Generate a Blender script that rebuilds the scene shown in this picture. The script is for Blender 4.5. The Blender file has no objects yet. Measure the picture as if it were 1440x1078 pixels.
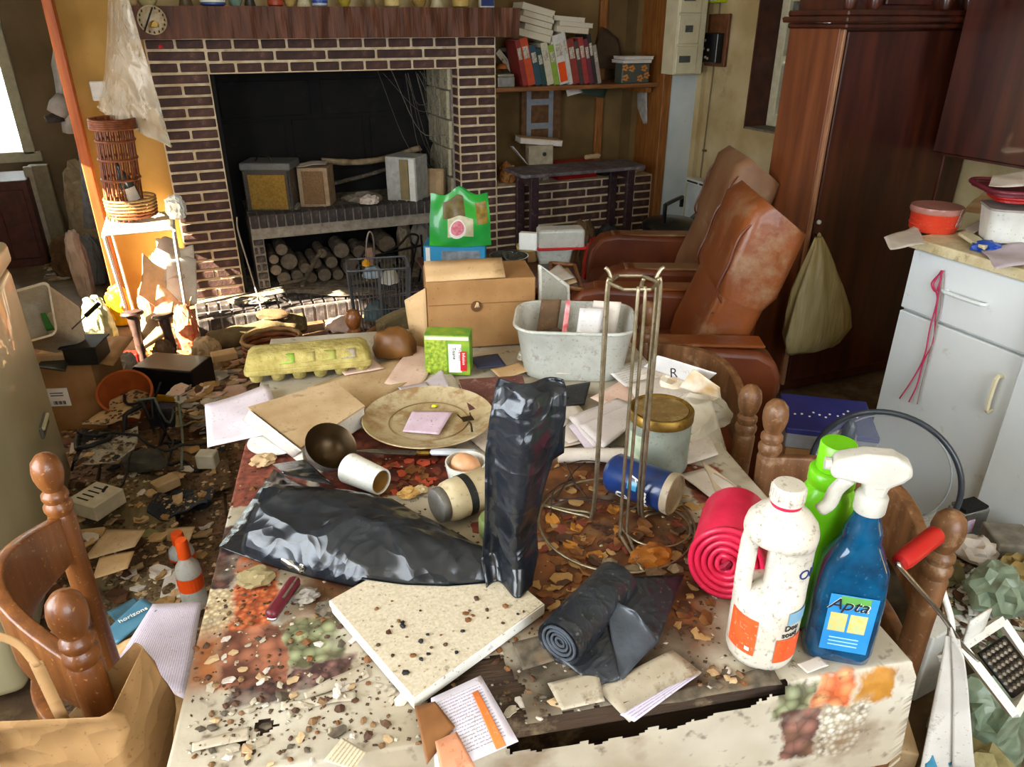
import bpy, bmesh, math, random
from mathutils import Vector, Matrix, noise
random.seed(7)
R = math.radians
scn = bpy.context.scene
COL = scn.collection
# ------------------------------------------------------------------ camera
F, PITCH, YAW, CAM = 1049.0, 25.9, -22.8, Vector((0, 0, 1.45))
cam_d = bpy.data.cameras.new('camera'); cam = bpy.data.objects.new('camera', cam_d); COL.objects.link(cam)
cam.location = CAM; cam.rotation_euler = (R(90 - PITCH), 0, R(YAW))
cam_d.sensor_fit = 'HORIZONTAL'; cam_d.sensor_width = 36; cam_d.lens = F / 1440 * 36
cam_d.clip_start = .02; cam_d.clip_end = 100
scn.camera = cam
# ------------------------------------------------------------------ sky, sun, window daylight, exposure
world = bpy.data.worlds.new('world'); scn.world = world; world.use_nodes = True
wn = world.node_tree; bg = wn.nodes['Background']
bg.inputs[0].default_value = (.78, .88, 1, 1); bg.inputs[1].default_value = 2.2
def lamp(name, kind, loc, rot, power, col, size=None):
    d = bpy.data.lights.new(name, kind); d.energy = power; d.color = col
    if kind == 'AREA':
        d.shape = 'RECTANGLE'; d.size, d.size_y = size
    o = bpy.data.objects.new(name, d); COL.objects.link(o); o.location = loc; o.rotation_euler = rot
    return o
SUN_DIR = Vector((1, .22, -.60))
sun = lamp('sun', 'SUN', (-4, 3, 4), SUN_DIR.to_track_quat('-Z', 'Y').to_euler(), 52, (1, .87, .66))
sun.data.angle = R(.6)
# daylight entering the four window openings (rotation turns -Z into the room)
lamp('daylight_left_window', 'AREA', (-1.30, .55, 1.45), (0, R(-90), 0), 58, (.84, .92, 1), (1.2, 1.5))
lamp('daylight_fireside_window', 'AREA', (-1.30, 3.62, 1.55), (0, R(-90), 0), 26, (1, .95, .86), (1.0, 1.0))
lamp('daylight_rear_window', 'AREA', (.55, -1.42, 1.55), (R(90), 0, 0), 44, (.86, .93, 1), (1.7, 1.3))
lamp('daylight_far_window', 'AREA', (-1.55, 6.42, 1.25), (R(-90), 0, 0), 30, (.95, .98, 1), (1.0, 1.2))
vs = scn.view_settings
vs.view_transform = 'Standard'; vs.look = 'None'; vs.gamma = 1; vs.use_curve_mapping = False
vs.exposure = .35
scn.cycles.max_bounces = 8; scn.cycles.transparent_max_bounces = 12
scn.cycles.sample_clamp_indirect = 6
scn.cycles.use_denoising = True

# ------------------------------------------------------------------ helpers
_CM = Matrix.Rotation(R(YAW), 3, 'Z') @ Matrix.Rotation(R(90 - PITCH), 3, 'X')
def ray(u, v): return _CM @ Vector(((u - 720) / F, (539 - v) / F, -1))
def Z(u, v, z=.75):
    d = ray(u, v); return CAM + d * ((z - CAM.z) / d.z)
def YP(u, v, y):
    d = ray(u, v); return CAM + d * (y / d.y)
def XP(u, v, x):
    d = ray(u, v); return CAM + d * (x / d.x)
def depth(p): return (_CM.transposed() @ (Vector(p) - CAM)).z * -1
def link(o, parent=None):
    COL.objects.link(o)
    if parent is not None: o.parent = parent
    return o
def tag(o, label=None, cat=None, group=None, kind=None):
    if label: o['label'] = label
    if cat: o['category'] = cat
    if group: o['group'] = group
    if kind: o['kind'] = kind
    return o
def thing(name, label, cat, loc=(0, 0, 0), rotz=0, group=None, rot=None):
    o = bpy.data.objects.new(name, None); o.empty_display_size = .05; link(o)
    o.location = loc; o.rotation_euler = rot if rot else (0, 0, R(rotz))
    return tag(o, label, cat, group)
def copy_tree(o, parent=None):
    c = o.copy(); COL.objects.link(c); c.parent = parent
    for ch in list(o.children): copy_tree(ch, c)
    return c

def nz(p, f=1.0, s=0): return noise.noise(Vector((p[0] * f + s * 13.1, p[1] * f + s * 7.7, p[2] * f - s * 3.3)))
class MB:
    def __init__(s): s.v = []; s.f = []; s.m = []; s.mi = 0
    def add(s, vs_, fs, mtx=None):
        n = len(s.v)
        s.v += [tuple(mtx @ Vector(p)) if mtx else tuple(p) for p in vs_]
        s.f += [tuple(i + n for i in f) for f in fs]; s.m += [s.mi] * len(fs)
        return s
    def box(s, c, d, mtx=None, ch=0):
        x, y, z = d[0] / 2, d[1] / 2, d[2] / 2
        if ch <= 0:
            vs_ = [(c[0] + i * x, c[1] + j * y, c[2] + k * z) for i in (-1, 1) for j in (-1, 1) for k in (-1, 1)]
            return s.add(vs_, [(0, 1, 3, 2), (4, 6, 7, 5), (0, 4, 5, 1), (2, 3, 7, 6), (0, 2, 6, 4), (1, 5, 7, 3)], mtx)
        bm = bmesh.new(); bmesh.ops.create_cube(bm, size=1)
        for v in bm.verts: v.co = Vector((v.co.x * d[0], v.co.y * d[1], v.co.z * d[2]))
        bmesh.ops.bevel(bm, geom=list(bm.edges), offset=min(ch, .49 * min(d)), segments=1 if ch < .006 else 3, profile=.5, affect='EDGES')
        bm.verts.index_update()
        vs_ = [tuple(v.co + Vector(c)) for v in bm.verts]; fs = [tuple(v.index for v in f.verts) for f in bm.faces]; bm.free()
        return s.add(vs_, fs, mtx)
    def lathe(s, prof, seg=20, mtx=None, sx=1, sy=1, cap=True):
        n = len(prof); vs_ = []
        for i in range(seg):
            a = 2 * math.pi * i / seg
            for r, z in prof: vs_.append((r * math.cos(a) * sx, r * math.sin(a) * sy, z))
        fs = []
        for i in range(seg):
            j = (i + 1) % seg
            for k in range(n - 1): fs.append((i * n + k, j * n + k, j * n + k + 1, i * n + k + 1))
        if cap and prof[0][0] > 1e-5: fs.append(tuple(i * n for i in range(seg))[::-1])
        if cap and prof[-1][0] > 1e-5: fs.append(tuple(i * n + n - 1 for i in range(seg)))
        return s.add(vs_, fs, mtx)
    def tube(s, path, r, seg=8, closed=False, mtx=None, flat=1):
        path = [Vector(p) for p in path]; n = len(path); vs_ = []; fs = []
        rr = r if isinstance(r, (list, tuple)) else [r] * n
        up = Vector((0, 0, 1)); prev = None
        for i, p in enumerate(path):
            a = path[(i - 1) % n] if (i or closed) else p
            b = path[(i + 1) % n] if (i < n - 1 or closed) else p
            t = (b - a)
            t = t.normalized() if t.length > 1e-9 else Vector((0, 0, 1))
            if prev is None:
                u = t.cross(up)
                if u.length < .05: u = t.cross(Vector((1, 0, 0)))
            else: u = prev - t * prev.dot(t)
            u = u.normalized(); prev = u; w = t.cross(u)
            for k in range(seg):
                an = 2 * math.pi * k / seg
                vs_.append(p + u * (math.cos(an) * rr[i]) + w * (math.sin(an) * rr[i] * flat))
        for i in range(n if closed else n - 1):
            j = (i + 1) % n
            for k in range(seg):
                l = (k + 1) % seg
                fs.append((i * seg + k, j * seg + k, j * seg + l, i * seg + l))
        if not closed:
            fs.append(tuple(range(seg))); fs.append(tuple(range((n - 1) * seg, n * seg))[::-1])
        return s.add(vs_, fs, mtx)
    def prism(s, poly, z0, z1, mtx=None):
        n = len(poly)
        a = sum(poly[i][0] * poly[(i + 1) % n][1] - poly[(i + 1) % n][0] * poly[i][1] for i in range(n))
        if a < 0: poly = poly[::-1]
        vs_ = [(p[0], p[1], z0) for p in poly] + [(p[0], p[1], z1) for p in poly]
        fs = [tuple(range(n))[::-1], tuple(range(n, 2 * n))] + [(i, (i + 1) % n, n + (i + 1) % n, n + i) for i in range(n)]
        return s.add(vs_, fs, mtx)
    def grid(s, fn, nu, nv, mtx=None, wrap=False):
        vs_ = [fn(i / nu, j / nv) for j in range(nv + 1) for i in range(nu + (0 if wrap else 1))]
        w = nu if wrap else nu + 1; fs = []
        for j in range(nv):
            for i in range(nu):
                k = (i + 1) % w if wrap else i + 1
                fs.append((j * w + i, j * w + k, (j + 1) * w + k, (j + 1) * w + i))
        return s.add(vs_, fs, mtx)
    def blob(s, d, sub=3, amp=.15, freq=3, seed=0, flat=.0, ridge=False, mtx=None):
        """lumpy closed shape, d = half sizes, resting on z=0"""
        bm = bmesh.new(); bmesh.ops.create_icosphere(bm, subdivisions=sub, radius=1); vs_ = []
        for v in bm.verts:
            p = v.co.copy()
            k = nz(p, freq, seed) + .5 * nz(p, freq * 2.3, seed + 5)
            if ridge: k = .6 - 2 * abs(k) 
            p *= 1 + amp * k
            z = p.z
            if z < -flat: z = -flat + (z + flat) * .12
            vs_.append((p.x * d[0], p.y * d[1], z * d[2]))
        zm = min(q[2] for q in vs_); bm.verts.index_update()
        fs = [tuple(v.index for v in f.verts) for f in bm.faces]; bm.free()
        return s.add([(x, y, z - zm) for x, y, z in vs_], fs, mtx)
    def build(s, name, mat, parent=None, smooth=False, loc=None, rot=None, solid=0, bevel=0, sub=0, seg=2):
        me = bpy.data.meshes.new(name); me.from_pydata(s.v, [], s.f)
        mats = mat if isinstance(mat, (list, tuple)) else [mat]
        for m in mats: me.materials.append(m)
        if len(mats) > 1: me.polygons.foreach_set('material_index', s.m)
        me.validate(); me.update()
        if smooth:
            me.polygons.foreach_set('use_smooth', [True] * len(me.polygons))
            if smooth != 'all' : me.set_sharp_from_angle(angle=R(38 if smooth is True else smooth))
        o = bpy.data.objects.new(name, me); link(o, parent)
        if loc is not None: o.location = loc
        if rot is not None: o.rotation_euler = rot
        if solid:
            md = o.modifiers.new('thickness', 'SOLIDIFY'); md.thickness = solid; md.offset = 0
        if bevel:
            md = o.modifiers.new('bevel', 'BEVEL'); md.width = bevel; md.segments = seg; md.limit_method = 'ANGLE'; md.angle_limit = R(35)
        if sub:
            md = o.modifiers.new('subdivide', 'SUBSURF'); md.levels = sub; md.render_levels = sub
        return o
def TR(x=0, y=0, z=0, rx=0, ry=0, rz=0):
    return Matrix.Translation((x, y, z)) @ Matrix.Rotation(R(rz), 4, 'Z') @ Matrix.Rotation(R(ry), 4, 'Y') @ Matrix.Rotation(R(rx), 4, 'X')
def bez(pts, n=8):
    """Catmull-Rom through points"""
    P = [Vector(p) for p in pts]; out = []
    for i in range(len(P) - 1):
        a = P[i - 1] if i else P[i] * 2 - P[i + 1]; b, c = P[i], P[i + 1]
        d = P[i + 2] if i + 2 < len(P) else P[i + 1] * 2 - P[i]
        for k in range(n):
            t = k / n
            out.append(.5 * (2 * b + (c - a) * t + (2 * a - 5 * b + 4 * c - d) * t * t + (3 * b - a - 3 * c + d) * t ** 3))
    return out + [P[-1]]
def rbox(w, d, r, n=5):
    """rounded rectangle outline"""
    out = []
    for cx, cy, a0 in ((w / 2 - r, d / 2 - r, 0), (-w / 2 + r, d / 2 - r, 90), (-w / 2 + r, -d / 2 + r, 180), (w / 2 - r, -d / 2 + r, 270)):
        for k in range(n + 1):
            a = R(a0 + 90 * k / n); out.append((cx + r * math.cos(a), cy + r * math.sin(a)))
    return out
def loft(sections, cap0=True, cap1=True):
    """sections: list of outlines (equal point counts) as 3-D points"""
    mb = MB(); n = len(sections[0]); vs_ = [p for s_ in sections for p in s_]; fs = []
    for j in range(len(sections) - 1):
        for i in range(n):
            k = (i + 1) % n; fs.append((j * n + i, j * n + k, (j + 1) * n + k, (j + 1) * n + i))
    if cap0: fs.append(tuple(range(n))[::-1])
    if cap1: fs.append(tuple(range((len(sections) - 1) * n, len(sections) * n)))
    return mb.add(vs_, fs)
def tub(w, d, h, wt=None, dt=None, r=.02, t=.003):
    """open box-like tub: outside walls up, rim, inside down"""
    wt, dt = wt or w, dt or d
    S = lambda W, D, z, rr: [(x, y, z) for x, y in rbox(W, D, max(rr, .002))]
    return loft([S(w, d, 0, r), S(wt, dt, h, r), S(wt + .006, dt + .006, h + .002, r), S(wt - 2 * t, dt - 2 * t, h, r - t), S(w - 2 * t, d - 2 * t, t, r - t)])
# ------------------------------------------------------------------ materials
_M = {}
BIG = {'wallpaper', 'alcove_wall', 'ochre_wall', 'far_room_wall', 'ceiling_paint', 'floor_grout', 'far_floor', 'mahogany', 'mahogany_lit', 'white_enamel', 'cream_enamel', 'mantel_wood', 'brick', 'sooty_brick', 'mortar', 'soot', 'tan_leather', 'dark_tan_leather', 'dusty_leather', 'black_bin_liner', 'clear_bag_film', 'heater_panel', 'pvc_trim', 'orange_wood', 'mound', 'cloth_cream', 'cloth_clean', 'cloth_stain', 'cloth_mould', 'rotten_wood', 'green_bag', 'yellow_film'}
def rgb(h):
    h = h.lstrip('#'); c = [int(h[i:i + 2], 16) / 255 for i in (0, 2, 4)]
    return tuple((x / 12.92 if x <= .04045 else ((x + .055) / 1.055) ** 2.4) for x in c) + (1,)
def mat(name, col, rough=.6, col2=None, scale=12, bump=0, bscale=60, metal=0, trans=0, ior=1.45, alpha=1, dirt=0, dcol='#3a2a1c',
        dscale=9, stretch=(1, 1, 1), coat=0, rand=0, emit=0, spec=.5, detail=6, crumple=0, cstr=.5):
    """procedural principled: two-tone noise, a dirt layer, bump and per-object shade variation"""
    if name in _M: return _M[name]
    if name not in BIG: scale, dscale = scale * 2.2, dscale * 3.2
    m = bpy.data.materials.new(name); m.use_nodes = True; nt = m.node_tree; N, L = nt.nodes, nt.links
    p = N['Principled BSDF']
    p.inputs['Roughness'].default_value = rough; p.inputs['Metallic'].default_value = metal
    p.inputs['IOR'].default_value = ior; p.inputs['Transmission Weight'].default_value = trans
    p.inputs['Alpha'].default_value = alpha; p.inputs['Coat Weight'].default_value = coat
    p.inputs['Specular IOR Level'].default_value = spec
    tc = N.new('ShaderNodeTexCoord'); mp = N.new('ShaderNodeMapping'); mp.inputs['Scale'].default_value = stretch
    L.new(tc.outputs['Object'], mp.inputs[0])
    c1 = rgb(col); c2 = rgb(col2) if col2 else tuple(x * .78 for x in c1[:3]) + (1,)
    nt1 = N.new('ShaderNodeTexNoise'); nt1.inputs['Scale'].default_value = scale; nt1.inputs['Detail'].default_value = detail
    L.new(mp.outputs[0], nt1.inputs['Vector'])
    cr = N.new('ShaderNodeValToRGB'); cr.color_ramp.elements[0].position = .35; cr.color_ramp.elements[1].position = .68
    cr.color_ramp.elements[0].color = c2; cr.color_ramp.elements[1].color = c1
    L.new(nt1.outputs['Fac'], cr.inputs[0]); out = cr.outputs[0]
    if dirt:
        n2 = N.new('ShaderNodeTexNoise'); n2.inputs['Scale'].default_value = dscale; n2.inputs['Detail'].default_value = 9
        n2.inputs['Roughness'].default_value = .7
        L.new(tc.outputs['Object'], n2.inputs['Vector'])
        r2 = N.new('ShaderNodeValToRGB'); lo = .675 - .32 * dirt
        r2.color_ramp.elements[0].position = lo; r2.color_ramp.elements[1].position = lo + .14
        r2.color_ramp.elements[0].color = (0, 0, 0, 1); r2.color_ramp.elements[1].color = (.85,) * 3 + (1,)
        L.new(n2.outputs['Fac'], r2.inputs[0])
        mx = N.new('ShaderNodeMixRGB'); L.new(r2.outputs[0], mx.inputs[0]); L.new(out, mx.inputs[1]); mx.inputs[2].default_value = rgb(dcol)
        out = mx.outputs[0]
        if name not in BIG:      # fine fly-specks and dust
            n4 = N.new('ShaderNodeTexNoise'); n4.inputs['Scale'].default_value = 170; n4.inputs['Detail'].default_value = 2; L.new(tc.outputs['Object'], n4.inputs['Vector'])
            r4 = N.new('ShaderNodeValToRGB'); r4.color_ramp.elements[0].position = .655; r4.color_ramp.elements[1].position = .70; r4.color_ramp.elements[0].color = (0, 0, 0, 1); r4.color_ramp.elements[1].color = (.55,) * 3 + (1,)
            L.new(n4.outputs['Fac'], r4.inputs[0]); m4 = N.new('ShaderNodeMixRGB'); L.new(r4.outputs[0], m4.inputs[0]); L.new(out, m4.inputs[1]); m4.inputs[2].default_value = rgb(dcol); out = m4.outputs[0]
    if rand:
        oi = N.new('ShaderNodeObjectInfo'); hs = N.new('ShaderNodeHueSaturation')
        ma = N.new('ShaderNodeMapRange'); ma.inputs['To Min'].default_value = 1 - rand; ma.inputs['To Max'].default_value = 1 + rand
        L.new(oi.outputs['Random'], ma.inputs[0]); L.new(ma.outputs[0], hs.inputs['Value']); L.new(out, hs.inputs['Color']); out = hs.outputs[0]
    L.new(out, p.inputs['Base Color'])
    if emit:
        L.new(out, p.inputs['Emission Color']); p.inputs['Emission Strength'].default_value = emit
    if crumple:      # creased film or paper: facets between folds
        wn_ = N.new('ShaderNodeTexNoise'); wn_.inputs['Scale'].default_value = crumple * .6; L.new(tc.outputs['Object'], wn_.inputs['Vector'])
        mw = N.new('ShaderNodeMixRGB'); mw.inputs[0].default_value = .12; L.new(tc.outputs['Object'], mw.inputs[1]); L.new(wn_.outputs['Color'], mw.inputs[2])
        vo = N.new('ShaderNodeTexVoronoi'); vo.inputs['Scale'].default_value = crumple; L.new(mw.outputs[0], vo.inputs['Vector'])
        v2 = N.new('ShaderNodeTexVoronoi'); v2.inputs['Scale'].default_value = crumple * 2.7; L.new(mw.outputs[0], v2.inputs['Vector'])
        ad = N.new('ShaderNodeMath'); ad.operation = 'MULTIPLY_ADD'; ad.inputs[1].default_value = .3; L.new(v2.outputs['Distance'], ad.inputs[0]); L.new(vo.outputs['Distance'], ad.inputs[2])
        b = N.new('ShaderNodeBump'); b.inputs['Strength'].default_value = cstr; b.inputs['Distance'].default_value = .35 / crumple
        L.new(ad.outputs[0], b.inputs['Height']); L.new(b.outputs[0], p.inputs['Normal'])
    elif bump:
        n3 = N.new('ShaderNodeTexNoise'); n3.inputs['Scale'].default_value = bscale; n3.inputs['Detail'].default_value = 5
        L.new(mp.outputs[0], n3.inputs['Vector'])
        b = N.new('ShaderNodeBump'); b.inputs['Strength'].default_value = bump; b.inputs['Distance'].default_value = .01
        L.new(n3.outputs['Fac'], b.inputs['Height']); L.new(b.outputs[0], p.inputs['Normal'])
    _M[name] = m
    return m
def pmat(name, col, rough=.5, **k): return mat(name, col, rough, **k)
WALL = mat('wallpaper', '#cdbb90', .85, col2='#b39c6c', scale=5, dirt=.25, dcol='#8d744a', dscale=3, bump=.08, bscale=180)
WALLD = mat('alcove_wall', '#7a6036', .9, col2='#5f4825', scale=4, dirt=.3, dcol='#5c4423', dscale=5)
OCHRE = mat('ochre_wall', '#b9924f', .85, col2='#9c7838', scale=4, dirt=.2, dcol='#7e5d28', dscale=4, bump=.05, bscale=150)
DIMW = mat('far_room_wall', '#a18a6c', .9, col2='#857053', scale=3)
CEIL = mat('ceiling_paint', '#d9cdb4', .9, col2='#c5b799', scale=3)
FLOOR = mat('floor_tile', '#8a5a40', .6, col2='#6a3e2b', scale=6, dirt=.8, dcol='#6b573d', dscale=4, rand=.12)
GROUT = mat('floor_grout', '#665038', .95, col2='#4c3a28', scale=8, dirt=.6, dcol='#7d6a4c', dscale=5, bump=.3)
FARFLOOR = mat('far_floor', '#7a6c58', .7, col2='#5f5342', scale=5, dirt=.5, dcol='#8b7d66', dscale=3)
BRICK = mat('brick', '#583a31', .75, col2='#3d2a26', scale=20, dirt=.3, dcol='#7a6259', dscale=22, bump=.25, bscale=120, rand=.22)
BRICKD = mat('sooty_brick', '#4b4442', .75, col2='#34302f', scale=22, dirt=.35, dcol='#857b77', dscale=20, bump=.25, rand=.2)
MORTAR = mat('mortar', '#e2cfae', .9, col2='#c6b08b', scale=25, dirt=.2, dcol='#8d7857', dscale=10, bump=.3, bscale=90)
MORTARD = mat('sooty_mortar', '#9a9188', .9, col2='#776e66', scale=20, dirt=.3, dcol='#4a423c', dscale=12, bump=.3)
SOOT = mat('soot', '#15110e', .9, col2='#0b0908', scale=8, dirt=.3, dcol='#25201c', dscale=6, bump=.2)
FIREST = mat('firebrick', '#c9c2a6', .85, col2='#a49b7d', scale=10, dirt=.45, dcol='#332d26', dscale=7, rand=.15)
CONC = mat('concrete', '#a8a195', .9, col2='#8a8376', scale=14, dirt=.35, dcol='#524a41', dscale=8)
BEAM = mat('mantel_wood', '#6d3d22', .6, col2='#45230f', scale=7, stretch=(3.5, 1, .6), bump=.8, bscale=11, dirt=.12, dcol='#271309', dscale=6)
ORANGEW = mat('orange_wood', '#b86430', .5, col2='#96491f', scale=6, stretch=(6, 6, .6))
SHELFW = mat('shelf_wood', '#8b5a2e', .55, col2='#6b3f1d', scale=5, stretch=(.7, 6, 6), dirt=.2, dcol='#3b2412')
POSTW = mat('post_wood', '#99612c', .55, col2='#774517', scale=5, stretch=(6, 6, .7))
DKWOOD = mat('mahogany', '#4d2213', .32, col2='#2e120b', scale=4, stretch=(5, 5, .5), coat=.25, dirt=.08, dcol='#1c0c08')
LITWOOD = mat('mahogany_lit', '#7c4524', .4, col2='#5c2e15', scale=4, stretch=(5, 5, .5), coat=.2, dirt=.12, dcol='#8d5a34')  # lighter copy of mahogany: window light on the side panel put into colour
CHAIRW = mat('chair_wood', '#7d4a20', .4, col2='#5c3213', scale=5, stretch=(5, 5, .4), coat=.2, bump=.1, bscale=40, dirt=.1, dcol='#a97a4a')
CHAIRD = mat('dusty_chair_wood', '#7d5534', .5, col2='#573519', scale=5, stretch=(5, 5, .6), coat=.1, dirt=.35, dcol='#96795a', dscale=10)
LEATHER = mat('tan_leather', '#8a4a20', .38, col2='#713914', scale=5, bump=.12, bscale=70, dirt=.5, dcol='#9a7a5a', dscale=4, coat=.1)
LEATHD = mat('dark_tan_leather', '#73391a', .42, col2='#552510', scale=5, bump=.1, bscale=70, dirt=.15, dcol='#8d6746', dscale=4)
PVC = mat('pvc_trim', '#d4dcdb', .5, col2='#bcc6c6', scale=4, dirt=.15, dcol='#9b9583')
IVORY = mat('ivory_plastic', '#d8cfae', .5, col2='#c9bf9b', scale=5, dirt=.15, dcol='#9d8e66')
WHITEM = mat('white_enamel', '#dfe3e2', .35, col2='#cfd5d6', scale=3, dirt=.22, dcol='#a99c80', dscale=14, coat=.2)
CREAMM = mat('cream_enamel', '#d5cfb0', .4, col2='#c0b890', scale=3, dirt=.25, dcol='#998b62', dscale=4, coat=.2)
WHITE = mat('white_plastic', '#e4e4de', .45, col2='#d3d2c9', scale=8, dirt=.25, dcol='#9b9076', dscale=14)
DWHITE = mat('dirty_white_plastic', '#cec8bc', .42, col2='#bdb4a3', scale=9, dirt=.4, dcol='#6f5c45', dscale=26, coat=.15)
PAPER = mat('paper', '#cfc6bc', .85, col2='#bdb0a3', scale=7, dirt=.25, dcol='#a98f72', dscale=9)
LILAC = mat('lilac_paper', '#c9bec8', .85, col2='#b8aab3', scale=6, dirt=.25, dcol='#ab8f82', dscale=8)
PINKP = mat('pink_paper', '#dcbfb0', .85, col2='#cba894', scale=6, dirt=.3, dcol='#99785c', dscale=7)
TANP = mat('tan_paper', '#c4a983', .85, col2='#ab8c63', scale=6, dirt=.3, dcol='#7d5f3c', dscale=8)
CARD = mat('cardboard', '#a17849', .8, col2='#8b6337', scale=5, dirt=.15, dcol='#6d4520', dscale=6, bump=.05, bscale=100)
CARDL = mat('light_cardboard', '#c8a77c', .8, col2='#b28e60', scale=5, dirt=.2, dcol='#8a683c', dscale=6)
KRAFT = mat('kraft_paper', '#9f7a4d', .8, col2='#866338', scale=4, dirt=.12, dcol='#6d4824', dscale=5, crumple=8, cstr=.6)
BLACKP = mat('black_plastic', '#16171a', .28, col2='#0e0f11', scale=6, dirt=.12, dcol='#3a342d', dscale=10, coat=.1)
BAGBLK = mat('black_bin_liner', '#14171b', .22, col2='#1d2127', scale=5, crumple=13, cstr=.55, coat=.15)
BAGGRY = mat('grey_bin_liner', '#24272c', .33, col2='#17191c', scale=6, crumple=26, cstr=.3, dirt=.1, dcol='#54504a')
BLACKM = mat('matt_black', '#1b1a1a', .6, col2='#111010', scale=9, dirt=.2, dcol='#4a4038')
IRON = mat('wrought_iron', '#1c1b1c', .5, metal=.6, dirt=.3, dcol='#4c443c')
STEEL = mat('steel_wire', '#a79b83', .38, col2='#85795f', metal=.85, scale=30, dirt=.25, dcol='#5b4528', dscale=30)
CHROME = mat('chrome', '#b9b7b2', .22, metal=.95, dirt=.15, dcol='#5a4a36')
PEWTER = mat('pewter', '#4d3a22', .38, col2='#33240f', metal=.7, scale=8, dirt=.2, dcol='#3a2d1c')
PEWOUT = mat('pewter_outside', '#8d8a83', .45, metal=.6, col2='#6a665e', dirt=.35, dcol='#4d4333', dscale=15)
BRASS = mat('brass_lid', '#8f7130', .4, metal=.75, col2='#6d5220', dirt=.4, dcol='#4d3a20', dscale=18)
GLASS = mat('clear_glass', '#dfe6e0', .06, trans=1, ior=1.3, col2='#cfd8d0')
FROST = mat('cloudy_glass', '#aab0a3', .3, trans=.45, ior=1.3, col2='#8f9688', dirt=.35, dcol='#77715c', dscale=14)
CLEARP = mat('clear_plastic', '#d6d3c6', .2, alpha=.38, col2='#c3bfae', dirt=.25, dcol='#93886c', bump=.2, bscale=20, coat=.3)
CLEARB = mat('clear_bag_film', '#d8d0bd', .16, alpha=.45, col2='#c4b89f', crumple=14, cstr=.9, coat=.5)
MILKY = mat('milky_plastic', '#d2d3cb', .35, alpha=.6, col2='#bfc0b4', dirt=.4, dcol='#8d7d62', dscale=8)
BIN = mat('bag_milky_film', '#c3b893', .4, alpha=.86, col2='#a5976c', bump=.3, bscale=25, dirt=.2, dcol='#7a6a44')
CERAM = mat('white_ceramic', '#e3e3dc', .22, col2='#d4d3c8', scale=5, dirt=.2, dcol='#a08a63', dscale=9, coat=.4)
DCERAM = mat('dusty_ceramic', '#c4b595', .45, col2='#ab966e', scale=3, dirt=.65, dcol='#8d6b40', dscale=7)
EGG = mat('egg_shell', '#d8a67e', .45, col2='#cc946a', scale=30)
TERRA = mat('terracotta', '#b3581f', .6, col2='#954414', scale=6, dirt=.2, dcol='#6a3013')
BOARD = mat('speckled_board', '#cbbfa8', .6, col2='#b5a78d', scale=120, dirt=.22, dcol='#5c432c', dscale=24)
CLOTH1 = mat('brown_cloth', '#6b5138', .95, col2='#4c3723', scale=6, bump=.4, bscale=30, dirt=.3, dcol='#8b7350')
CLOTH2 = mat('olive_cloth', '#7a6a4a', .95, col2='#5b4d32', scale=6, bump=.4, bscale=30, dirt=.3, dcol='#99845d')
CLOTH3 = mat('navy_cloth', '#33383f', .95, col2='#202429', scale=6, bump=.4, bscale=30, dirt=.2, dcol='#5a5246')
GREYC = mat('grey_cloth', '#9d958b', .95, col2='#7e766c', scale=5, bump=.3, bscale=24)
LOGB = mat('bark', '#6f6456', .9, col2='#4b4238', scale=9, stretch=(1, 1, 4), bump=.5, bscale=24, dirt=.3, dcol='#a39786', rand=.25)
LOGE = mat('log_end', '#84786a', .9, col2='#625748', scale=14, dirt=.25, dcol='#5b4c3a', rand=.2)
ASH = mat('ash', '#8f8678', .95, col2='#5c5448', scale=14, dirt=.4, dcol='#332d26', dscale=10, bump=.6, bscale=40)
WICKER = mat('wicker', '#8a4a26', .55, col2='#64300f', scale=20, rand=.1)
WICKL = mat('pale_wicker', '#b08a5a', .6, col2='#8c6a3e', scale=20)
RED = mat('red_plastic', '#b81f1c', .35, col2='#9c1614', scale=6, dirt=.15, dcol='#7a2a20')
PINK = mat('hot_pink_film', '#e02a4f', .35, col2='#bd1b3c', scale=8, bump=.2, bscale=30)
CORAL = mat('coral_plastic', '#d4442b', .35, col2='#c03720', scale=5, dirt=.15, dcol='#a6786a')
LIME = mat('lime_plastic', '#72c811', .32, col2='#62b40a', scale=4, coat=.2)
BLUE = mat('blue_plastic', '#2450b0', .4, col2='#1b3d8c', scale=6)
BLUEL = mat('blue_liquid', '#0a557e', .1, trans=.3, ior=1.3, col2='#06304f', coat=.5, dirt=.1, dcol='#3f6a86')
CYAN = mat('cyan_box', '#3b9cc7', .4, col2='#2a86b4', scale=5)
YELLOW = mat('yellow_plastic', '#d99a10', .4, col2='#c08308', scale=5, dirt=.15, dcol='#7d5a12')
ORANGE = mat('orange_plastic', '#e8571c', .35, col2='#d5470f', scale=5)
GREEN = mat('green_print', '#2f9a34', .45, col2='#1f7d28', scale=5)
EGGC = mat('egg_carton_pulp', '#b5a562', .9, col2='#958443', scale=18, bump=.4, bscale=90, dirt=.25, dcol='#7d6a3a', dscale=8)
INK = mat('black_ink', '#1d1c22', .7, col2='#15141a')
NAVY = mat('navy_ink', '#20306a', .6, col2='#1a2858')
PINKINK = mat('pink_ink', '#d03a7a', .7, col2='#c02c6a')
ORINK = mat('orange_ink', '#df7a3a', .7, col2='#d66d2c', dirt=.2, dcol='#c99a7c')
REDINK = mat('red_ink', '#c9202a', .6, col2='#b5161f')
WHINK = mat('white_ink', '#eeeae2', .6, col2='#e2dcd0')
GREYINK = mat('grey_ink', '#8f8788', .8, col2='#7d7677')
WOODD = mat('rotten_wood', '#4c3826', .85, col2='#2e2015', scale=6, stretch=(.6, 5, 5), bump=.4, bscale=30, dirt=.35, dcol='#8d7a5c', dscale=12)
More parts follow.
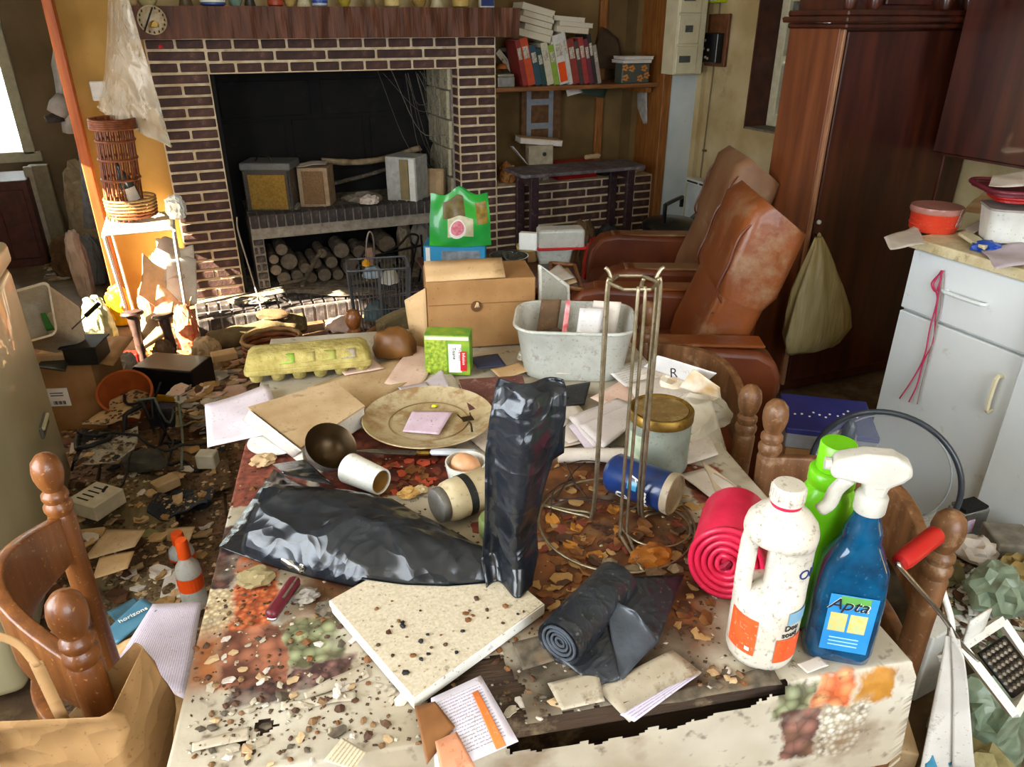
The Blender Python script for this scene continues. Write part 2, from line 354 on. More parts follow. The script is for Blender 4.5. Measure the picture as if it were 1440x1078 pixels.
CRUMB = mat('crumbs', '#8a6a45', .9, col2='#5b412a', scale=20, rand=.35)
RUBBLE = mat('grey_rubble', '#8b8070', .9, col2='#5d5548', scale=18, bump=.4, rand=.3)
# ------------------------------------------------------------------ setting
def struct(name, mb, m, parent=None, **k):
    o = mb.build(name, m, parent, **k)
    if parent is None: o['kind'] = 'structure'
    return o
def holed_wall(mb, a0, a1, z0, z1, holes, fn):
    """cells of a wall between a0..a1, z0..z1 leaving the holes (a,b,z,zz) open; fn(a,b,z,zz) adds one cell"""
    xs = sorted({a0, a1, *[h[0] for h in holes], *[h[1] for h in holes]}); zs = sorted({z0, z1, *[h[2] for h in holes], *[h[3] for h in holes]})
    for i in range(len(xs) - 1):
        for j in range(len(zs) - 1):
            cx, cz = (xs[i] + xs[i + 1]) / 2, (zs[j] + zs[j + 1]) / 2
            if any(h[0] < cx < h[1] and h[2] < cz < h[3] for h in holes): continue
            fn(xs[i], xs[i + 1], zs[j], zs[j + 1])
CEILZ = 2.4
fl = struct('floor', MB().box((.9, 1.55, -.05), (4.6, 6.1, .1)), GROUT)
tile_me = MB().box((0, 0, 0), (.192, .192, .012), ch=.003).build('tile', FLOOR, fl)
first = True
for i in range(-5, 8):
    for j in range(0, 10):
        x, y = i * .2 + .02, 2.0 + j * .2
        if y > 3.8 or x < -1.05 + .1 or x > 1.3: continue
        o = tile_me if first else link(tile_me.copy(), fl); first = False
        o.location = (x, y, .004 + random.uniform(-.0015, .0015)); o.rotation_euler = (0, 0, R(random.choice((0, 90, 180))))
struct('floor_far_room', MB().box((-1.2, 5.5, -.05), (2.8, 1.8, .1)), FARFLOOR)
struct('ceiling', MB().box((.4, 2.55, CEILZ + .05), (6.4, 8.2, .1)), CEIL)
w = MB(); holed_wall(w, -1.5, 4.5, 0, CEILZ, [(-.2, 1.3, .85, 2.05), (3.3, 4.22, .5, 1.3)], lambda a, b, z, zz: w.box((-1.225, (a + b) / 2, (z + zz) / 2), (.15, b - a, zz - z)))
struct('wall_left', w, WALL)
struct('sun_block_roof', MB().box((-2.75, .35, 2.2), (2.9, 3.6, .08)), CEIL)  # unseen slab added outside to keep the sun out of the left window
w = MB(); holed_wall(w, -1.3, 3.3, 0, CEILZ, [(-.3, 1.4, .9, 2.2)], lambda a, b, z, zz: w.box(((a + b) / 2, -1.425, (z + zz) / 2), (b - a, .15, zz - z)))
struct('wall_front', w, WALL)
# right wall with its deep window niche
NY0, NY1, NZ0 = 2.95, 3.67, .89
w = MB(); holed_wall(w, -1.5, 4.75, 0, CEILZ, [(NY0, NY1, NZ0, 1.95)], lambda a, b, z, zz: w.box((3.13, (a + b) / 2, (z + zz) / 2), (.26, b - a, zz - z)))
wr = struct('wall_right', w, WALL)
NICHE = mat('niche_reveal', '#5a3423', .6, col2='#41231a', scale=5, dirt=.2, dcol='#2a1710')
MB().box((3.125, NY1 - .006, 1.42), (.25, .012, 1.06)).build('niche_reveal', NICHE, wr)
MB().box((3.13, (NY0 + NY1) / 2, NZ0 + .006), (.26, NY1 - NY0 - .024, .012)).build('niche_sill', mat('niche_sill', '#7b7261', .7, dirt=.4, dcol='#3b342a'), wr)
win = thing('window_2', None, None, (3.165, (NY0 + NY1) / 2, NZ0 + .012)); win['kind'] = 'structure'
CRFR = mat('cream_frame', '#d9d2b4', .5, col2='#c8bf9c', dirt=.15, dcol='#a59a72')
hw = (NY1 - NY0) / 2 - .014
for (y, z, dy, dz) in ((0, .03, hw * 2, .06), (0, .98, hw * 2, .06), (hw - .03, .5, .06, .9), (-hw + .03, .5, .06, .9), (hw - .30, .5, .05, .9)):
    MB().box((0, y, z), (.04, dy, dz), ch=.004).build('frame', CRFR, win)
for z in (.36, .66): MB().box((.002, 0, z), (.03, hw * 2 - .1, .03), ch=.003).build('glazing_bar', CRFR, win)
for k, (z, dz) in enumerate(((.2, .27), (.51, .27), (.82, .26))):
    for y, dy in ((hw - .165, .23), (-.16, .3)): MB().box((.008, y, z), (.005, dy, dz)).build('pane', mat('dull_pane', '#6d706a', .15, col2='#55574f', dirt=.3, dcol='#b1ac96', dscale=5), win)
MB().box((-.03, hw - .05, .56), (.03, .012, .012), ch=.003).build('latch', CHROME, win)
# back of the room
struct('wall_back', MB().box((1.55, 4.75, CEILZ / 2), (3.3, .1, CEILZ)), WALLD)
OX0, OX1 = -.45, -.085
struct('wall_fireside', MB().box(((OX0 + OX1) / 2, 4.55, CEILZ / 2), (OX1 - OX0, .3, CEILZ)), OCHRE)
struct('trim_1', MB().box((OX0 - .022, 4.52, CEILZ / 2), (.044, .42, CEILZ), ch=.004), ORANGEW)
struct('wall_partition', MB().box((-1.2, 4.55, CEILZ / 2), (.3, .1, CEILZ)), WALL)
# dim room beyond the doorway
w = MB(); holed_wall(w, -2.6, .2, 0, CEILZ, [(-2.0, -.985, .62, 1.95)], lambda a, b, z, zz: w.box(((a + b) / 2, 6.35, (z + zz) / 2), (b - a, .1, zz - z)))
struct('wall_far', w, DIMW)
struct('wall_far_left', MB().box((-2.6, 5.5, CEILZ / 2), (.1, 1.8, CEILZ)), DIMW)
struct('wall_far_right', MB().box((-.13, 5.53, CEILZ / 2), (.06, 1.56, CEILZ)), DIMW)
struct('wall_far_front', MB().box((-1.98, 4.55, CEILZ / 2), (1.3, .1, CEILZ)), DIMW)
win = thing('window_1', None, None, (-1.49, 6.28, .62)); win['kind'] = 'structure'
for (x, z, dx, dz) in ((0, -.02, 1.09, .07), (0, 1.32, 1.09, .07), (.475, .66, .07, 1.33), (-.475, .66, .07, 1.33), (.24, .66, .05, 1.33)):
    MB().box((x, 0, z), (dx, .06, dz), ch=.004).build('frame', CRFR, win)
for x, dx in ((-.1, .62), (.36, .19)): MB().box((x, .02, .66), (dx, .006, 1.26)).build('pane', GLASS, win)
# pvc strip and edge trims beside the alcove
struct('trim_2', MB().box((2.89, 4.14, CEILZ / 2), (.215, .03, CEILZ), ch=.004), PVC)
struct('trim_3', MB().box((2.985, 4.1, CEILZ / 2), (.03, .05, CEILZ)), WALL)
# ------------------------------------------------------------------ fireplace
fp = thing('fireplace', 'wide brick fireplace with sooty firebox, log store and hewn wooden mantel beam', 'fireplace', (0, 0, 0))
FX0, FX1, OI0, OI1, FY, OT = -.1, 1.64, .16, 1.42, 4.135, 1.22
MZ0 = 1.376
for nm, x0, x1, z0, z1, y1, m in (('pillar_core', FX0, OI0, 0, MZ0, 4.68, MORTAR), ('pillar_core', OI1, FX1, 0, MZ0, 4.68, MORTAR), ('lintel_core', OI0, OI1, OT, MZ0, 4.25, MORTAR),
                              ('chimney_breast', FX0, FX1, MZ0, CEILZ, 4.69, WALL)):
    yy = FY if nm != 'chimney_breast' else 4.3
    MB().box(((x0 + x1) / 2, (yy + y1) / 2, (z0 + z1) / 2), (x1 - x0, y1 - yy, z1 - z0)).build(nm, m, fp)
_bm = {}
def brick(L, H, D, parent, loc, m=BRICK, rz=0, name='brick'):
    key = (round(L, 3), round(H, 3), round(D, 3), m.name)
    if key not in _bm:
        o = MB().box((0, 0, 0), (L, D, H), ch=.0035).build(name, m, parent); _bm[key] = o.data
    else:
        o = link(bpy.data.objects.new(name, _bm[key]), parent)
    o.location = Vector(loc) + Vector((0, random.uniform(-.0015, .0015), 0)); o.rotation_euler = (0, R(random.uniform(-.4, .4)), R(rz + random.uniform(-.3, .3)))
    return o
CH = .0505
def courses(parent, x0, x1, z0, z1, y, pattern, m=BRICK, ch=CH, D=.024, joint=.012):
    """rows of bricks on a wall facing -Y; pattern(row) -> list of brick lengths as fractions of x1-x0"""
    r, z = 0, z0
    while z + ch * .6 < z1:
        x = x0; W = x1 - x0
        for fr in pattern(r):
            L = fr * W; brick(L - joint, ch - joint, D, parent, (x + L / 2, y + D / 2 - .005, z + ch / 2), m); x += L
        z += ch; r += 1
pil = lambda r: (1,) if r % 2 else (.5, .5)
courses(fp, FX0, OI0, .115, MZ0, FY, pil); courses(fp, OI1, FX1, .115, MZ0, FY, pil)
courses(fp, OI0, OI1, OT, MZ0, FY, lambda r: [.1] * 10 if r % 2 == 0 else [.05] + [.2] * 4 + [.15], ch=.052)
# inner reveal of the right pillar: brick ends, then pale firebricks
for k in range(24): brick(.07, CH - .012, .01, fp, (OI1 - .002, FY + .045, .14 + CH * k + .002), BRICK, 90)
MB().box((.79, 4.65, .66), (1.26, .04, 1.2)).build('firebox_back', SOOT, fp)
MB().box((OI0 + .01, 4.4, .66), (.02, .5, 1.2)).build('firebox_side', SOOT, fp)
MB().box((OI1 - .006, 4.44, .66), (.012, .42, 1.2)).build('firebox_side', MORTARD, fp)
MB().box((.79, 4.47, OT + .02), (1.26, .42, .04)).build('smoke_hood', SOOT, fp)
for r_, hs in enumerate((.155,) * 5):
    z = .46 + r_ * .158
    for c_ in range(3):
        y = 4.25 + c_ * .135 + (.03 if r_ % 2 else 0); 
        if y > 4.58: continue
        brick(.128, .15, .02, fp, (OI1 - .02, y + .04, z + .09), FIREST, 90, 'firebrick')
for k, (x, z, w_, h_) in enumerate(((.36, .8, .36, .3), (.78, .8, .42, .3), (1.2, .8, .36, .3), (.45, 1.06, .5, .2), (1.0, 1.06, .5, .2))):
    MB().box((x, 4.625, z), (w_ - .012, .014, h_ - .012), ch=.004).build('fireback_plate', SOOT, fp)
# raised hearth shelf with rowlock bricks, concrete beam, pier
MB().box((.83, 4.37, .43), (1.18, .46, .06)).build('hearth_beam', CONC, fp)
MB().box((.83, 4.40, .49), (1.18, .40, .06)).build('hearth_slab', ASH, fp)
n = 26
MB().box((.83, 4.165, .492), (1.18, .07, .064)).build('mortar_bed', MORTARD, fp)
for i in range(n):
    L = 1.18 / n; brick(L - .008, .07, .09, fp, (.24 + L * (i + .5), 4.165, .497), BRICKD)
MB().box((.27, 4.38, .26), (.06, .42, .28)).build('pier_core', MORTARD, fp)
courses(fp, .24, .30, .12, .40, 4.17, lambda r: (1,) if r % 2 else (.45, .55), BRICKD, ch=.047)
MB().box((1.36, 4.38, .26), (.12, .42, .28)).build('pier_core', MORTARD, fp)
courses(fp, 1.30, 1.42, .12, .40, 4.17, lambda r: (1,) if r % 2 else (.55, .45), BRICKD, ch=.047)
MB().box((.84, 4.60, .25), (1.0, .04, .3)).build('log_store_back', SOOT, fp)
# low hearth: two brick steps
MB().box((.77, 4.25, .05), (1.74, .80, .1)).build('hearth_base', MORTARD, fp)
MB().box((.77, 4.29, .108), (1.72, .66, .016)).build('hearth_top', ASH, fp)
n = 30
for i in range(n):
    L = 1.74 / n; brick(L - .009, .088, .03, fp, (FX0 + L * (i + .5), 3.85 + .008, .05), BRICKD)
    brick(L - .009, .03, .055, fp, (FX0 + L * (i + .5), 3.885, .098), BRICKD)
    brick(L - .009, .03, .07, fp, (FX0 + L * (i + .5), 3.985, .112), BRICKD)
# hewn mantel beam
def beam():
    mb = MB(); x0, x1, y0, y1, z0, z1 = -.16, 1.725, 4.0, 4.52, MZ0, 1.512; nx, nzz = 96, 8
    def fn(i, j):
        a = x0 + (x1 - x0) * i; t = j * 4
        # wrap around front: bottom back -> bottom front -> top front -> top back
        if t < 1: y, z = y1 + (y0 - y1) * t, z0
        elif t < 3: y, z = y0, z0 + (z1 - z0) * (t - 1) / 2
        else: y, z = y0 + (y1 - y0) * (t - 3), z1
        if .9 < t < 3.1: y += .009 * nz((a * 16, z * 9, 0), 1, 2) + .006 * nz((a * 40, z * 6, 1), 1, 3); z += .004 * nz((a * 6, t, 0), 1, 4)
        return (a, y, z)
    mb.grid(fn, nx, 16)
    for i in (0, nx): mb.f.append(tuple(j * (nx + 1) + i for j in range(17))); mb.m.append(0)
    return mb
beam().build('mantel_beam', BEAM, fp)
# cobweb strands in the firebox corner
WEB = mat('cobweb', '#8d877c', .9, col2='#6f695f', alpha=.8)
cw = thing('cobweb', 'grey cobweb strands sagging across the upper corner of the sooty firebox', 'cobweb', (1.36, 4.2, 1.18))
for k in range(16):
    a = Vector((random.uniform(-.32, -.02), random.uniform(0, .25), random.uniform(-.0, .03))); b = Vector((.04, random.uniform(.0, .3), random.uniform(-.62, -.04)))
    m_ = (a + b) / 2 + Vector((random.uniform(-.05, .08), 0, -.05 - .1 * random.random()))
    MB().tube(bez([a, m_, b], 5), random.uniform(.0006, .0022), 4).build('strand', WEB, cw)
# ------------------------------------------------------------------ alcove right of the fireplace
AX0, AX1 = FX1, 2.72
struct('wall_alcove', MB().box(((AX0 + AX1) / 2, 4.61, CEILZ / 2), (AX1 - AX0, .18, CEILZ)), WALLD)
struct('trim_4', MB().box((AX1 + .03, 4.26, CEILZ / 2), (.06, .3, CEILZ), ch=.004), POSTW)
struct('trim_5', MB().box((2.50, 4.5, CEILZ / 2), (.05, .03, CEILZ), ch=.003), POSTW)
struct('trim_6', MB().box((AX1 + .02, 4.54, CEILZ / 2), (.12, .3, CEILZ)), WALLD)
sh = thing('wall_shelf', 'brown wooden shelf board in the alcove carrying the row of books', 'shelf', ((AX0 + AX1) / 2, 4.33, 1.09))
MB().box((0, 0, .012), (AX1 - AX0 - .004, .36, .024), ch=.003).build('board', SHELFW, sh)
MB().box((.49, 0, -.02), (.03, .3, .03), ch=.003).build('batten', POSTW, sh)
MB().box((-.52, 0, -.02), (.03, .3, .03), ch=.003).build('batten', POSTW, sh)
lb = thing('brick_bench', 'low dark brick bench wall at the foot of the alcove', 'brick wall', (0, 0, 0))
BZ = .57
MB().box(((AX0 + AX1) / 2, 4.325, BZ / 2), (AX1 - AX0 - .006, .35, BZ)).build('mortar_core', MORTAR, lb)
def benchp(r): return (.12, .22, .22, .22, .22) if r % 2 else (.22, .22, .22, .22, .12)
courses(lb, AX0 + .004, AX1 - .004, .012, BZ, 4.15, benchp, ch=.0505)
# ------------------------------------------------------------------ dining table frame (world place of its near edge)
NR_, NL_ = Z(1275, 930), Z(235, 1105)
_e = (NR_ - NL_); TW = _e.length; TANG = math.degrees(math.atan2(_e.y, _e.x)); TL = 1.2
_ex = _e.normalized(); _ey = Vector((-_ex.y, _ex.x, 0))
TC = NL_ + _ex * TW / 2 + _ey * TL / 2; TC.z = 0
def tloc(u, v):
    d = Z(u, v, .752) - TC; return (d.dot(_ex), d.dot(_ey))
dt = thing('dining_table', 'wooden dining table buried under clutter and a torn printed cloth', 'table', TC, TANG)
MB().box((0, 0, .735), (TW - .012, TL - .012, .028), ch=.006).build('tabletop', WOODD, dt)
for sx in (-1, 1):
    MB().box((sx * (TW / 2 - .05), 0, .68), (.022, TL - .14, .08)).build('apron', WOODD, dt)
    MB().box((0, sx * (TL / 2 - .05), .68), (TW - .14, .022, .08)).build('apron', WOODD, dt)
    for sy in (-1, 1):
        MB().lathe([(.02, 0), (.03, .05), (.024, .12), (.034, .3), (.026, .52), (.036, .58), (.036, .72)], 14, TR(sx * (TW / 2 - .055), sy * (TL / 2 - .055))).build('leg', CHAIRD, dt, smooth=True)
# ------------------------------------------------------------------ turned wooden chairs
def post_prof():
    return [(.016, 0), (.02, .1), (.021, .44), (.023, .47), (.021, .5), (.0205, .72), (.0225, .79), (.0195, .797), (.0235, .806), (.0235, .812), (.0185, .819), (.022, .826), (.0215, .832), (.015, .838),
            (.0205, .848), (.0245, .862), (.0245, .874), (.0215, .886), (.013, .895), (0, .899)]
def make_chair(label, p0, p1, face, m=CHAIRW, group=None, H=.9, rails=True):
    """p0, p1: floor points of the two back posts; face: +1 or -1 picks which side the seat lies"""
    a, b = Vector((p0.x, p0.y, 0)), Vector((p1.x, p1.y, 0)); c = (a + b) / 2; w = (b - a).length
    ang = math.degrees(math.atan2((b - a).y, (b - a).x)); 
    t = thing('dining_chair', label, 'chair', c, ang if face > 0 else ang + 180, group)
    h = w / 2; k = H / .9
    for s in (-1, 1): MB().lathe([(r * .84, z * k) for r, z in post_prof()], 18, TR(s * h, 0, 0)).build('post', m, t, smooth=True)
    def rail(zc, hh, bow, crest):
        def fn(i, j):
            x = -h + 2 * h * i; s_ = math.sin(math.pi * i); y = -bow * s_
            z = zc + (j - .5) * (hh * (1 + .5 * s_ if crest else 1)) + (.022 * s_ if crest else -.01 * s_)
            return (x, y, z)
        mb = MB().grid(fn, 18, 4); return mb
    for nm, zc, hh in (('crest_rail', .755, .075), ('slat', .625, .055)):
        rail(zc * k, hh, .075, nm == 'crest_rail').build(nm, m, t, smooth='all', solid=.018, bevel=.003)
    MB().prism([(-h - .01, -.01), (h + .01, -.01), (h + .02, .34), (-h - .02, .34)], .43 * k, .465 * k).build('seat', WICKL, t, bevel=.008)
    for s in (-1, 1):
        MB().lathe([(.015, 0), (.02, .1), (.017, .2), (.022, .4), (.02, .44)], 12, TR(s * h, .31, 0)).build('leg', m, t, smooth=True)
        MB().tube([(s * h, 0, .2), (s * h, .31, .2)], .009, 8).build('stretcher', m, t, smooth=True)
    MB().tube([(-h, .31, .26), (h, .31, .26)], .009, 8).build('stretcher', m, t, smooth=True)
    return t
make_chair('honey-coloured turned wooden chair with a paper bag hung on one post', Z(84, 830, .9), Z(58, 636, .9), -1)
make_chair('dusty turned wooden chair beside the table with the dark blue box behind it', Z(1095, 560, .9), Z(1342, 716, .9), -1, CHAIRD)
make_chair('dusty turned wooden chair between the table and the leather armchair, papers heaped on its back', TC + _ex * .450 + _ey * (.98 - TL / 2), TC + _ex * .474 + _ey * (.525 - TL / 2), -1, CHAIRD, H=.87)
make_chair('turned wooden chair at the table head behind the egg carton, cloth over it', Z(495, 434, .78), Z(495, 434, .78) + Vector((.38, -.04, 0)), -1, CHAIRW, H=.78)
# ------------------------------------------------------------------ reclining leather armchairs
def make_armchair(label, loc, rz, mats, group):
    M1, M2 = mats
    t = thing('leather_armchair', label, 'armchair', loc, rz, group)
    W, A = .64, .115
    MB().box((0, .20, .19), (W - 2 * A, .5, .22), ch=.01).build('base', M2, t, smooth=True)
    MB().box((0, .24, .36), (W - 2 * A - .01, .48, .13), ch=.035).build('seat_cushion', M2, t, smooth=True)
    for s in (-1, 1):
        prof = [(-.16, .06), (.42, .06), (.47, .2), (.49, .40), (.475, .49), (.43, .55), (.36, .565), (-.10, .545), (-.155, .515), (-.18, .46)]
        mb = MB().prism(prof, -A / 2, A / 2, Matrix(((0, 0, 1, s * (W / 2 - A / 2)), (1, 0, 0, 0), (0, 1, 0, 0), (0, 0, 0, 1))))
        a_ = mb.build('armrest', M2, t, smooth=40, bevel=.02, seg=3)
        MB().box((s * (W / 2 - A / 2), .13, .558), (A - .03, .5, .012), TR(0, 0, 0, 0, 0, 0), ch=.005).build('arm_pad', M1, a_, smooth=True)
    # reclined back: lofted slab
    def slab(pts, w0, w1, th, m, nm, r=.045):
        sec = []
        for i, (y, z) in enumerate(pts):
            f_ = i / (len(pts) - 1); w_ = w0 + (w1 - w0) * f_; th_ = th * (1 if 0 < i < len(pts) - 1 else .8)
            a0, a1 = Vector(pts[max(0, i - 1)]), Vector(pts[min(len(pts) - 1, i + 1)]); d = (a1 - a0).normalized(); n_ = Vector((-d.y, d.x))
            sec.append([(px, y + n_.x * py, z + n_.y * py) for px, py in rbox(w_, th_, min(r, th_ * .45))])
        return loft(sec).build(nm, m, t, smooth=60)
    WB = W - .25
    bk = slab([(.04, .38), (.01, .46), (-.05, .62), (-.09, .74), (-.12, .83)], WB, WB, .16, M1, 'backrest')
    hd = slab([(-.058, .655), (-.078, .70), (-.10, .77), (-.125, .85), (-.14, .905), (-.155, .925)], WB + .01, WB - .02, .2, M1, 'headrest')
    for z0 in (.52, .62): MB().tube([(-WB / 2 + .01, .015 - (z0 - .45) * .33 + .066, z0), (WB / 2 - .01, .015 - (z0 - .45) * .33 + .066, z0)], .003, 6).build('seam', M2, bk)
    for s in (-1, 1): MB().tube(bez([(s * (WB / 2 - .012), -.0, .655), (s * (WB / 2 - .012), .02, .7), (s * (WB / 2 - .012), -.005, .78), (s * (WB / 2 - .014), -.03, .87), (s * (WB / 2 - .02), -.09, .93)], 4), .0045, 6).build('piping', M2, hd)
    for s in (-1, 1):
        for y in (0, .4): MB().lathe([(.018, 0), (.022, .08)], 10, TR(s * .24, y)).build('foot', DKWOOD, t)
    return t
make_armchair('tan leather armchair with worn headrest, its arm nearest the wooden chairs', (1.545, 1.95, 0), 64, (LEATHER, LEATHD), None)
make_armchair('dusty tan leather armchair with debris on its seat, beside the wardrobe and wall heater', (2.0, 2.60, 0), 66, (mat('dusty_leather', '#8d6a4c', .55, col2='#6d4526', scale=5, dirt=.3, dcol='#a58f76', dscale=5), LEATHD), None)
for k in range(26):
    o = MB().blob((.022 + .02 * random.random(), .02, .012), 1, .4, 2, k).build('rubble_scrap', mat('seat_debris', '#4c4a48', .9, col2='#2e2c2b', rand=.6), None, loc=(1.62 + random.random() * .36, 2.34 + random.random() * .3, .425 + .012 * (k % 3)))
    tag(o, 'small dark scrap of debris on the seat of the dusty armchair', 'debris', 'debris on the armchair seat')
# ------------------------------------------------------------------ wardrobe
WY, WX0, WX1 = 2.18, 2.146, 2.81
wd = thing('wardrobe', 'tall dark mahogany wardrobe with carved upper part and a bag hung on its door', 'wardrobe', (0, 0, 0))
MB().box(((WX0 + WX1) / 2, WY + .135, .73), (WX1 - WX0 - .02, .23, 1.42)).build('carcass', DKWOOD, wd)
MB().box((WX0 + .006, WY + .13, .73), (.014, .25, 1.42), ch=.003).build('side_panel', LITWOOD, wd)
dr = MB().box(((WX0 + WX1) / 2 + .008, WY + .008, .745), (WX1 - WX0 - .05, .024, 1.35), ch=.004).build('door', DKWOOD, wd)
STRIP = mat('lit_edge_wood', '#a87a55', .45, col2='#83573a', scale=5, stretch=(5, 5, .6))  # paler tone paints the light caught along the door edge
MB().box((WX0 + .012, WY - .001, .745), (.014, .02, 1.36), ch=.003).build('edge_strip', STRIP, wd)
MB().box((WX1 - .012, WY + .004, .745), (.02, .03, 1.36), ch=.003).build('edge_strip', DKWOOD, wd)
kp = YP(1154, 313, WY - .02)
MB().lathe([(.004, 0), (.004, .012), (.009, .018), (.008, .026), (0, .029)], 12, TR(kp.x, kp.y + .03, kp.z, 90)).build('knob', CERAM, dr, smooth=True)
MB().tube([(kp.x - .003, WY, kp.z - .045), (kp.x - .003, WY - .03, kp.z - .045)], .003, 6).build('key', BRASS, dr)
for z in (1.36, .25): MB().lathe([(.006, 0), (.006, .06)], 8, TR(WX1 - .03, WY - .008, z)).build('hinge', CHROME, dr)
for z, dx, dz in ((1.435, .03, .018), (1.455, .06, .02), (1.475, .035, .02)):
    MB().box(((WX0 + WX1) / 2 - .0, WY + .11, z), (WX1 - WX0 + dx, .26 + dx, dz), ch=.005).build('cornice', DKWOOD, wd)
MB().box(((WX0 + WX1) / 2, WY + .13, 1.86), (WX1 - WX0 - .03, .22, .75)).build('upper_carcass', DKWOOD, wd)
for x in (WX0 + .03, WX0 + .14, WX1 - .18, WX1 - .06): MB().lathe([(.018, 0), (.026, .03), (.02, .09), (.028, .3), (.02, .6), (.026, .72)], 12, TR(x, WY + .01, 1.487)).build('colonnette', DKWOOD, wd, smooth=True)
cp = MB().box((WX0 + .30, WY + .013, 1.72), (.22, .016, .44), ch=.004).build('carved_panel', DKWOOD, wd)
for k in range(18):
    a = k * 2.4; r = .02 + .004 * k
    MB().blob((.016, .008, .012), 1, .3, 3, k).build('carving', LITWOOD, cp, loc=(WX0 + .30 + r * math.cos(a), WY + .003, 1.56 + abs(r * math.sin(a)) * 1.0))
# dark cupboards right of the wardrobe
cb = thing('dark_cupboard', 'recessed dark wooden cupboard between the wardrobe and the room wall', 'cupboard', (2.922, 2.36, 0))
MB().box((0, 0, .75), (.145, .24, 1.5)).build('body', DKWOOD, cb); MB().box((-.005, -.125, .76), (.12, .016, 1.44), ch=.003).build('door', DKWOOD, cb)
MB().box((0, 0, 1.515), (.15, .27, .03), ch=.004).build('cornice', DKWOOD, cb); MB().box((.0, .0, 1.95), (.145, .2, .83)).build('upper_part', DKWOOD, cb)
cb = thing('wall_cupboard', 'dark wooden wall cupboard hung above the white kitchen units', 'cupboard', (2.82, 1.62, .99))
MB().box((.0, 0, .45), (.34, .98, .9)).build('body', DKWOOD, cb)
for s in (-1, 1):
    d_ = MB().box((-.178, s * .245, .45), (.018, .48, .88), ch=.004).build('door', DKWOOD, cb); MB().lathe([(.006, 0), (.01, .02), (0, .024)], 10, TR(-.186, s * .04, .2, 0, -90)).build('knob', BRASS, d_)
# ------------------------------------------------------------------ white kitchen units, worktop, freezer
KX = 1.89
def unit(label, x, y0, y1, group=None, drawer=True, h=.86):
    t = thing('kitchen_unit', label, 'cabinet', (x, (y0 + y1) / 2, 0), 0, group); L = y1 - y0
    MB().box((.29, 0, h / 2 + .03), (.54, L, h - .06)).build('body', WHITEM, t)
    MB().box((.32, 0, .03), (.5, L - .01, .06)).build('plinth', mat('plinth', '#a08c70', .7, dirt=.3), t)
    zt = h - .185 if drawer else h
    d_ = MB().box((.008, 0, (zt + .06) / 2 + .002), (.02, L - .006, zt - .068), ch=.003).build('door', WHITEM, t)
    MB().tube(bez([(-.002, -L / 2 + .045, zt - .17), (-.024, -L / 2 + .045, zt - .165), (-.024, -L / 2 + .045, zt - .075), (-.002, -L / 2 + .045, zt - .07)], 3), .006, 6).build('handle', IVORY, d_)
    if drawer:
        d_ = MB().box((.008, 0, h - .09), (.02, L - .006, .176), ch=.003).build('drawer', WHITEM, t)
        MB().tube(bez([(-.002, .06, h - .085), (-.022, .055, h - .085), (-.022, -.055, h - .085), (-.002, -.06, h - .085)], 3), .006, 6).build('handle', WHITEM, d_)
    return t
KY1 = XP(1286, 345, KX).y; KYM = KY1 - .40
unit('white kitchen base unit with a drawer, pink string hanging from its drawer handle', KX, KYM, KY1)
unit('white kitchen base unit set forward beside the stringed one', KX - .03, KYM - .42, KYM - .004, None, False, .84)
wt = MB().prism([(KX - .015, KYM - .43), (KX - .015, KY1 + .01), (2.46, KY1 + .01), (2.46, KYM - .43)], .862, .892).build('worktop', mat('worktop', '#d6c9a4', .5, col2='#bfae84', dirt=.35, dcol='#86714d', dscale=7), None, bevel=.004)
tag(wt, 'stained cream worktop slab on top of the white kitchen units', 'worktop')
fz = thing('chest_freezer', 'cream white chest freezer with a recessed handle against the side wall', 'freezer', (-.84, 2.13, 0))
MB().box((0, 0, .40), (.56, 1.04, .76), ch=.03).build('body', CREAMM, fz, smooth=True)
MB().box((0, 0, .815), (.575, 1.06, .07), ch=.018).build('lid', CREAMM, fz, smooth=True)
hp = XP(60, 598, -.56)
h_ = MB().box((.283, hp.y - 2.13, hp.z), (.012, .12, .04), ch=.005).build('handle_plate', mat('handle_plate', '#6d6a5c', .5), fz)
MB().box((.29, hp.y - 2.13, hp.z + .012), (.012, .11, .012), ch=.004).build('grip', CREAMM, h_)
# ------------------------------------------------------------------ things on the walls
hp0, hp1 = XP(988, 258, 3.0), XP(1040, 278, 3.0)
ht = thing('wall_heater', 'white electric panel heater mounted low on the wallpapered wall', 'heater', (2.955, (hp0.y + hp1.y) / 2 - .02, .12))
MB().box((0, 0, .2), (.07, .52, .4), ch=.008).build('panel', mat('heater_panel', '#cfd6d6', .45, col2='#bdc6c8', dirt=.15, dcol='#8d8a7a'), ht)
g = MB().box((0, 0, .415), (.085, .53, .035), ch=.006).build('grille', WHITE, ht)
for k in range(4): MB().box((-.043, -.195 + k * .13, .415), (.004, .11, .01)).build('slot', BLACKM, g)
ex = YP(946, 50, 4.05)
ep = thing('fuse_box', 'ivory electrical fuse box with three rows of breakers beside the bookshelf', 'fuse box', (2.80, 4.055, 1.165))
MB().box((0, 0, .33), (.20, .13, .66), ch=.006).build('case', IVORY, ep)
for k in range(4):
    c_ = MB().box((-.02, -.068, .08 + k * .16), (.145, .012, .15), ch=.004).build('cover', IVORY, ep)
    MB().box((-.035 + (.012 if k % 2 else 0), -.075, .085 + k * .16), (.075 if k % 2 == 0 else .05, .006, .036)).build('breaker_row', mat('breaker_window', '#54524e', .3, dirt=.3, dcol='#b7b2a4', dscale=40), c_)
sx = XP(1004, 62, 2.98)
sb = thing('switch_board', 'black switch box with dials recessed in a brown wooden wall board', 'switch box', (2.985, sx.y, sx.z))
MB().box((0, 0, .02), (.02, .24, .28), ch=.003).build('back_board', mat('brown_board', '#7a4a2a', .6, col2='#5f371d'), sb)
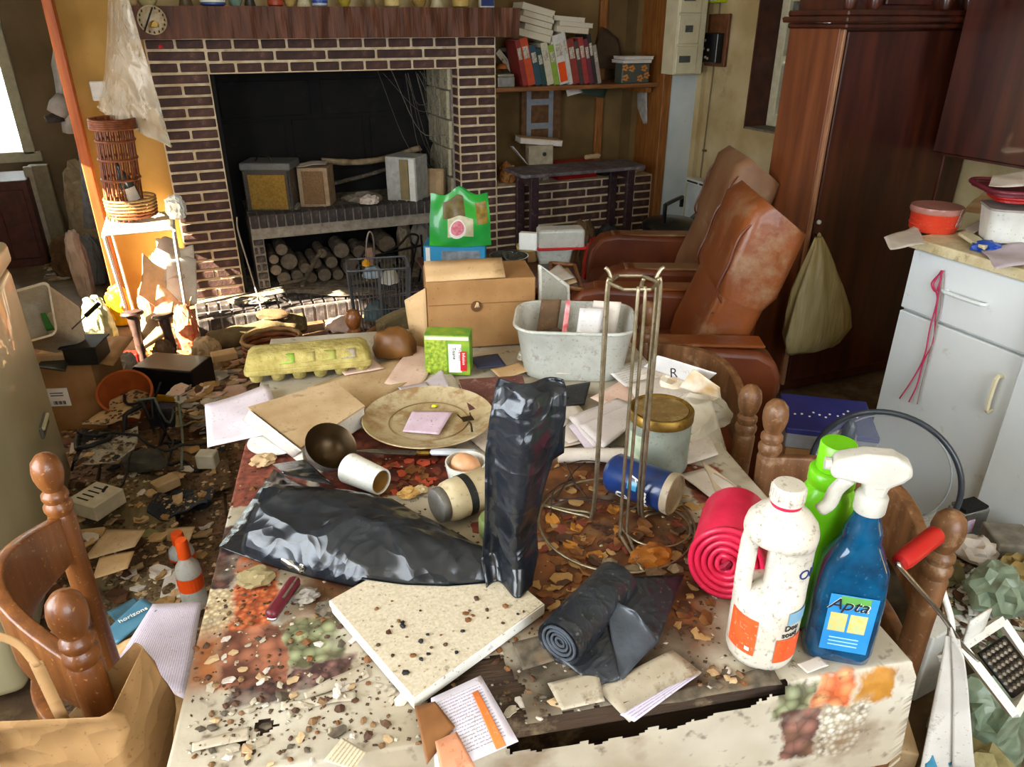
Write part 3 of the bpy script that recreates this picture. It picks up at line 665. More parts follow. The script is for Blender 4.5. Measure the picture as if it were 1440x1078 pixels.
b_ = MB().box((-.03, 0, -.02), (.05, .19, .16), ch=.006).build('case', BLACKP, sb)
for (y, z) in ((.02, .04), (.025, -.005), (-.02, -.01), (0, -.05), (-.02, -.055)): MB().lathe([(.008, 0), (.006, .008), (0, .009)], 10, TR(-.055, y, z - .02, 0, -90)).build('dial', mat('dial', '#b6a184', .5), b_)
yl = thing('yellow_alarm', 'bright yellow-green plastic box fixed above the black switch box', 'box', (2.97, sx.y, 1.545))
MB().box((0, 0, .06), (.06, .12, .12), ch=.008).build('case', mat('acid_yellow', '#c8d40a', .4, col2='#b6c406'), yl); MB().box((-.032, 0, .02), (.004, .08, .02)).build('label', WHITE, yl)
cx_ = thing('wall_cable', 'thin dark cable stapled down the wall corner by the white strip', 'cable', (2.99, 4.0, 0))
MB().tube([(0, 0, .02), (-.002, .01, .6), (0, .0, 1.1), (0, .005, 2.3)], .004, 6).build('cord', mat('cable_beige', '#8a7a58', .6), cx_); MB().box((0, 0, .72), (.014, .03, .012)).build('clip', BRASS, cx_)
# ------------------------------------------------------------------ sheets, lettering, print materials
def lines_mat(name, base, ink='#77707a', rows=18, cover=.5, margin=.1, dirt=.25, dcol='#a98f72', base2=None):
    """paper with rows of printed or written lines laid out on the sheet's own UV map"""
    if name in _M: return _M[name]
    m = mat(name, base, .85, col2=base2, scale=6, dirt=dirt, dcol=dcol); nt = m.node_tree; N, L = nt.nodes, nt.links
    p = N['Principled BSDF']; src = p.inputs['Base Color'].links[0].from_socket
    uv = N.new('ShaderNodeUVMap'); sp = N.new('ShaderNodeSeparateXYZ'); L.new(uv.outputs[0], sp.inputs[0])
    def mth(op, a, b=None):
        n = N.new('ShaderNodeMath'); n.operation = op
        for i, x in enumerate((a, b)):
            if x is None: continue
            if isinstance(x, (int, float)): n.inputs[i].default_value = x
            else: L.new(x, n.inputs[i])
        return n.outputs[0]
    fr = mth('FRACT', mth('MULTIPLY', sp.outputs[1], rows)); band = mth('LESS_THAN', fr, .38)
    mp = N.new('ShaderNodeMapping'); mp.inputs['Scale'].default_value = (22, rows, 1); L.new(uv.outputs[0], mp.inputs[0])
    n1 = N.new('ShaderNodeTexNoise'); n1.inputs['Scale'].default_value = 2.2; L.new(mp.outputs[0], n1.inputs['Vector'])
    word = mth('GREATER_THAN', n1.outputs[0], 1 - cover)
    inx = mth('MULTIPLY', mth('GREATER_THAN', sp.outputs[0], margin), mth('LESS_THAN', sp.outputs[0], 1 - margin))
    iny = mth('MULTIPLY', mth('GREATER_THAN', sp.outputs[1], margin), mth('LESS_THAN', sp.outputs[1], 1 - margin))
    fac = mth('MULTIPLY', mth('MULTIPLY', band, word), mth('MULTIPLY', inx, iny)); fac = mth('MULTIPLY', fac, .7)
    mx = N.new('ShaderNodeMixRGB'); L.new(fac, mx.inputs[0]); L.new(src, mx.inputs[1]); mx.inputs[2].default_value = rgb(ink)
    L.new(mx.outputs[0], p.inputs['Base Color'])
    return m
def cell_mat(name, inner, edge, scale, bump=.4, rough=.7, col3=None, stretch=(1, 1, 1), rnd=1):
    """cells (beans, lentils, grains ...) printed on the cloth"""
    if name in _M: return _M[name]
    m = bpy.data.materials.new(name); m.use_nodes = True; nt = m.node_tree; N, L = nt.nodes, nt.links; p = N['Principled BSDF']; p.inputs['Roughness'].default_value = rough
    tc = N.new('ShaderNodeTexCoord'); mp = N.new('ShaderNodeMapping'); mp.inputs['Scale'].default_value = stretch; L.new(tc.outputs['Object'], mp.inputs[0])
    v = N.new('ShaderNodeTexVoronoi'); v.inputs['Scale'].default_value = scale; v.inputs['Randomness'].default_value = rnd; L.new(mp.outputs[0], v.inputs['Vector'])
    cr = N.new('ShaderNodeValToRGB'); e = cr.color_ramp.elements; e[0].position = .12; e[1].position = .62; e[0].color = rgb(inner); e[1].color = rgb(edge)
    L.new(v.outputs['Distance'], cr.inputs[0])
    hs = N.new('ShaderNodeMixRGB'); hs.blend_type = 'MIX'; n = N.new('ShaderNodeTexNoise'); n.inputs['Scale'].default_value = 9; L.new(tc.outputs['Object'], n.inputs['Vector'])
    r2 = N.new('ShaderNodeValToRGB'); r2.color_ramp.elements[0].position = .45; r2.color_ramp.elements[1].position = .7; L.new(n.outputs['Fac'], r2.inputs[0])
    L.new(r2.outputs[0], hs.inputs[0]); L.new(cr.outputs[0], hs.inputs[1]); hs.inputs[2].default_value = rgb(col3 or edge)
    L.new(hs.outputs[0], p.inputs['Base Color'])
    _M[name] = m; return m
def sheet(name, corners, m, parent=None, nu=10, nv=8, wob=.004, seed=0, th=.0008, curl=None, freq=9, label=None, cat=None, group=None):
    """thin sheet through four world corners a,b,c,d (a->b is u, a->d is v) with waves and an optional curl fn(u,v)->dz"""
    a, b, c, d = [Vector(q) for q in corners]; ctr = (a + b + c + d) / 4
    def fn(i, j):
        p = (a * (1 - i) + b * i) * (1 - j) + (d * (1 - i) + c * i) * j - ctr
        z = wob * (nz((p.x, p.y, p.z * .5), freq, seed) + .4) + (curl(i, j) if curl else 0)
        return (p.x, p.y, p.z + z)
    mb = MB().grid(fn, nu, nv); base = Vector((0, 0, 0))
    if parent is None: o = mb.build(name, m, None, smooth='all', loc=ctr, solid=th)
    else: o = mb.build(name, m, parent, smooth='all', solid=th); o.location = ctr
    me = o.data; uvl = me.uv_layers.new(name='UVMap'); w = nu + 1
    for lp in me.loops:
        k = lp.vertex_index; uvl.data[lp.index].uv = ((k % w) / nu, (k // w) / nv)
    if label: tag(o, label, cat, group)
    return o
def tsheet(name, px, m, label, cat='paper', z=.757, zs=None, **k):
    """sheet whose corners are given as photo pixels on a horizontal plane at z (zs: own height per corner)"""
    return sheet(name, [Z(u, v, zs[i] if zs else z) for i, (u, v) in enumerate(px)], m, label=label, cat=cat, **k)
def text(s, size, m, parent, mtx, name='lettering', bend=None, ext=.0004, align='LEFT', shear=0):
    cu = bpy.data.curves.new('txt', 'FONT'); cu.body = s; cu.size = size; cu.extrude = ext; cu.align_x = align; cu.shear = shear
    ob = bpy.data.objects.new('txt', cu); COL.objects.link(ob); dg = bpy.context.evaluated_depsgraph_get()
    me = bpy.data.meshes.new_from_object(ob.evaluated_get(dg)); bpy.data.objects.remove(ob); bpy.data.curves.remove(cu)
    for v in me.vertices:
        x, y, z = v.co
        if bend: v.co = ((bend + z) * math.sin(x / bend), -(bend + z) * math.cos(x / bend), y)
    me.materials.clear(); me.materials.append(m); me.name = name
    o = bpy.data.objects.new(name, me); link(o, parent); o.matrix_local = mtx
    return o
def wrap(r, a0, a1, z0, z1, n=12, d=.0008, sx=1, sy=1):
    """label wrapped on a cylinder, angles in degrees, 0 = towards -Y, + to the right"""
    return MB().grid(lambda i, j: ((r + d) * sx * math.sin(R(a0 + (a1 - a0) * i)), -(r + d) * sy * math.cos(R(a0 + (a1 - a0) * i)), z0 + (z1 - z0) * j), n, 3)
def place(u, v, z=.755): return Z(u, v, z)
FACE = YAW      # rotz that turns an object's -Y side to the camera
STANDM = Matrix.Rotation(R(90), 4, 'X')   # lettering upright, facing -Y
def cardbox(name, label, cat, loc, rotz, d, m, group=None, rot=None, tape=None, lid=False, bev=.003):
    t = thing(name, label, cat, loc, rotz, group, rot)
    MB().box((0, 0, d[2] / 2), d, ch=bev).build('carton', m, t)
    if lid: MB().box((0, 0, d[2] - .01), (d[0] + .006, d[1] + .006, .022), ch=.002).build('lid', m, t)
    if tape: MB().box((0, 0, d[2] + .0008), (d[0] * .98, .04, .001)).build('tape', tape, t)
    return t
def fresh(): bpy.context.view_layer.update()
def probe(o, d, far=50):
    '''first surface met from o along d: (point, normal, object) or None'''
    hit, p, n, _, ob, _ = scn.ray_cast(bpy.context.evaluated_depsgraph_get(), o, d.normalized(), distance=far)
    return (p, n, ob) if hit else None
def ground(x, y, top=.45):
    '''height of whatever lies below (x, y)'''
    h = probe(Vector((x, y, top)), Vector((0, 0, -1))); return max(h[0].z, 0) if h else 0
def root_of(o):
    while o.parent: o = o.parent
    return o
def lying(n, poly, ok, zmax=.4, slope=.75):
    '''n spots inside a photo polygon where a scrap can lie: first surface seen there, level enough and accepted by ok(root name)'''
    bpy.context.view_layer.update(); dg = bpy.context.evaluated_depsgraph_get(); out = []; us = [q[0] for q in poly]; vs2 = [q[1] for q in poly]
    for _ in range(n * 40):
        if len(out) == n: break
        u, v = random.uniform(min(us), max(us)), random.uniform(min(vs2), max(vs2))
        if not inpoly(u, v, poly): continue
        hit, p, nn, _, ob, _ = scn.ray_cast(dg, CAM, ray(u, v).normalized())
        if hit and nn.z > slope and p.z < zmax and ok(root_of(ob).name): out.append((p + Vector((0, 0, .0005)), random.uniform(0, 6.28)))
    return out
def scatter(name, label, cat, group, pts, mk, mats):
    """small countable scraps: a few shapes, copied"""
    protos = [mk(i) for i in range(5)]; used = [False] * 5
    for q, (p, rz) in enumerate(pts):
        i = q % 5; m = mats[q % len(mats)]
        me = protos[i]
        key = (me.name, m.name)
        if key not in _sc:
            c = me.copy(); c.materials.clear(); c.materials.append(m); _sc[key] = c
        o = link(bpy.data.objects.new(name, _sc[key])); o.location = p; o.rotation_euler = (random.uniform(-.2, .2), random.uniform(-.2, .2), rz); o.scale = [random.uniform(.7, 1.3)] * 3
        tag(o, label, cat, group)
_sc = {}
def flake(s, th=.0015, seed=0, curl=.3):
    """ragged thin scrap as mesh data"""
    rnd = random.Random(seed); n = 9; pts = [(s * (.6 + .6 * rnd.random()) * math.cos(2 * math.pi * k / n), s * (.6 + .6 * rnd.random()) * .7 * math.sin(2 * math.pi * k / n)) for k in range(n)]
    vs_ = [(0, 0, th * 2)] + [(x, y, th + curl * s * rnd.random() * .5) for x, y in pts] + [(x * .97, y * .97, 0 + curl * s * .2 * rnd.random()) for x, y in pts] + [(0, 0, 0)]
    fs = []
    for k in range(n):
        j = (k + 1) % n; fs += [(0, 1 + k, 1 + j), (1 + k, 1 + n + k, 1 + n + j, 1 + j), (2 * n + 1, 1 + n + j, 1 + n + k)]
    me = bpy.data.meshes.new('scrap'); me.from_pydata(vs_, [], fs); me.update(); return me
def crumb(s, seed=0):
    mb = MB().blob((s, s * .8, s * .6), 1, .5, 2, seed); me = bpy.data.meshes.new('crumb'); me.from_pydata(mb.v, [], mb.f); me.update(); return me
# ------------------------------------------------------------------ printed tablecloth, torn along the near edge
CLOTHC = [('n', '#b7ad9a', '#9c8f78', 7), ('n', '#c3bcac', '#aca28e', 6), ('c', '#5d3a33', '#241613', 85), ('c', '#cf7443', '#8d3c1b', 130), ('c', '#a4674b', '#5b3325', 42), ('n', '#b55c2b', '#7a3615', 60), ('n', '#a5673b', '#8a4f29', 30), ('c', '#cfbf9c', '#9c8766', 170),
          ('c', '#9da37a', '#514f34', 60), ('c', '#7b5750', '#3d2725', 100), ('n', '#8f4b38', '#5d2a20', 90), ('c', '#7a3018', '#43160d', 55), ('n', '#7d4a22', '#41210d', 22), ('c', '#dfa06a', '#b0552a', 50), ('n', '#b9812c', '#9a6419', 30), ('c', '#dfd8c8', '#9b8f78', 130), ('c', '#8f6355', '#4a3129', 46), ('n', '#6d6150', '#3f3629', 26)]
CL = [mat('cloth_scrap%d' % i, c[1], .75, col2=c[2], scale=c[3], dirt=.4, dcol='#6d5436') if i in (0, 1, 17) else None for i, c in enumerate(CLOTHC)]
PATCH = [([(690, 640), (960, 640), (985, 830), (860, 900), (700, 870)], 12), ([(780, 830), (985, 830), (1010, 915), (880, 925)], 12), ([(440, 600), (620, 600), (640, 700), (470, 690)], 11),
         ([(930, 620), (1040, 690), (1075, 760), (960, 700)], 10), ([(318, 610), (450, 610), (420, 700), (300, 720)], 10), ([(285, 745), (340, 740), (335, 825), (262, 830)], 2), ([(335, 775), (395, 780), (395, 802), (330, 800)], 5),
         ([(275, 828), (330, 824), (326, 890), (262, 894)], 7), ([(330, 804), (395, 802), (392, 890), (325, 890)], 3), ([(270, 892), (322, 888), (318, 968), (252, 970)], 6), ([(316, 886), (408, 882), (406, 962), (300, 970)], 4),
         ([(404, 872), (470, 872), (500, 930), (406, 932)], 8), ([(404, 930), (490, 928), (512, 962), (408, 972)], 9), ([(325, 958), (410, 960), (420, 990), (318, 988)], 2),
         ([(440, 780), (520, 780), (500, 860), (400, 870)], 12), ([(1108, 958), (1160, 950), (1168, 1010), (1112, 1020)], 8), ([(1150, 940), (1222, 938), (1225, 1000), (1165, 1005)], 13), ([(1222, 940), (1276, 935), (1280, 985), (1224, 982)], 14),
         ([(1160, 996), (1218, 992), (1222, 1078), (1162, 1078)], 16), ([(1220, 978), (1290, 975), (1295, 1085), (1222, 1085)], 15), ([(690, 925), (860, 900), (1000, 930), (1010, 985), (700, 1010)], 17)]
TEAR = [[(690, 1026), (880, 988), (1108, 950), (1114, 972), (940, 1026), (730, 1064)], [(588, 935), (700, 925), (742, 968), (735, 1012), (700, 1035), (600, 1005)], [(360, 1020), (378, 1012), (382, 1024), (366, 1034)], [(325, 1040), (350, 1030), (352, 1042), (330, 1052)]]
def inpoly(x, y, P):
    c = False; n = len(P)
    for i in range(n):
        x1, y1 = P[i]; x2, y2 = P[(i + 1) % n]
        if (y1 > y) != (y2 > y) and x < (x2 - x1) * (y - y1) / (y2 - y1) + x1: c = not c
    return c
PATCHL = [([tloc(*q) for q in P], i) for P, i in PATCH]; TEARL = [[tloc(*q) for q in P] for P in TEAR]
BBX = {id(P): (min(q[0] for q in P), max(q[0] for q in P), min(q[1] for q in P), max(q[1] for q in P)) for P in [p for p, _ in PATCHL] + TEARL}
def inp(x, y, P):
    b = BBX[id(P)]; return b[0] < x < b[1] and b[2] < y < b[3] and inpoly(x, y, P)
def cloth_material():
    """oilcloth print: patches of grains, nuts and powders laid out on the cloth's own UV map (in metres), with ragged faded borders and dirt"""
    m = bpy.data.materials.new('oilcloth'); m.use_nodes = True; nt = m.node_tree; N, L = nt.nodes, nt.links; P = N['Principled BSDF']; P.inputs['Roughness'].default_value = .6
    uv = N.new('ShaderNodeUVMap').outputs[0]
    def noi(sc, det=4, vec=None, out='Fac'):
        n = N.new('ShaderNodeTexNoise'); n.inputs['Scale'].default_value = sc; n.inputs['Detail'].default_value = det; L.new(vec or uv, n.inputs['Vector']); return n.outputs[out]
    def mth(op, x, y):
        n = N.new('ShaderNodeMath'); n.operation = op
        for i, q in enumerate((x, y)):
            if isinstance(q, (int, float)): n.inputs[i].default_value = q
            else: L.new(q, n.inputs[i])
        return n.outputs[0]
    def ramp(f, c0, c1, a_, b__):
        r = N.new('ShaderNodeValToRGB'); e = r.color_ramp.elements; e[0].position, e[1].position = a_, b__; e[0].color, e[1].color = c0, c1; L.new(f, r.inputs[0]); return r.outputs[0]
    def mix(f, x, y):
        n = N.new('ShaderNodeMixRGB')
        for i, q in ((0, f), (1, x), (2, y)):
            if isinstance(q, tuple): n.inputs[i].default_value = q
            elif isinstance(q, float): n.inputs[i].default_value = q
            else: L.new(q, n.inputs[i])
        return n.outputs[0]
    cols = {}
    def colour(k):
        if k not in cols:
            t, c1, c2, sc = CLOTHC[k]
            if t == 'n': cols[k] = ramp(noi(sc, 7), rgb(c2), rgb(c1), .36, .64)
            else:
                v = N.new('ShaderNodeTexVoronoi'); v.inputs['Scale'].default_value = sc; L.new(uv, v.inputs['Vector'])
                base = ramp(v.outputs['Distance'], rgb(c1), rgb(c2), .15, .7); hs = N.new('ShaderNodeHueSaturation'); mr = N.new('ShaderNodeMapRange'); mr.inputs[3].default_value, mr.inputs[4].default_value = .75, 1.25
                sp = N.new('ShaderNodeSeparateXYZ'); L.new(v.outputs['Color'], sp.inputs[0]); L.new(sp.outputs[0], mr.inputs[0]); L.new(mr.outputs[0], hs.inputs['Value']); L.new(base, hs.inputs['Color']); cols[k] = hs.outputs[0]
        return cols[k]
    # warped coordinates for ragged borders
    w1 = N.new('ShaderNodeMixRGB'); w1.blend_type = 'ADD'; w1.inputs[0].default_value = .05; L.new(uv, w1.inputs[1]); L.new(noi(16, 5, out='Color'), w1.inputs[2])
    w2 = N.new('ShaderNodeMixRGB'); w2.blend_type = 'ADD'; w2.inputs[0].default_value = .012; L.new(w1.outputs[0], w2.inputs[1]); L.new(noi(120, 3, out='Color'), w2.inputs[2])
    sp = N.new('ShaderNodeSeparateXYZ'); L.new(w2.outputs[0], sp.inputs[0]); X, Y = sp.outputs[0], sp.outputs[1]; off = .031
    out = mix(ramp(noi(4, 3), (0, 0, 0, 1), (1, 1, 1, 1), .45, .6), colour(0), colour(1))
    for (pl, k) in PATCHL:
        x0, x1 = sorted(q[0] for q in pl)[1] * .5 + min(q[0] for q in pl) * .5, sorted(q[0] for q in pl)[-2] * .5 + max(q[0] for q in pl) * .5
        y0, y1 = sorted(q[1] for q in pl)[1] * .5 + min(q[1] for q in pl) * .5, sorted(q[1] for q in pl)[-2] * .5 + max(q[1] for q in pl) * .5
        d = mth('MINIMUM', mth('MINIMUM', mth('SUBTRACT', X, x0 + off), mth('SUBTRACT', x1 + off, X)), mth('MINIMUM', mth('SUBTRACT', Y, y0 + off), mth('SUBTRACT', y1 + off, Y)))
        mr = N.new('ShaderNodeMapRange'); mr.inputs[1].default_value, mr.inputs[2].default_value = (-.003, .004) if k not in (12, 17, 6) else (-.02, .02); L.new(d, mr.inputs[0])
        out = mix(mr.outputs[0], out, colour(k))
    out = mix(ramp(noi(9, 9), (0, 0, 0, 1), (.75,) * 3 + (1,), .57, .7), out, rgb('#6d5233')); out = mix(ramp(noi(45, 8), (0, 0, 0, 1), (.7,) * 3 + (1,), .6, .7), out, rgb('#4a3826'))
    out = mix(ramp(noi(13, 6), (0, 0, 0, 1), (.5,) * 3 + (1,), .6, .72), out, rgb('#a3998a'))
    L.new(out, P.inputs['Base Color'])
    bm_ = N.new('ShaderNodeBump'); bm_.inputs['Strength'].default_value = .25; bm_.inputs['Distance'].default_value = .004; L.new(noi(60, 6), bm_.inputs['Height']); L.new(bm_.outputs[0], P.inputs['Normal'])
    return m
def make_cloth():
    DR = .24; hx, hy = TW / 2 + .003, TL / 2 + .003; nx, ny = 400, 530
    def ax(t, h):      # arc length -> position, drop
        s = (t - .5) * 2 * (h + DR); 
        if abs(s) <= h: return s, 0
        return math.copysign(h, s), abs(s) - h
    mb = MB()
    vs_, flat = [], []
    for j in range(ny + 1):
        for i in range(nx + 1):
            x, dx = ax(i / nx, hx); y, dy = ax(j / ny, hy); d = max(dx, dy) if not (dx and dy) else math.hypot(dx, dy) * .9
            z = .7535 + .0009 * nz((x, y, 0), 22, 1) + .0012 * max(0, nz((x, y, 0), 6, 5))
            fx, fy = x, y
            if d:
                k = min(d / .02, 1); out = .006 * k + .012 * (d / DR) * (1 + nz((x * 3, y * 3, 2), 3, 2))
                if dx: x += math.copysign(out, x)
                if dy: y += math.copysign(out, y)
                z -= d if d > .004 else d * .5
            vs_.append((x, y, z)); flat.append((fx + math.copysign(dx, fx), fy + math.copysign(dy, fy)))
    w = nx + 1
    for j in range(ny):
        for i in range(nx):
            q = (j * w + i, j * w + i + 1, (j + 1) * w + i + 1, (j + 1) * w + i)
            cx = sum(flat[k][0] for k in q) / 4; cy = sum(flat[k][1] for k in q) / 4
            px = cx + .010 * nz((cx, cy, 0), 34, 3) + .004 * nz((cx, cy, 0), 130, 3); py = cy + .010 * nz((cx, cy, 4), 34, 4) + .004 * nz((cx, cy, 7), 130, 4)
            if any(inp(px, py, P) for P in TEARL): continue
            if max(abs(cx) - hx, abs(cy) - hy) > .17 + .05 * nz((cx * 2, cy * 2, 0), 3, 6) and random.random() < .97: continue
            mb.f.append(q); mb.m.append(0)
    mb.v = vs_
    return mb, flat
tcl = thing('tablecloth', 'torn oilcloth printed with spices, nuts and beans spread over the dining table', 'tablecloth', TC, TANG)
cmb, cflat = make_cloth(); clo = cmb.build('cloth', cloth_material(), tcl, smooth='all')
uvl = clo.data.uv_layers.new(name='UVMap'); uvl.data.foreach_set('uv', [c for lp_ in clo.data.loops for c in cflat[lp_.vertex_index]])
for k, (u, v, u2, v2) in enumerate(((395, 1000, 500, 985), (270, 1058, 350, 1040), (430, 985, 520, 952), (880, 1000, 1100, 962))):   # curled torn edges
    a, b = Z(u, v, .755), Z(u2, v2, .755); n_ = Vector((-(b - a).y, (b - a).x, 0)).normalized() * .022
    f_ = sheet('torn_flap', [a, b, b + n_ * (.5 + .2 * k), a + n_ * .4], CL[0] if k < 3 else CL[17], None, 24, 4, .003, k, curl=lambda i, j: .003 * j, freq=30)
    mw = f_.matrix_world.copy(); f_.parent = tcl; f_.matrix_parent_inverse = Matrix.LocRotScale(TC, Matrix.Rotation(R(TANG), 3, 'Z'), None).inverted()
TZ = .756
# ------------------------------------------------------------------ bottles at the near corner
b = thing('bleach_bottle', 'dirty white handled bottle of drain cleaner with orange label panels', 'bottle', place(1066, 912), FACE - 6); b.scale = (.87,) * 3
secs = []
for z, r, dx, sx in ((0, .036, 0, 1), (.004, .043, 0, 1), (.012, .046, 0, 1), (.095, .0465, 0, 1), (.104, .046, .0, 1), (.112, .038, .0085, 1), (.122, .0285, .018, 1), (.185, .0285, .018, 1), (.195, .038, .0085, 1), (.203, .0465, 0, 1), (.21, .047, 0, 1), (.222, .044, 0, 1), (.234, .035, 0, 1), (.243, .024, 0, 1), (.247, .0185, 0, 1), (.252, .0175, 0, 1)):
    secs.append([(dx + r * math.cos(2 * math.pi * k / 28), r * math.sin(2 * math.pi * k / 28), z) for k in range(28)])
loft(secs).build('body', DWHITE, b, smooth=60)
MB().tube(bez([(-.034, -.004, .098), (-.0375, -.004, .115), (-.038, -.004, .15), (-.0375, -.004, .19), (-.034, -.004, .21)], 4), .0095, 10, flat=1.25).build('handle', DWHITE, b, smooth='all')
MB().lathe([(.0192, 0), (.0198, .002), (.0198, .004), (.0192, .005)], 24, TR(0, 0, .2475)).build('seal_ring', mat('crimson_ring', '#c0143c', .4), b)
cp = MB().lathe([(.021, 0), (.0215, .002), (.0205, .021), (.019, .0235), (0, .0242)], 32, TR(0, 0, .2535)).build('cap', DWHITE, b, smooth=50)
for k in range(24): MB().box((0, -.0213, .011), (.0016, .0014, .017), TR(0, 0, .2535, 0, 0, k * 15)).build('cap_rib', DWHITE, cp)
ORL = mat('orange_label', '#dd5a2a', .5, col2='#cf4c1e', scale=30, dirt=.25, dcol='#e9a07c', dscale=40)
wrap(.0465, -78, -24, .028, .088).build('warning_label', ORL, b); wrap(.0465, 8, 62, .022, .062).build('front_label', ORL, b)
wrap(.0468, -40, -32, .034, .04).build('hazard_mark', WHINK, b)
lab = wrap(.0465, 22, 64, .086, .106); lab.build('picture', mat('arch_blue', '#7fa8bf', .5, col2='#6a95b0'), b)

for s_, z, a in (('ON', .150, 12), ('Dou', .077, 18), ('soud', .066, 15)):
    text(s_, .021 if s_ == 'ON' else .0125, NAVY if s_ == 'ON' else INK, b, TR(.018 if z > .12 else 0, 0, z, 0, 0, a), bend=.0475 if z < .11 else .0292)
b = thing('lime_bottle', 'lime green plastic bottle with a round stepped cap behind the bleach bottle', 'bottle', place(1127, 864), FACE + 4); b.scale = (.94,) * 3
MB().lathe([(.026, 0), (.031, .004), (.032, .1), (.033, .19), (.031, .206), (.027, .214), (.0265, .217), (.0285, .219), (.0285, .236), (.026, .2385), (.021, .24)], 28).build('body', LIME, b, smooth=50)
MB().lathe([(.0215, .0), (.022, .002), (.0218, .034), (.0205, .036), (0, .0363)], 28, TR(0, 0, .2395)).build('cap', LIME, b, smooth=50)
b = thing('spray_bottle', 'blue glass-cleaner spray bottle with a translucent white trigger head', 'bottle', place(1172, 912), FACE - 14); b.scale = (.9,) * 3
secs = []
for z, w_, d_ in ((0, .07, .045), (.004, .083, .055), (.02, .087, .058), (.1, .086, .057), (.15, .078, .053), (.178, .056, .046), (.19, .046, .042), (.198, .047, .043), (.206, .043, .04), (.215, .036, .036), (.226, .031, .031), (.232, .03, .03)):
    secs.append([(x, y, z) for x, y in rbox(w_, d_, min(w_, d_) * (.3 if z < .17 else .49), 6)])
loft(secs).build('body', BLUEL, b, smooth=60)
TRG = mat('trigger_plastic', '#cbc7bd', .35, col2='#b5b0a4', alpha=.82, dirt=.2, dcol='#a39b88')
MB().lathe([(.018, 0), (.019, .002), (.019, .022), (.017, .025), (.012, .03)], 24, TR(0, 0, .23)).build('collar', TRG, b, smooth=50)
hd = MB().prism([(-.052, .0), (-.056, .012), (-.05, .026), (-.02, .037), (.012, .038), (.032, .028), (.036, .014), (.028, .004), (.014, -.006), (.012, -.022), (-.012, -.022), (-.014, -.004)], -.0135, .0135, TR(0, 0, .276, 90)).build('trigger_head', TRG, b, smooth=50, bevel=.005, seg=3)
MB().tube(bez([(-.03, 0, .272), (-.042, 0, .252), (-.046, 0, .232), (-.056, 0, .22)], 4), [.007] * 12 + [.006], 8, flat=1.4).build('trigger', TRG, b, smooth='all')
MB().lathe([(.008, 0), (.008, .007)], 12, TR(-.054, 0, .289, 0, -90)).build('nozzle', TRG, b)
LBL = mat('label_blue', '#2e86c4', .4, col2='#2577b3'); WIN = mat('label_meadow', '#9fb58a', .5, col2='#c9ad5a', scale=60)
def flatlab(nm, x, z, w_, h_, m, d=.0008): return MB().box((x, -.0291 - d, z), (w_, .0008, h_), ch=.0003).build(nm, m, b)
flatlab('label', .002, .072, .058, .092, LBL); flatlab('label_window', -.012, .074, .021, .03, WIN, .0014); flatlab('label_window', .012, .074, .021, .03, WIN, .0014)
flatlab('green_arc', .004, .11, .036, .014, mat('label_green', '#5d9a4c', .5), .0012)
text('Apta', .026, WHINK, b, TR(-.0285, -.0308, .0955, 90), 'lettering_outline', align='LEFT', shear=.3)
text('Apta', .025, INK, b, TR(-.028, -.0314, .096, 90), align='LEFT', shear=.3)
for k in range(3): flatlab('small_print', .0, .036 + k * .006, .036, .0018, mat('label_print', '#9fd0c0', .5), .0014)
# ------------------------------------------------------------------ rolls and bin liners
def spiral(r0, r1, turns, y, n=24):
    N_ = int(turns * n); return [((r0 + (r1 - r0) * k / N_) * math.cos(2 * math.pi * k / n), y, (r0 + (r1 - r0) * k / N_) * math.sin(2 * math.pi * k / n)) for k in range(N_ + 1)]
p = place(1014, 838, TZ)
t = thing('bin_bag_roll', 'hot pink roll of bin liners lying with its coiled end outward', 'roll', (p.x, p.y, TZ + .056), FACE - 22)
sq = Matrix.Scale(.82, 4, (1, 0, 1)) if False else Matrix.Diagonal((.92, 1, 1.06, 1))
MB().lathe([(.0, 0), (.050, 0), (.052, .004), (.052, .1), (.05, .104), (0, .104)], 36, sq @ TR(0, 0, 0, -90)).build('roll', PINK, t, smooth=50)
for k in range(5):
    rr = .012 + k * .0095
    MB().tube([(rr * 1.0 * .92 * math.cos(a), -.001 + .0012 * math.sin(3 * a + k), rr * 1.06 * math.sin(a)) for a in [2 * math.pi * j / 32 for j in range(32)]], .0042, 6, True).build('coil', PINK, t, smooth='all')
MB().tube([(.004, -.002, .004), (.0, -.007, .0), (-.004, -.003, -.006)], .005, 6).build('core_twist', mat('dark_pink', '#8f1230', .5), t)
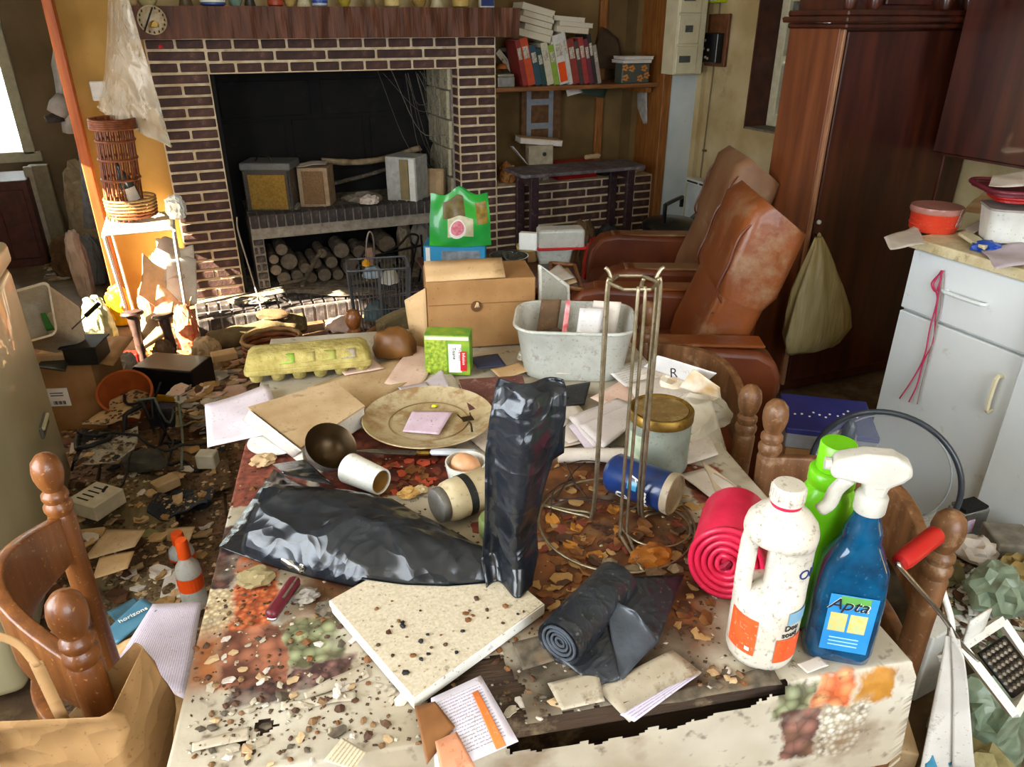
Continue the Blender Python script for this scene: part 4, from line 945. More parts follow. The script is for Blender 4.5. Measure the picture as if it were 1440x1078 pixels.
# grey liner roll
A, B = Z(785, 905, TZ + .03), Z(868, 818, TZ + .03); d = (B - A); L = d.length
t = thing('bin_bag_roll', 'charcoal roll of bin liners with a loose folded bag pulled off it', 'roll', A, 0); t.rotation_euler = d.to_track_quat('Y', 'Z').to_euler()
MB().lathe([(.0, .006), (.024, .006), (.0295, 0), (.0305, .004), (.0305, L), (.02, L + .004), (0, L + .004)], 28, TR(0, 0, 0, -90)).build('roll', BAGGRY, t, smooth=50)
for k in range(4):
    rr = .006 + k * .0055
    MB().tube([(rr * math.cos(a), .004 - .001 * k, rr * math.sin(a)) for a in [2 * math.pi * j / 24 for j in range(24)]], .0018, 5, True).build('coil', mat('liner_edge', '#4d5259', .3), t)
for nm, px, zs, m, sd in (('loose_bag', [(848, 832), (893, 862), (926, 905), (870, 962)], (.80, .80, .765, .76), mat('loose_liner', '#3f454d', .32, col2='#2f343b', bump=.3, bscale=30), 3), ('loose_bag', [(868, 812), (962, 808), (925, 905), (850, 838)], (.80, .775, .762, .79), BAGGRY, 5), ('loose_bag', [(786, 925), (850, 858), (872, 960), (838, 965)], (.765, .79, .76, .757), BAGGRY, 8)):
    s_ = sheet(nm, [Z(u, v, z) for (u, v), z in zip(px, zs)], m, None, 12, 12, .008, sd, th=.0015, freq=18)
    s_.parent = t; s_.matrix_parent_inverse = (Matrix.Translation(A) @ t.rotation_euler.to_matrix().to_4x4()).inverted()
# big black bin liner, tube lying open to the left with its neck twisted up
BRD = [Z(463, 851, .765), Z(582, 990, .765), Z(766, 856, .765), Z(640, 752, .765)]
BRDC = sum(BRD, Vector()) / 4; BRDP = [((q.x - BRDC.x) * 1.06 + BRDC.x, (q.y - BRDC.y) * 1.06 + BRDC.y) for q in BRD]
def lift(p_): return max(p_.z, TZ + .0195) if inpoly(p_.x, p_.y, BRDP) else p_.z     # the liner lies on top of the board
def bag_world():
    mb = MB()
    st = [((340, 782), (420, 690), .05), ((372, 795), (448, 702), .056), ((440, 814), (508, 710), .060), ((510, 830), (562, 724), .058), ((570, 838), (610, 744), .052), ((630, 840), (654, 770), .045), ((680, 836), (692, 796), .036), ((712, 831), (722, 806), .03), ((730, 828), (736, 808), .026)]
    n = 60; secs = []
    for i, (pn_, pf_, h_) in enumerate(st):
        a, b_ = Z(*pn_, TZ), Z(*pf_, TZ); row = []; h = n // 2
        for k in range(n):
            top = k <= h; f_ = k / h if top else (n - k) / h
            f_ = .5 - .5 * math.cos(math.pi * f_)
            p_ = a.lerp(b_, f_); z = h_ * (math.sin(math.pi * f_) ** .5 if top else .04) + .002
            cr_ = nz((p_.x, p_.y, 0), 12, 3); rd = 1 - 2.5 * abs(nz((p_.x, p_.y, 0), 8, 16))
            if top: z += math.sin(math.pi * f_) * (.016 * cr_ + .009 * rd)
            if i == 0 and not top: p_ = Z(308, 772, TZ).lerp(Z(386, 662, TZ), f_)
            row.append(Vector((p_.x, p_.y, TZ + max(z, .001))))
        secs.append(row)
    # refine along the length
    fine = []
    for i in range(len(secs) - 1):
        for m_ in range(5):
            t_ = m_ / 5; row = []
            for k in range(n):
                p_ = secs[i][k].lerp(secs[i + 1][k], t_); up = max(0, p_.z - TZ - .012) / .05
                cr_ = 1 - abs(nz((p_.x * 1.0 + p_.y * .7, p_.y * .3, p_.z), 30, 11)) * 3
                row.append(p_ + Vector((0, 0, min(up, 1) * (.007 * max(0, cr_) * nz((p_.x, p_.y, 0), 9, 2) + .003 * nz((p_.x * .6, p_.y * 2.2, 0), 26, 7)))))
            fine.append(row)
    fine.append(secs[-1])
    for row in fine:
        for p_ in row: p_.z = lift(p_)
    return fine
fine = bag_world(); o0 = fine[10][0].copy(); o0.z = TZ
t = thing('bin_liner', 'shiny black bin liner lying open across the table, its neck twisted upright', 'plastic bag', o0)
loft([[p_ - o0 for p_ in r_] for r_ in fine], False, False).build('bag_tube', BAGBLK, t, smooth='all', solid=.0008)
# pleats gathered at the neck
# upright twisted strip
def flap():
    base = Z(716, 828, TZ + .02); rt = Vector((math.cos(R(YAW)), math.sin(R(YAW)), 0)); fw = Vector((-rt.y, rt.x, 0))
    pts = [(0, .0, .030, 0), (.03, .001, .038, .02), (.08, .002, .034, .02), (.14, .006, .036, .0), (.20, .014, .043, .0), (.25, .022, .045, .0), (.285, .026, .042, .01), (.295, .026, .038, .02)]
    def fn(i, j):
        k = j * (len(pts) - 1); a = int(min(k, len(pts) - 2)); f_ = k - a; q = [pts[a][m] + (pts[a + 1][m] - pts[a][m]) * f_ for m in range(4)]
        x = (i - .5) * 2 * q[2] + q[1]; y = .016 * math.sin(i * math.pi * 2.2 + j * 2) * (1 - .3 * j) + .006 * nz((i * 3, j * 9, 0), 1, 2) + q[3]
        y += .0008 * math.sin(j * 95 + 3 * nz((i * 2, j * 4, 3), 1, 4)) * (1 if .35 < j < .8 and i < .6 else .2)
        return tuple(base + rt * x + fw * y + Vector((0, 0, q[0])) - o0)
    return MB().grid(fn, 20, 90)
flap().build('twisted_neck', BAGBLK, t, smooth='all', solid=.001)
f2 = [Z(770, 628, .86), Z(795, 602, .87), Z(793, 640, .83), Z(768, 655, .82)]
s_ = sheet('loose_end', [q - o0 for q in f2], BAGBLK, t, 6, 6, .006, 4, th=.001)
s_ = sheet('folded_end', [q - o0 for q in (Z(383, 652, .80), Z(430, 648, .80), Z(468, 680, .81), Z(400, 668, .825))], BAGBLK, t, 8, 6, .01, 9, th=.001)
# ------------------------------------------------------------------ speckled board, leaflet, scraps
pb = [Z(463, 851, .765), Z(582, 990, .765), Z(766, 856, .765), Z(640, 752, .765)]; c_ = sum(pb, Vector()) / 4; c_.z = .757
t = thing('shelf_board', 'speckled white laminate board lying across the table under the bin liner', 'board', c_)
MB().prism([(q.x - c_.x, q.y - c_.y) for q in pb], 0, .016).build('panel', mat('board_edge', '#e6e4de', .4, col2='#d8d4c8', dirt=.1), t, bevel=.001)
q2 = [c_ + (Vector((q.x, q.y, c_.z)) - c_) * .985 for q in pb]
MB().prism([(q.x - c_.x, q.y - c_.y) for q in q2], .0158, .0172).build('laminate', BOARD, t)
t = tsheet('leaflet', [(606, 982), (676, 952), (729, 1044), (612, 1092)], lines_mat('leaflet_print', '#d8d0da', '#6d6672', 22, .55), 'white leaflet with an orange stripe half under the laminate board', z=.764, wob=.004)
def on_sheet(o, name, us, m, px, z):
    q = sheet(name, [Z(u, v, z) for u, v in px], m, None, 8, 4, .003, 2, th=.0006); q.parent = o; q.matrix_parent_inverse = Matrix.Translation(o.location).inverted(); return q
on_sheet(t, 'orange_stripe', 0, ORINK, [(664, 976), (672, 972), (712, 1048), (698, 1054)], .7665); on_sheet(t, 'orange_block', 0, mat('stained_orange', '#d59a78', .8, col2='#c98560', scale=9, dirt=.4, dcol='#b7613a'), [(612, 1045), (642, 1030), (672, 1085), (622, 1100)], .767)
tsheet('cloth_flake', [(838, 966), (945, 918), (986, 950), (885, 1014)], CL[0], 'peeled cream flake of oilcloth with a lilac paper edge at the table front', 'scrap', z=.760, wob=.006)
tsheet('paper_strip', [(872, 1004), (940, 968), (985, 950), (892, 1014)], lines_mat('lilac_strip', '#cfc6d8', '#7d7587', 4, .6, .05), 'narrow lilac printed strip along the peeled flake', z=.7655)
tsheet('newspaper_scrap', [(455, 1070), (482, 1040), (516, 1062), (498, 1085)], lines_mat('scrap_print', '#c9bb9c', '#7c715f', 8, .6, .05), 'small crumpled scrap of printed paper near the table front', z=.760, wob=.008)
tsheet('brown_flake', [(583, 995), (612, 990), (640, 1025), (600, 1075)], mat('brown_flake', '#8a5c32', .6, col2='#6d421e', scale=8), 'glossy brown flake of peeled wood beside the orange leaflet', 'scrap', z=.763, wob=.008)
kn = thing('pocket_knife', 'maroon folded pocket knife on the printed cloth', 'knife', Z(400, 848, .757), FACE + 78)
MB().box((0, 0, .011), (.075, .017, .015), ch=.007).build('scale', mat('maroon', '#6d1f2b', .35, col2='#551520'), kn, smooth=True); MB().box((0, .0, .005), (.074, .014, .008), ch=.003).build('blade_stack', CHROME, kn)
MB().box((.01, -.006, .019), (.04, .003, .002)).build('inlay', CHROME, kn)
pn = thing('corkscrew', 'tarnished metal corkscrew lever lying by the pocket knife', 'corkscrew', Z(405, 795, .76), FACE - 35)
MB().tube(bez([(-.03, 0, .006), (-.01, 0, .009), (.012, 0, .008), (.03, 0, .005)], 4), [.003] * 4 + [.0075] * 5 + [.004] * 4, 8).build('lever', CHROME, pn, smooth='all'); MB().tube([(-.03, 0, .006), (-.045, .006, .006)], .004, 6).build('tip', RED, pn)
MB().tube([(.03 + .004 * math.cos(k), .003 * math.sin(k), .005 + k * .0004) for k in range(24)], .0012, 5).build('screw', CHROME, pn)
# ------------------------------------------------------------------ crockery
pl = thing('dinner_plate', 'large dusty beige plate holding a lilac note', 'plate', Z(603, 596, .764), FACE)
pr = Z(505, 592, .77); rad = (Z(693, 592, .775) - Z(507, 592, .775)).length / 2
MB().lathe([(0, .0), (rad * .55, 0), (rad * .6, .004), (rad * .97, .017), (rad, .0195), (rad * .985, .021), (rad * .9, .0155), (rad * .62, .007), (rad * .52, .0045), (0, .0045)], 48).build('dish', DCERAM, pl, smooth=60)
MB().tube([(rad * .6 * math.cos(a), rad * .6 * math.sin(a), .0075) for a in [2 * math.pi * k / 40 for k in range(40)]], .0012, 5, True).build('inner_ring', mat('plate_ring', '#8d7350', .5), pl)
tsheet('note', [(566, 606), (580, 578), (637, 580), (617, 611)], mat('note_lilac', '#d8c2d2', .8, col2='#cbb0c0', dirt=.1), 'small blank lilac note lying on the dusty plate', z=.774, wob=.003)
o = MB().blob((.006, .004, .004), 2, .4, 2, 4).build('plastic_tab', mat('acid_tab', '#e2e400', .4), None, loc=Z(611, 571, .772)); tag(o, 'tiny acid yellow plastic tab on the dusty plate', 'scrap')
cf = thing('cocktail_fork', 'small tarnished two-pronged fork resting on the plate rim', 'fork', Z(660, 595, .783), FACE + 20)
MB().tube(bez([(-.004, -.03, 0), (0, -.01, .004), (.0, .006, .002)], 4), .002, 6).build('handle', PEWTER, cf)
MB().box((.001, .015, .002), (.022, .018, .002), ch=.0008).build('head', PEWTER, cf)
for s in (-1, 1): MB().tube([(s * .009, .02, .002), (s * .012, .036, .002)], .0014, 5).build('prong', PEWTER, cf)
# tilted pewter bowl
bpos = Z(452, 650, .768); bax = ((CAM - bpos).normalized() * .8 + Vector((.35, .1, .45))).normalized()
bw = thing('metal_bowl', 'tarnished pewter bowl tipped towards the room beside the white box file', 'bowl', bpos, 0, rot=bax.to_track_quat('Z', 'Y').to_euler())
rb = .043
MB().lathe([(0, 0), (rb * .5, .004), (rb * .85, .02), (rb, .045), (rb * 1.01, .047)], 36, TR(0, 0, .014), cap=False).build('outside', PEWOUT, bw, smooth='all')
MB().lathe([(rb * 1.01, .047), (rb * .97, .045), (rb * .82, .021), (rb * .48, .006), (0, .002)], 36, TR(0, 0, .014), cap=False).build('inside', PEWTER, bw, smooth='all')
kf = thing('table_knife', 'table knife with white handle and brass collar lying before the plate', 'knife', Z(570, 636, .772), FACE - 3)
MB().prism([(-.10, -.002), (-.03, -.008), (.02, -.008), (.02, .006), (-.06, .006)], 0, .0018).build('blade', CHROME, kf); MB().box((.032, -.001, .002), (.026, .013, .008), ch=.003).build('collar', BRASS, kf)
MB().box((.085, 0, .003), (.085, .017, .011), ch=.005).build('handle', mat('grey_handle', '#b9bcc2', .4), kf, smooth=True)
def cup(label, loc, rot, r0, r1, h, m=CERAM, inside=None):
    t = thing('cup', label, 'cup', loc, 0, rot=rot)
    MB().lathe([(0, 0), (r0 * .8, 0), (r0, .003), (r1, h), (r1 - .001, h + .001), (r1 - .003, h), (r0 - .003, .005), (0, .004)], 32).build('body', m, t, smooth=50)
    if inside: MB().lathe([(r0 * .84, .006), (r1 * .84, h * .97)], 28, cap=False).build('residue', inside, t, smooth='all')
    return t
A = Z(490, 660, .778); B = Z(550, 686, .778); d = (B - A).normalized()
cup('white cup lying on its side with a brown-stained inside', A + Vector((0, 0, .004)), d.to_track_quat('Z', 'Y').to_euler(), .026, .022, .075, CERAM, mat('tea_stain', '#b58a45', .5, col2='#94692c'))
rk = thing('ramekin', 'white ramekin holding a single brown egg', 'ramekin', Z(656, 676, .757), 0)
MB().lathe([(0, 0), (.027, 0), (.029, .003), (.0345, .036), (.0345, .039), (.0322, .039), (.0268, .006), (0, .005)], 32).build('dish', CERAM, rk, smooth=50)
eg = MB().lathe([(0, -.0265), (.009, -.025), (.0165, -.019), (.0205, -.008), (.0208, .002), (.018, .013), (.011, .021), (.004, .0245), (0, .025)], 24, TR(0, 0, 0, 90, 0, 0)).build('egg', EGG, None, smooth='all', loc=Z(656, 676, .757) + Vector((.001, .001, .0285)), rot=(R(10), 0, R(FACE + 70))); tag(eg, 'brown hen egg sitting in the white ramekin', 'egg')
A, B = Z(612, 712, .79), Z(694, 680, .79); d = (B - A).normalized()
jr = thing('jar', 'dusty cream jar with a metal cap lying on its side, black label strip', 'jar', A, 0, rot=d.to_track_quat('Z', 'Y').to_euler())
MB().lathe([(0, .012), (.026, .012), (.031, .022), (.0325, .032), (.0325, .092), (.030, .097), (0, .098)], 32).build('body', mat('cream_glass', '#c9b998', .35, col2='#b3a27e', dirt=.3, dcol='#8d744e'), jr, smooth=50)
MB().lathe([(0, .001), (.022, .0), (.0265, .002), (.0275, .006), (.0275, .014), (.026, .016), (0, .016)], 32).build('cap', PEWOUT, jr, smooth=50)
MB().lathe([(.0331, .0), (.0331, .013)], 40, TR(0, 0, .046), cap=False).build('label_strip', BLACKM, jr)
# glass jar with brass lid
jr = thing('glass_jar', 'cloudy glass preserving jar with a rusty brass screw lid', 'jar', Z(922, 655, .757), FACE)
MB().lathe([(0, 0), (.046, 0), (.051, .005), (.0525, .012), (.0525, .085), (.049, .094), (.047, .1), (.044, .1), (.046, .088), (.049, .08), (.049, .012), (0, .006)], 36).build('glass', FROST, jr, smooth=50)
MB().lathe([(0, .008), (.047, .008), (.047, .016), (0, .018)], 30).build('residue', mat('jar_residue', '#6d5a2e', .5), jr)
ld = MB().lathe([(.053, .096), (.0545, .097), (.0545, .112), (.052, .1145), (.048, .1135), (.046, .111), (0, .111)], 40).build('lid', BRASS, jr, smooth=50)
MB().lathe([(0, .1112), (.045, .1112), (.045, .1122), (0, .1122)], 30).build('lid_disc', mat('rusty_disc', '#7d6232', .7, col2='#5f4823', dirt=.4, dcol='#8d7a50'), ld)
wrap(.0527, -75, -30, .02, .08).build('label', mat('green_label', '#8fa287', .6, col2='#b3b99c', scale=30), jr)
# blue can lying down
AW = Vector((.862, .507, 0)) * .059 + Vector((-.507, .862, 0)) * .02; A, B = Z(845, 690, .796) + AW, Z(942, 728, .796) + AW; d = (B - A).normalized(); L = (B - A).length
cn = thing('drink_can', 'dark blue drink can with white script lying under the wire stand', 'can', A, 0, rot=d.to_track_quat('Z', 'X').to_euler())
MB().lathe([(0, 0), (.02, 0), (.026, .004), (.0325, .012), (.0325, L - .012)], 32).build('wall', mat('can_blue', '#16356f', .3, col2='#0f2552', coat=.3, scale=8), cn, smooth=50)
MB().lathe([(.0325, L - .012), (.0335, L - .006), (.0335, L), (.031, L + .001), (.030, L - .003), (0, L - .003)], 32).build('end', mat('can_end', '#b8a991', .45, col2='#94866e', dirt=.3), cn, smooth=50)
for a, s_, z in ((40, 'Oly', .03), (10, 'mo', .07), (-20, 'b', .05)): text(s_, .03, WHINK, cn, Matrix.Rotation(R(a + 150), 4, 'Z') @ Matrix.Translation((0, 0, z)), bend=.0328, shear=.3)
wrap(.0326, 150, 175, .05, .066).build('shiny_patch', mat('can_sky', '#3f9ac4', .2), cn)
# ------------------------------------------------------------------ wire stand
cw_ = Z(866, 736, .758)
ws = thing('wire_stand', 'tall tarnished wire kitchen-roll stand with round foot ring and hairpin uprights', 'wire stand', cw_, FACE)
RR = .118
ring = lambda r, z, n=48, cx=0, cy=0: [(cx + r * math.cos(2 * math.pi * k / n), cy + r * math.sin(2 * math.pi * k / n), z) for k in range(n)]
MB().tube(ring(RR, .004), .0022, 6, True).build('foot_ring', STEEL, ws, smooth='all')
MB().tube(ring(.052, .006, 36, .058, -.012), .0018, 6, True).build('inner_ring', STEEL, ws, smooth='all')
TP = .385
for k, (ax, ay) in enumerate(((-.032, .012), (.006, -.03), (.036, .014))):
    an = math.atan2(ay, ax); ox, oy = RR * math.cos(an), RR * math.sin(an); px, py = -math.sin(an) * .005, math.cos(an) * .005
    for s in (-1, 1): MB().tube(bez([(ox, oy, .005), (ax * 1.5 + px * s, ay * 1.5 + py * s, .006), (ax * 1.06 + px * s, ay * 1.06 + py * s, .02), (ax + px * s, ay + py * s, .18), (ax + px * s, ay + py * s, TP - .015), (ax * .85 + px * s * .6, ay * .85 + py * s * .6, TP)], 5), .0026, 6).build('upright', STEEL, ws, smooth='all')
    MB().tube(bez([(ax * .85, ay * .85, TP), (ax * 1.0, ay * 1.0, TP + .012), (ax * 1.15, ay * 1.15, TP + .016)], 3), .0028, 6).build('hook', STEEL, ws, smooth='all')
MB().tube(ring(.033, TP, 6), .0024, 6, True).build('top_ring', STEEL, ws)
for k in range(5): MB().blob((.012 + .008 * random.random(), .01, .009), 1, .5, 2, k).build('clinging_dirt', mat('dry_dirt', '#8a7558', .95, col2='#5d4a33', bump=.5), ws, loc=(-.02 + .03 * k, -RR + .012 * abs(k - 2), 0))
# ------------------------------------------------------------------ papers, boxes and containers on the far half of the table
tsheet('letter', [(288, 570), (378, 543), (402, 606), (292, 630)], lines_mat('letter_print', '#ddd0d8', '#b08a9a', 14, .35, .12), 'lilac letter hanging over the table edge beside the white book', z=.766, wob=.006, zs=(.764, .77, .768, .758))
bk = [Z(350, 574, .80), Z(470, 538, .80), Z(512, 572, .80), Z(424, 630, .80)]; c_ = sum(bk, Vector()) / 4; c_.z = .762
t = thing('ring_binder_box', 'worn white box file with tan speckled top and pink flower marks', 'box file', c_)
MB().prism([(q.x - c_.x, q.y - c_.y) for q in bk], 0, .038).build('case', mat('dirty_white_card', '#d6cfc2', .7, col2='#c2b8a6', dirt=.25, dcol='#99835f'), t, bevel=.002)
q2 = [c_ + (Vector((q.x, q.y, c_.z)) - c_) * 1.015 for q in bk]
MB().prism([(q.x - c_.x, q.y - c_.y) for q in q2], .0375, .041).build('cover', TANP, t)
for (u, v, sz) in ((452, 620, .008), (461, 626, .006), (440, 612, .005)):
    p = Z(u, v, .775) - c_
    for k in range(5): MB().blob((sz * .5, .002, sz * .5), 1, .1, 1, k).build('flower_mark', PINKINK, t, loc=(p.x + sz * .6 * math.cos(k * 1.26) * .9, p.y - .004 + sz * .3 * math.cos(k * 1.26), p.z - .01 + sz * .6 * math.sin(k * 1.26)))
tsheet('torn_page', [(351, 577), (424, 634), (412, 644), (342, 592)], PAPER, 'torn white page curling off the side of the box file', zs=(.806, .806, .763, .765), wob=.003)
o = MB().lathe([(0, 0), (.04, 0), (.052, .004), (.053, .006), (.05, .007), (0, .004)], 32, sx=1.1).build('saucer', CERAM, None, smooth=50, loc=Z(395, 622, .758)); tag(o, 'white saucer half under the box file', 'saucer')
for k, (px, m, lab, z) in enumerate((
    ([(395, 575), (560, 520), (610, 545), (470, 590)], PINKP, 'stained pink paper sheet under the egg carton', .758), ([(430, 545), (560, 505), (600, 520), (520, 575)], TANP, 'tan folded paper beside the egg carton', .761),
    ([(540, 540), (592, 470), (605, 520), (590, 548)], PINKP, 'pink envelope propped beside the green tea box', .763), ([(500, 545), (630, 520), (660, 560), (560, 590)], PAPER, 'cream sheet of paper behind the dinner plate', .759),
    ([(595, 540), (622, 522), (632, 545), (600, 548)], LILAC, 'small lilac card in front of the tea box', .765), ([(640, 600), (760, 580), (840, 620), (700, 650)], lines_mat('form_print', '#d3c2b0', '#8d7f74', 16, .4), 'printed form under the upright bag neck', .760),
    ([(690, 565), (790, 545), (830, 590), (730, 610)], PAPER, 'blank cream paper behind the bag neck', .762), ([(800, 600), (900, 545), (925, 575), (830, 640)], LILAC, 'lilac folder lying by the wire stand', .768),
    ([(770, 600), (890, 560), (910, 590), (800, 625)], PAPER, 'white folder stacked under the lilac one', .764), ([(720, 560), (800, 590), (790, 605), (700, 590)], lines_mat('bill_print', '#dcd6cc', '#8a8480', 12, .5), 'printed bill behind the black bag neck', .767),
    ([(880, 540), (960, 520), (985, 560), (905, 580)], PAPER, 'crumpled white paper behind the glass jar', .775), ([(830, 560), (900, 520), (945, 540), (880, 585)], PINKP, 'pinkish sheet under the crumpled papers', .770))):
    tsheet('paper_sheet', px, m, lab, z=z, wob=.005, seed=k)
for k, (px, zs) in enumerate((([(800, 588), (868, 560), (905, 575), (835, 630)], (.775, .78, .775, .77)), ([(815, 600), (890, 565), (912, 582), (848, 632)], (.779, .785, .78, .776)))):
    tsheet('envelope', px, lines_mat('envelope_print%d' % k, '#cfc4c0', '#9a8f92', 8, .3), ('thick pale envelope' if k else 'long grey-white envelope') + ' in the paper stack by the wire stand', zs=zs, th=.004, wob=.002, seed=k + 30)
A, B = Z(785, 640, .772), Z(882, 640, .772); d = B - A
o = thing('paper_roll', 'rolled white paper tube lying behind the wire stand', 'paper roll', A, 0, rot=d.to_track_quat('Z', 'Y').to_euler()); MB().lathe([(.006, 0), (.013, 0), (.013, d.length), (.006, d.length)], 18).build('tube', PAPER, o, smooth=50); MB().tube(spiral(.002, .011, 3, 0), .0008, 4, mtx=TR(rx=-90)).build('end_coil', TANP, o)
bkx = [Z(645, 535, .772), Z(735, 530, .772), Z(745, 566, .772), Z(660, 578, .772)]; c_ = sum(bkx, Vector()) / 4; c_.z = .762
t = thing('hardback_book', 'faded maroon hardback book lying behind the bag neck', 'book', c_)
MB().prism([((q.x - c_.x) * .97, (q.y - c_.y) * .97) for q in bkx], .001, .012).build('pages', PAPER, t); 
for z in (0, .0118): MB().prism([(q.x - c_.x, q.y - c_.y) for q in bkx], z, z + .0018).build('cover', mat('maroon_cover', '#6d4038', .7, col2='#55302a', dirt=.4, dcol='#94766a', dscale=14), t)
for k, (px, lab) in enumerate((([(738, 556), (775, 545), (800, 562), (760, 575)], 'black flat card partly under the clear tub'), ([(772, 548), (830, 540), (822, 568), (790, 570)], 'black leather wallet in front of the clear tub'))):
    tsheet('black_card', px, BLACKM, lab, 'wallet' if k else 'card', z=.768, th=.006, wob=.003)
# tea box
tb = thing('tea_box', 'green and yellow herbal tea carton standing on end', 'tea box', Z(630, 527, .758), FACE - 4)
bw_, bh_, bd_ = .098, .092, .05
MB().box((0, bd_ / 2, bh_ / 2), (bw_, bd_, bh_), ch=.001).build('carton', mat('tea_green', '#8fa62c', .5, col2='#4f8a2e', scale=16), tb)
def fl_(nm, x, z, w_, h_, m, d=.0006): return MB().box((x, -d, z), (w_, .0008, h_)).build(nm, m, tb)
fl_('front_print', -.024, bh_ / 2 - .004, .046, bh_ * .86, mat('tea_leaf', '#a9b93a', .5, col2='#5f7d1c', scale=60)); fl_('white_panel', .017, .04, .028, .066, WHINK); fl_('red_panel', .035, .034, .014, .045, REDINK, .0009)
fl_('top_band', 0, bh_ - .006, bw_ - .004, .008, mat('tea_band', '#d9d8b8', .6), .0009)
text('Tisane', .011, INK, tb, TR(.012, -.0012, .066, 0, 0, 0) @ Matrix.Rotation(R(90), 4, 'X') @ Matrix.Rotation(R(-90), 4, 'Z')); text('Thé vert', .009, GREYINK, tb, TR(.024, -.0012, .066) @ Matrix.Rotation(R(90), 4, 'X') @ Matrix.Rotation(R(-90), 4, 'Z')); text('Infusion', .009, WHINK, tb, TR(.033, -.0016, .054) @ Matrix.Rotation(R(90), 4, 'X') @ Matrix.Rotation(R(-90), 4, 'Z'))
# egg carton
A, B = Z(345, 545, .757), Z(525, 528, .757); d = (B - A); L = d.length
ec = thing('egg_carton', 'closed yellow-green pulp egg carton with a torn paper label', 'egg carton', A, math.degrees(math.atan2(d.y, d.x)))
ed = .098
MB().prism(rbox(L, ed, .014), .022, .036, TR(L / 2, ed / 2, 0)).build('tray_rim', EGGC, ec, bevel=.003)
for i in range(6):
    for j in range(2): MB().lathe([(.008, 0), (.0125, .003), (.0155, .014), (.0165, .026)], 14, TR(L * (i + .5) / 6, ed * (.27 + .46 * j), 0)).build('egg_cell', EGGC, ec, smooth='all')
S_ = lambda W, D, z: [(L / 2 + x, ed / 2 + y, z) for x, y in rbox(W, D, .012, 4)]
lid = loft([S_(L - .006, ed - .004, .036), S_(L - .012, ed - .012, .05), S_(L - .03, ed - .04, .062), S_(L - .05, ed - .055, .064)]).build('lid', EGGC, ec, smooth=40)
for k in range(4): sheet('label_scrap', [(L * (.28 + .16 * k), .004, .044), (L * (.40 + .16 * k), .002, .046), (L * (.40 + .16 * k), .018, .061), (L * (.28 + .16 * k), .02, .060)], [mat('label_lime', '#8fb340', .6, col2='#7a9a34'), mat('label_dust', '#a89a58', .8), mat('label_moss', '#a0a04c', .7), mat('label_code', '#b9a98c', .7, col2='#6d6458', scale=90, stretch=(9, .2, .2))][k], lid, 4, 3, .001, k)
# wicker hoop basket behind the carton
hb = Z(386, 492, .757); t = thing('wicker_basket', 'round brown wicker basket on the floor behind the egg carton', 'basket', Z(386, 505, 0)); t.scale = (2, 2, 2.2)
for k in range(5): MB().tube([((.058 + .002 * k) * math.cos(a), (.05 + .002 * k) * math.sin(a), .006 + k * .011 + .001 * math.sin(a * 10 + k * math.pi)) for a in [2 * math.pi * j / 40 for j in range(40)]], .0055, 6, True).build('weave_ring', WICKL if k == 4 else WICKER, t, smooth='all')
MB().lathe([(0, .002), (.056, .002), (.056, .006)], 20).build('base', WICKER, t)
# cardboard box standing at the head of the table
A, B = Z(604, 492, .757), Z(752, 483, .757); d = B - A; L = d.length
cbx = thing('cardboard_box', 'brown cardboard box with a punched hole and an open pale side flap', 'box', A, math.degrees(math.atan2(d.y, d.x)))
H_ = .165
MB().box((L / 2, .07, H_ / 2), (L, .14, H_), ch=.002).build('carton', CARD, cbx)
MB().lathe([(0, 0), (.013, 0), (.013, .002)], 14, TR(L * .45, -.0005, H_ * .62, 90)).build('punched_hole', mat('hole_dark', '#5d3a1a', .9), cbx)
sheet('torn_tab', [(L * .43, -.002, H_ * .6), (L * .48, -.002, H_ * .6), (L * .47, -.006, H_ * .68), (L * .45, -.005, H_ * .69)], CARDL, cbx, 3, 3, .001)
MB().box((L / 2, -.0008, H_ * .66), (L * .98, .001, .0015)).build('crease', mat('crease', '#7d5126', .8), cbx)
sheet('side_flap', [(-.002, 0, .0), (-.002, 0, H_ * .92), (-.05, .02, H_ * .72), (-.04, .02, 0)], CARDL, cbx, 4, 4, .001, th=.003)
sheet('top_flap', [(.0, .0, H_ + .002), (L * .72, .0, H_ + .002), (L * .72, .06, H_ + .03), (0, .06, H_ + .03)], CARDL, cbx, 5, 3, .002, th=.003)
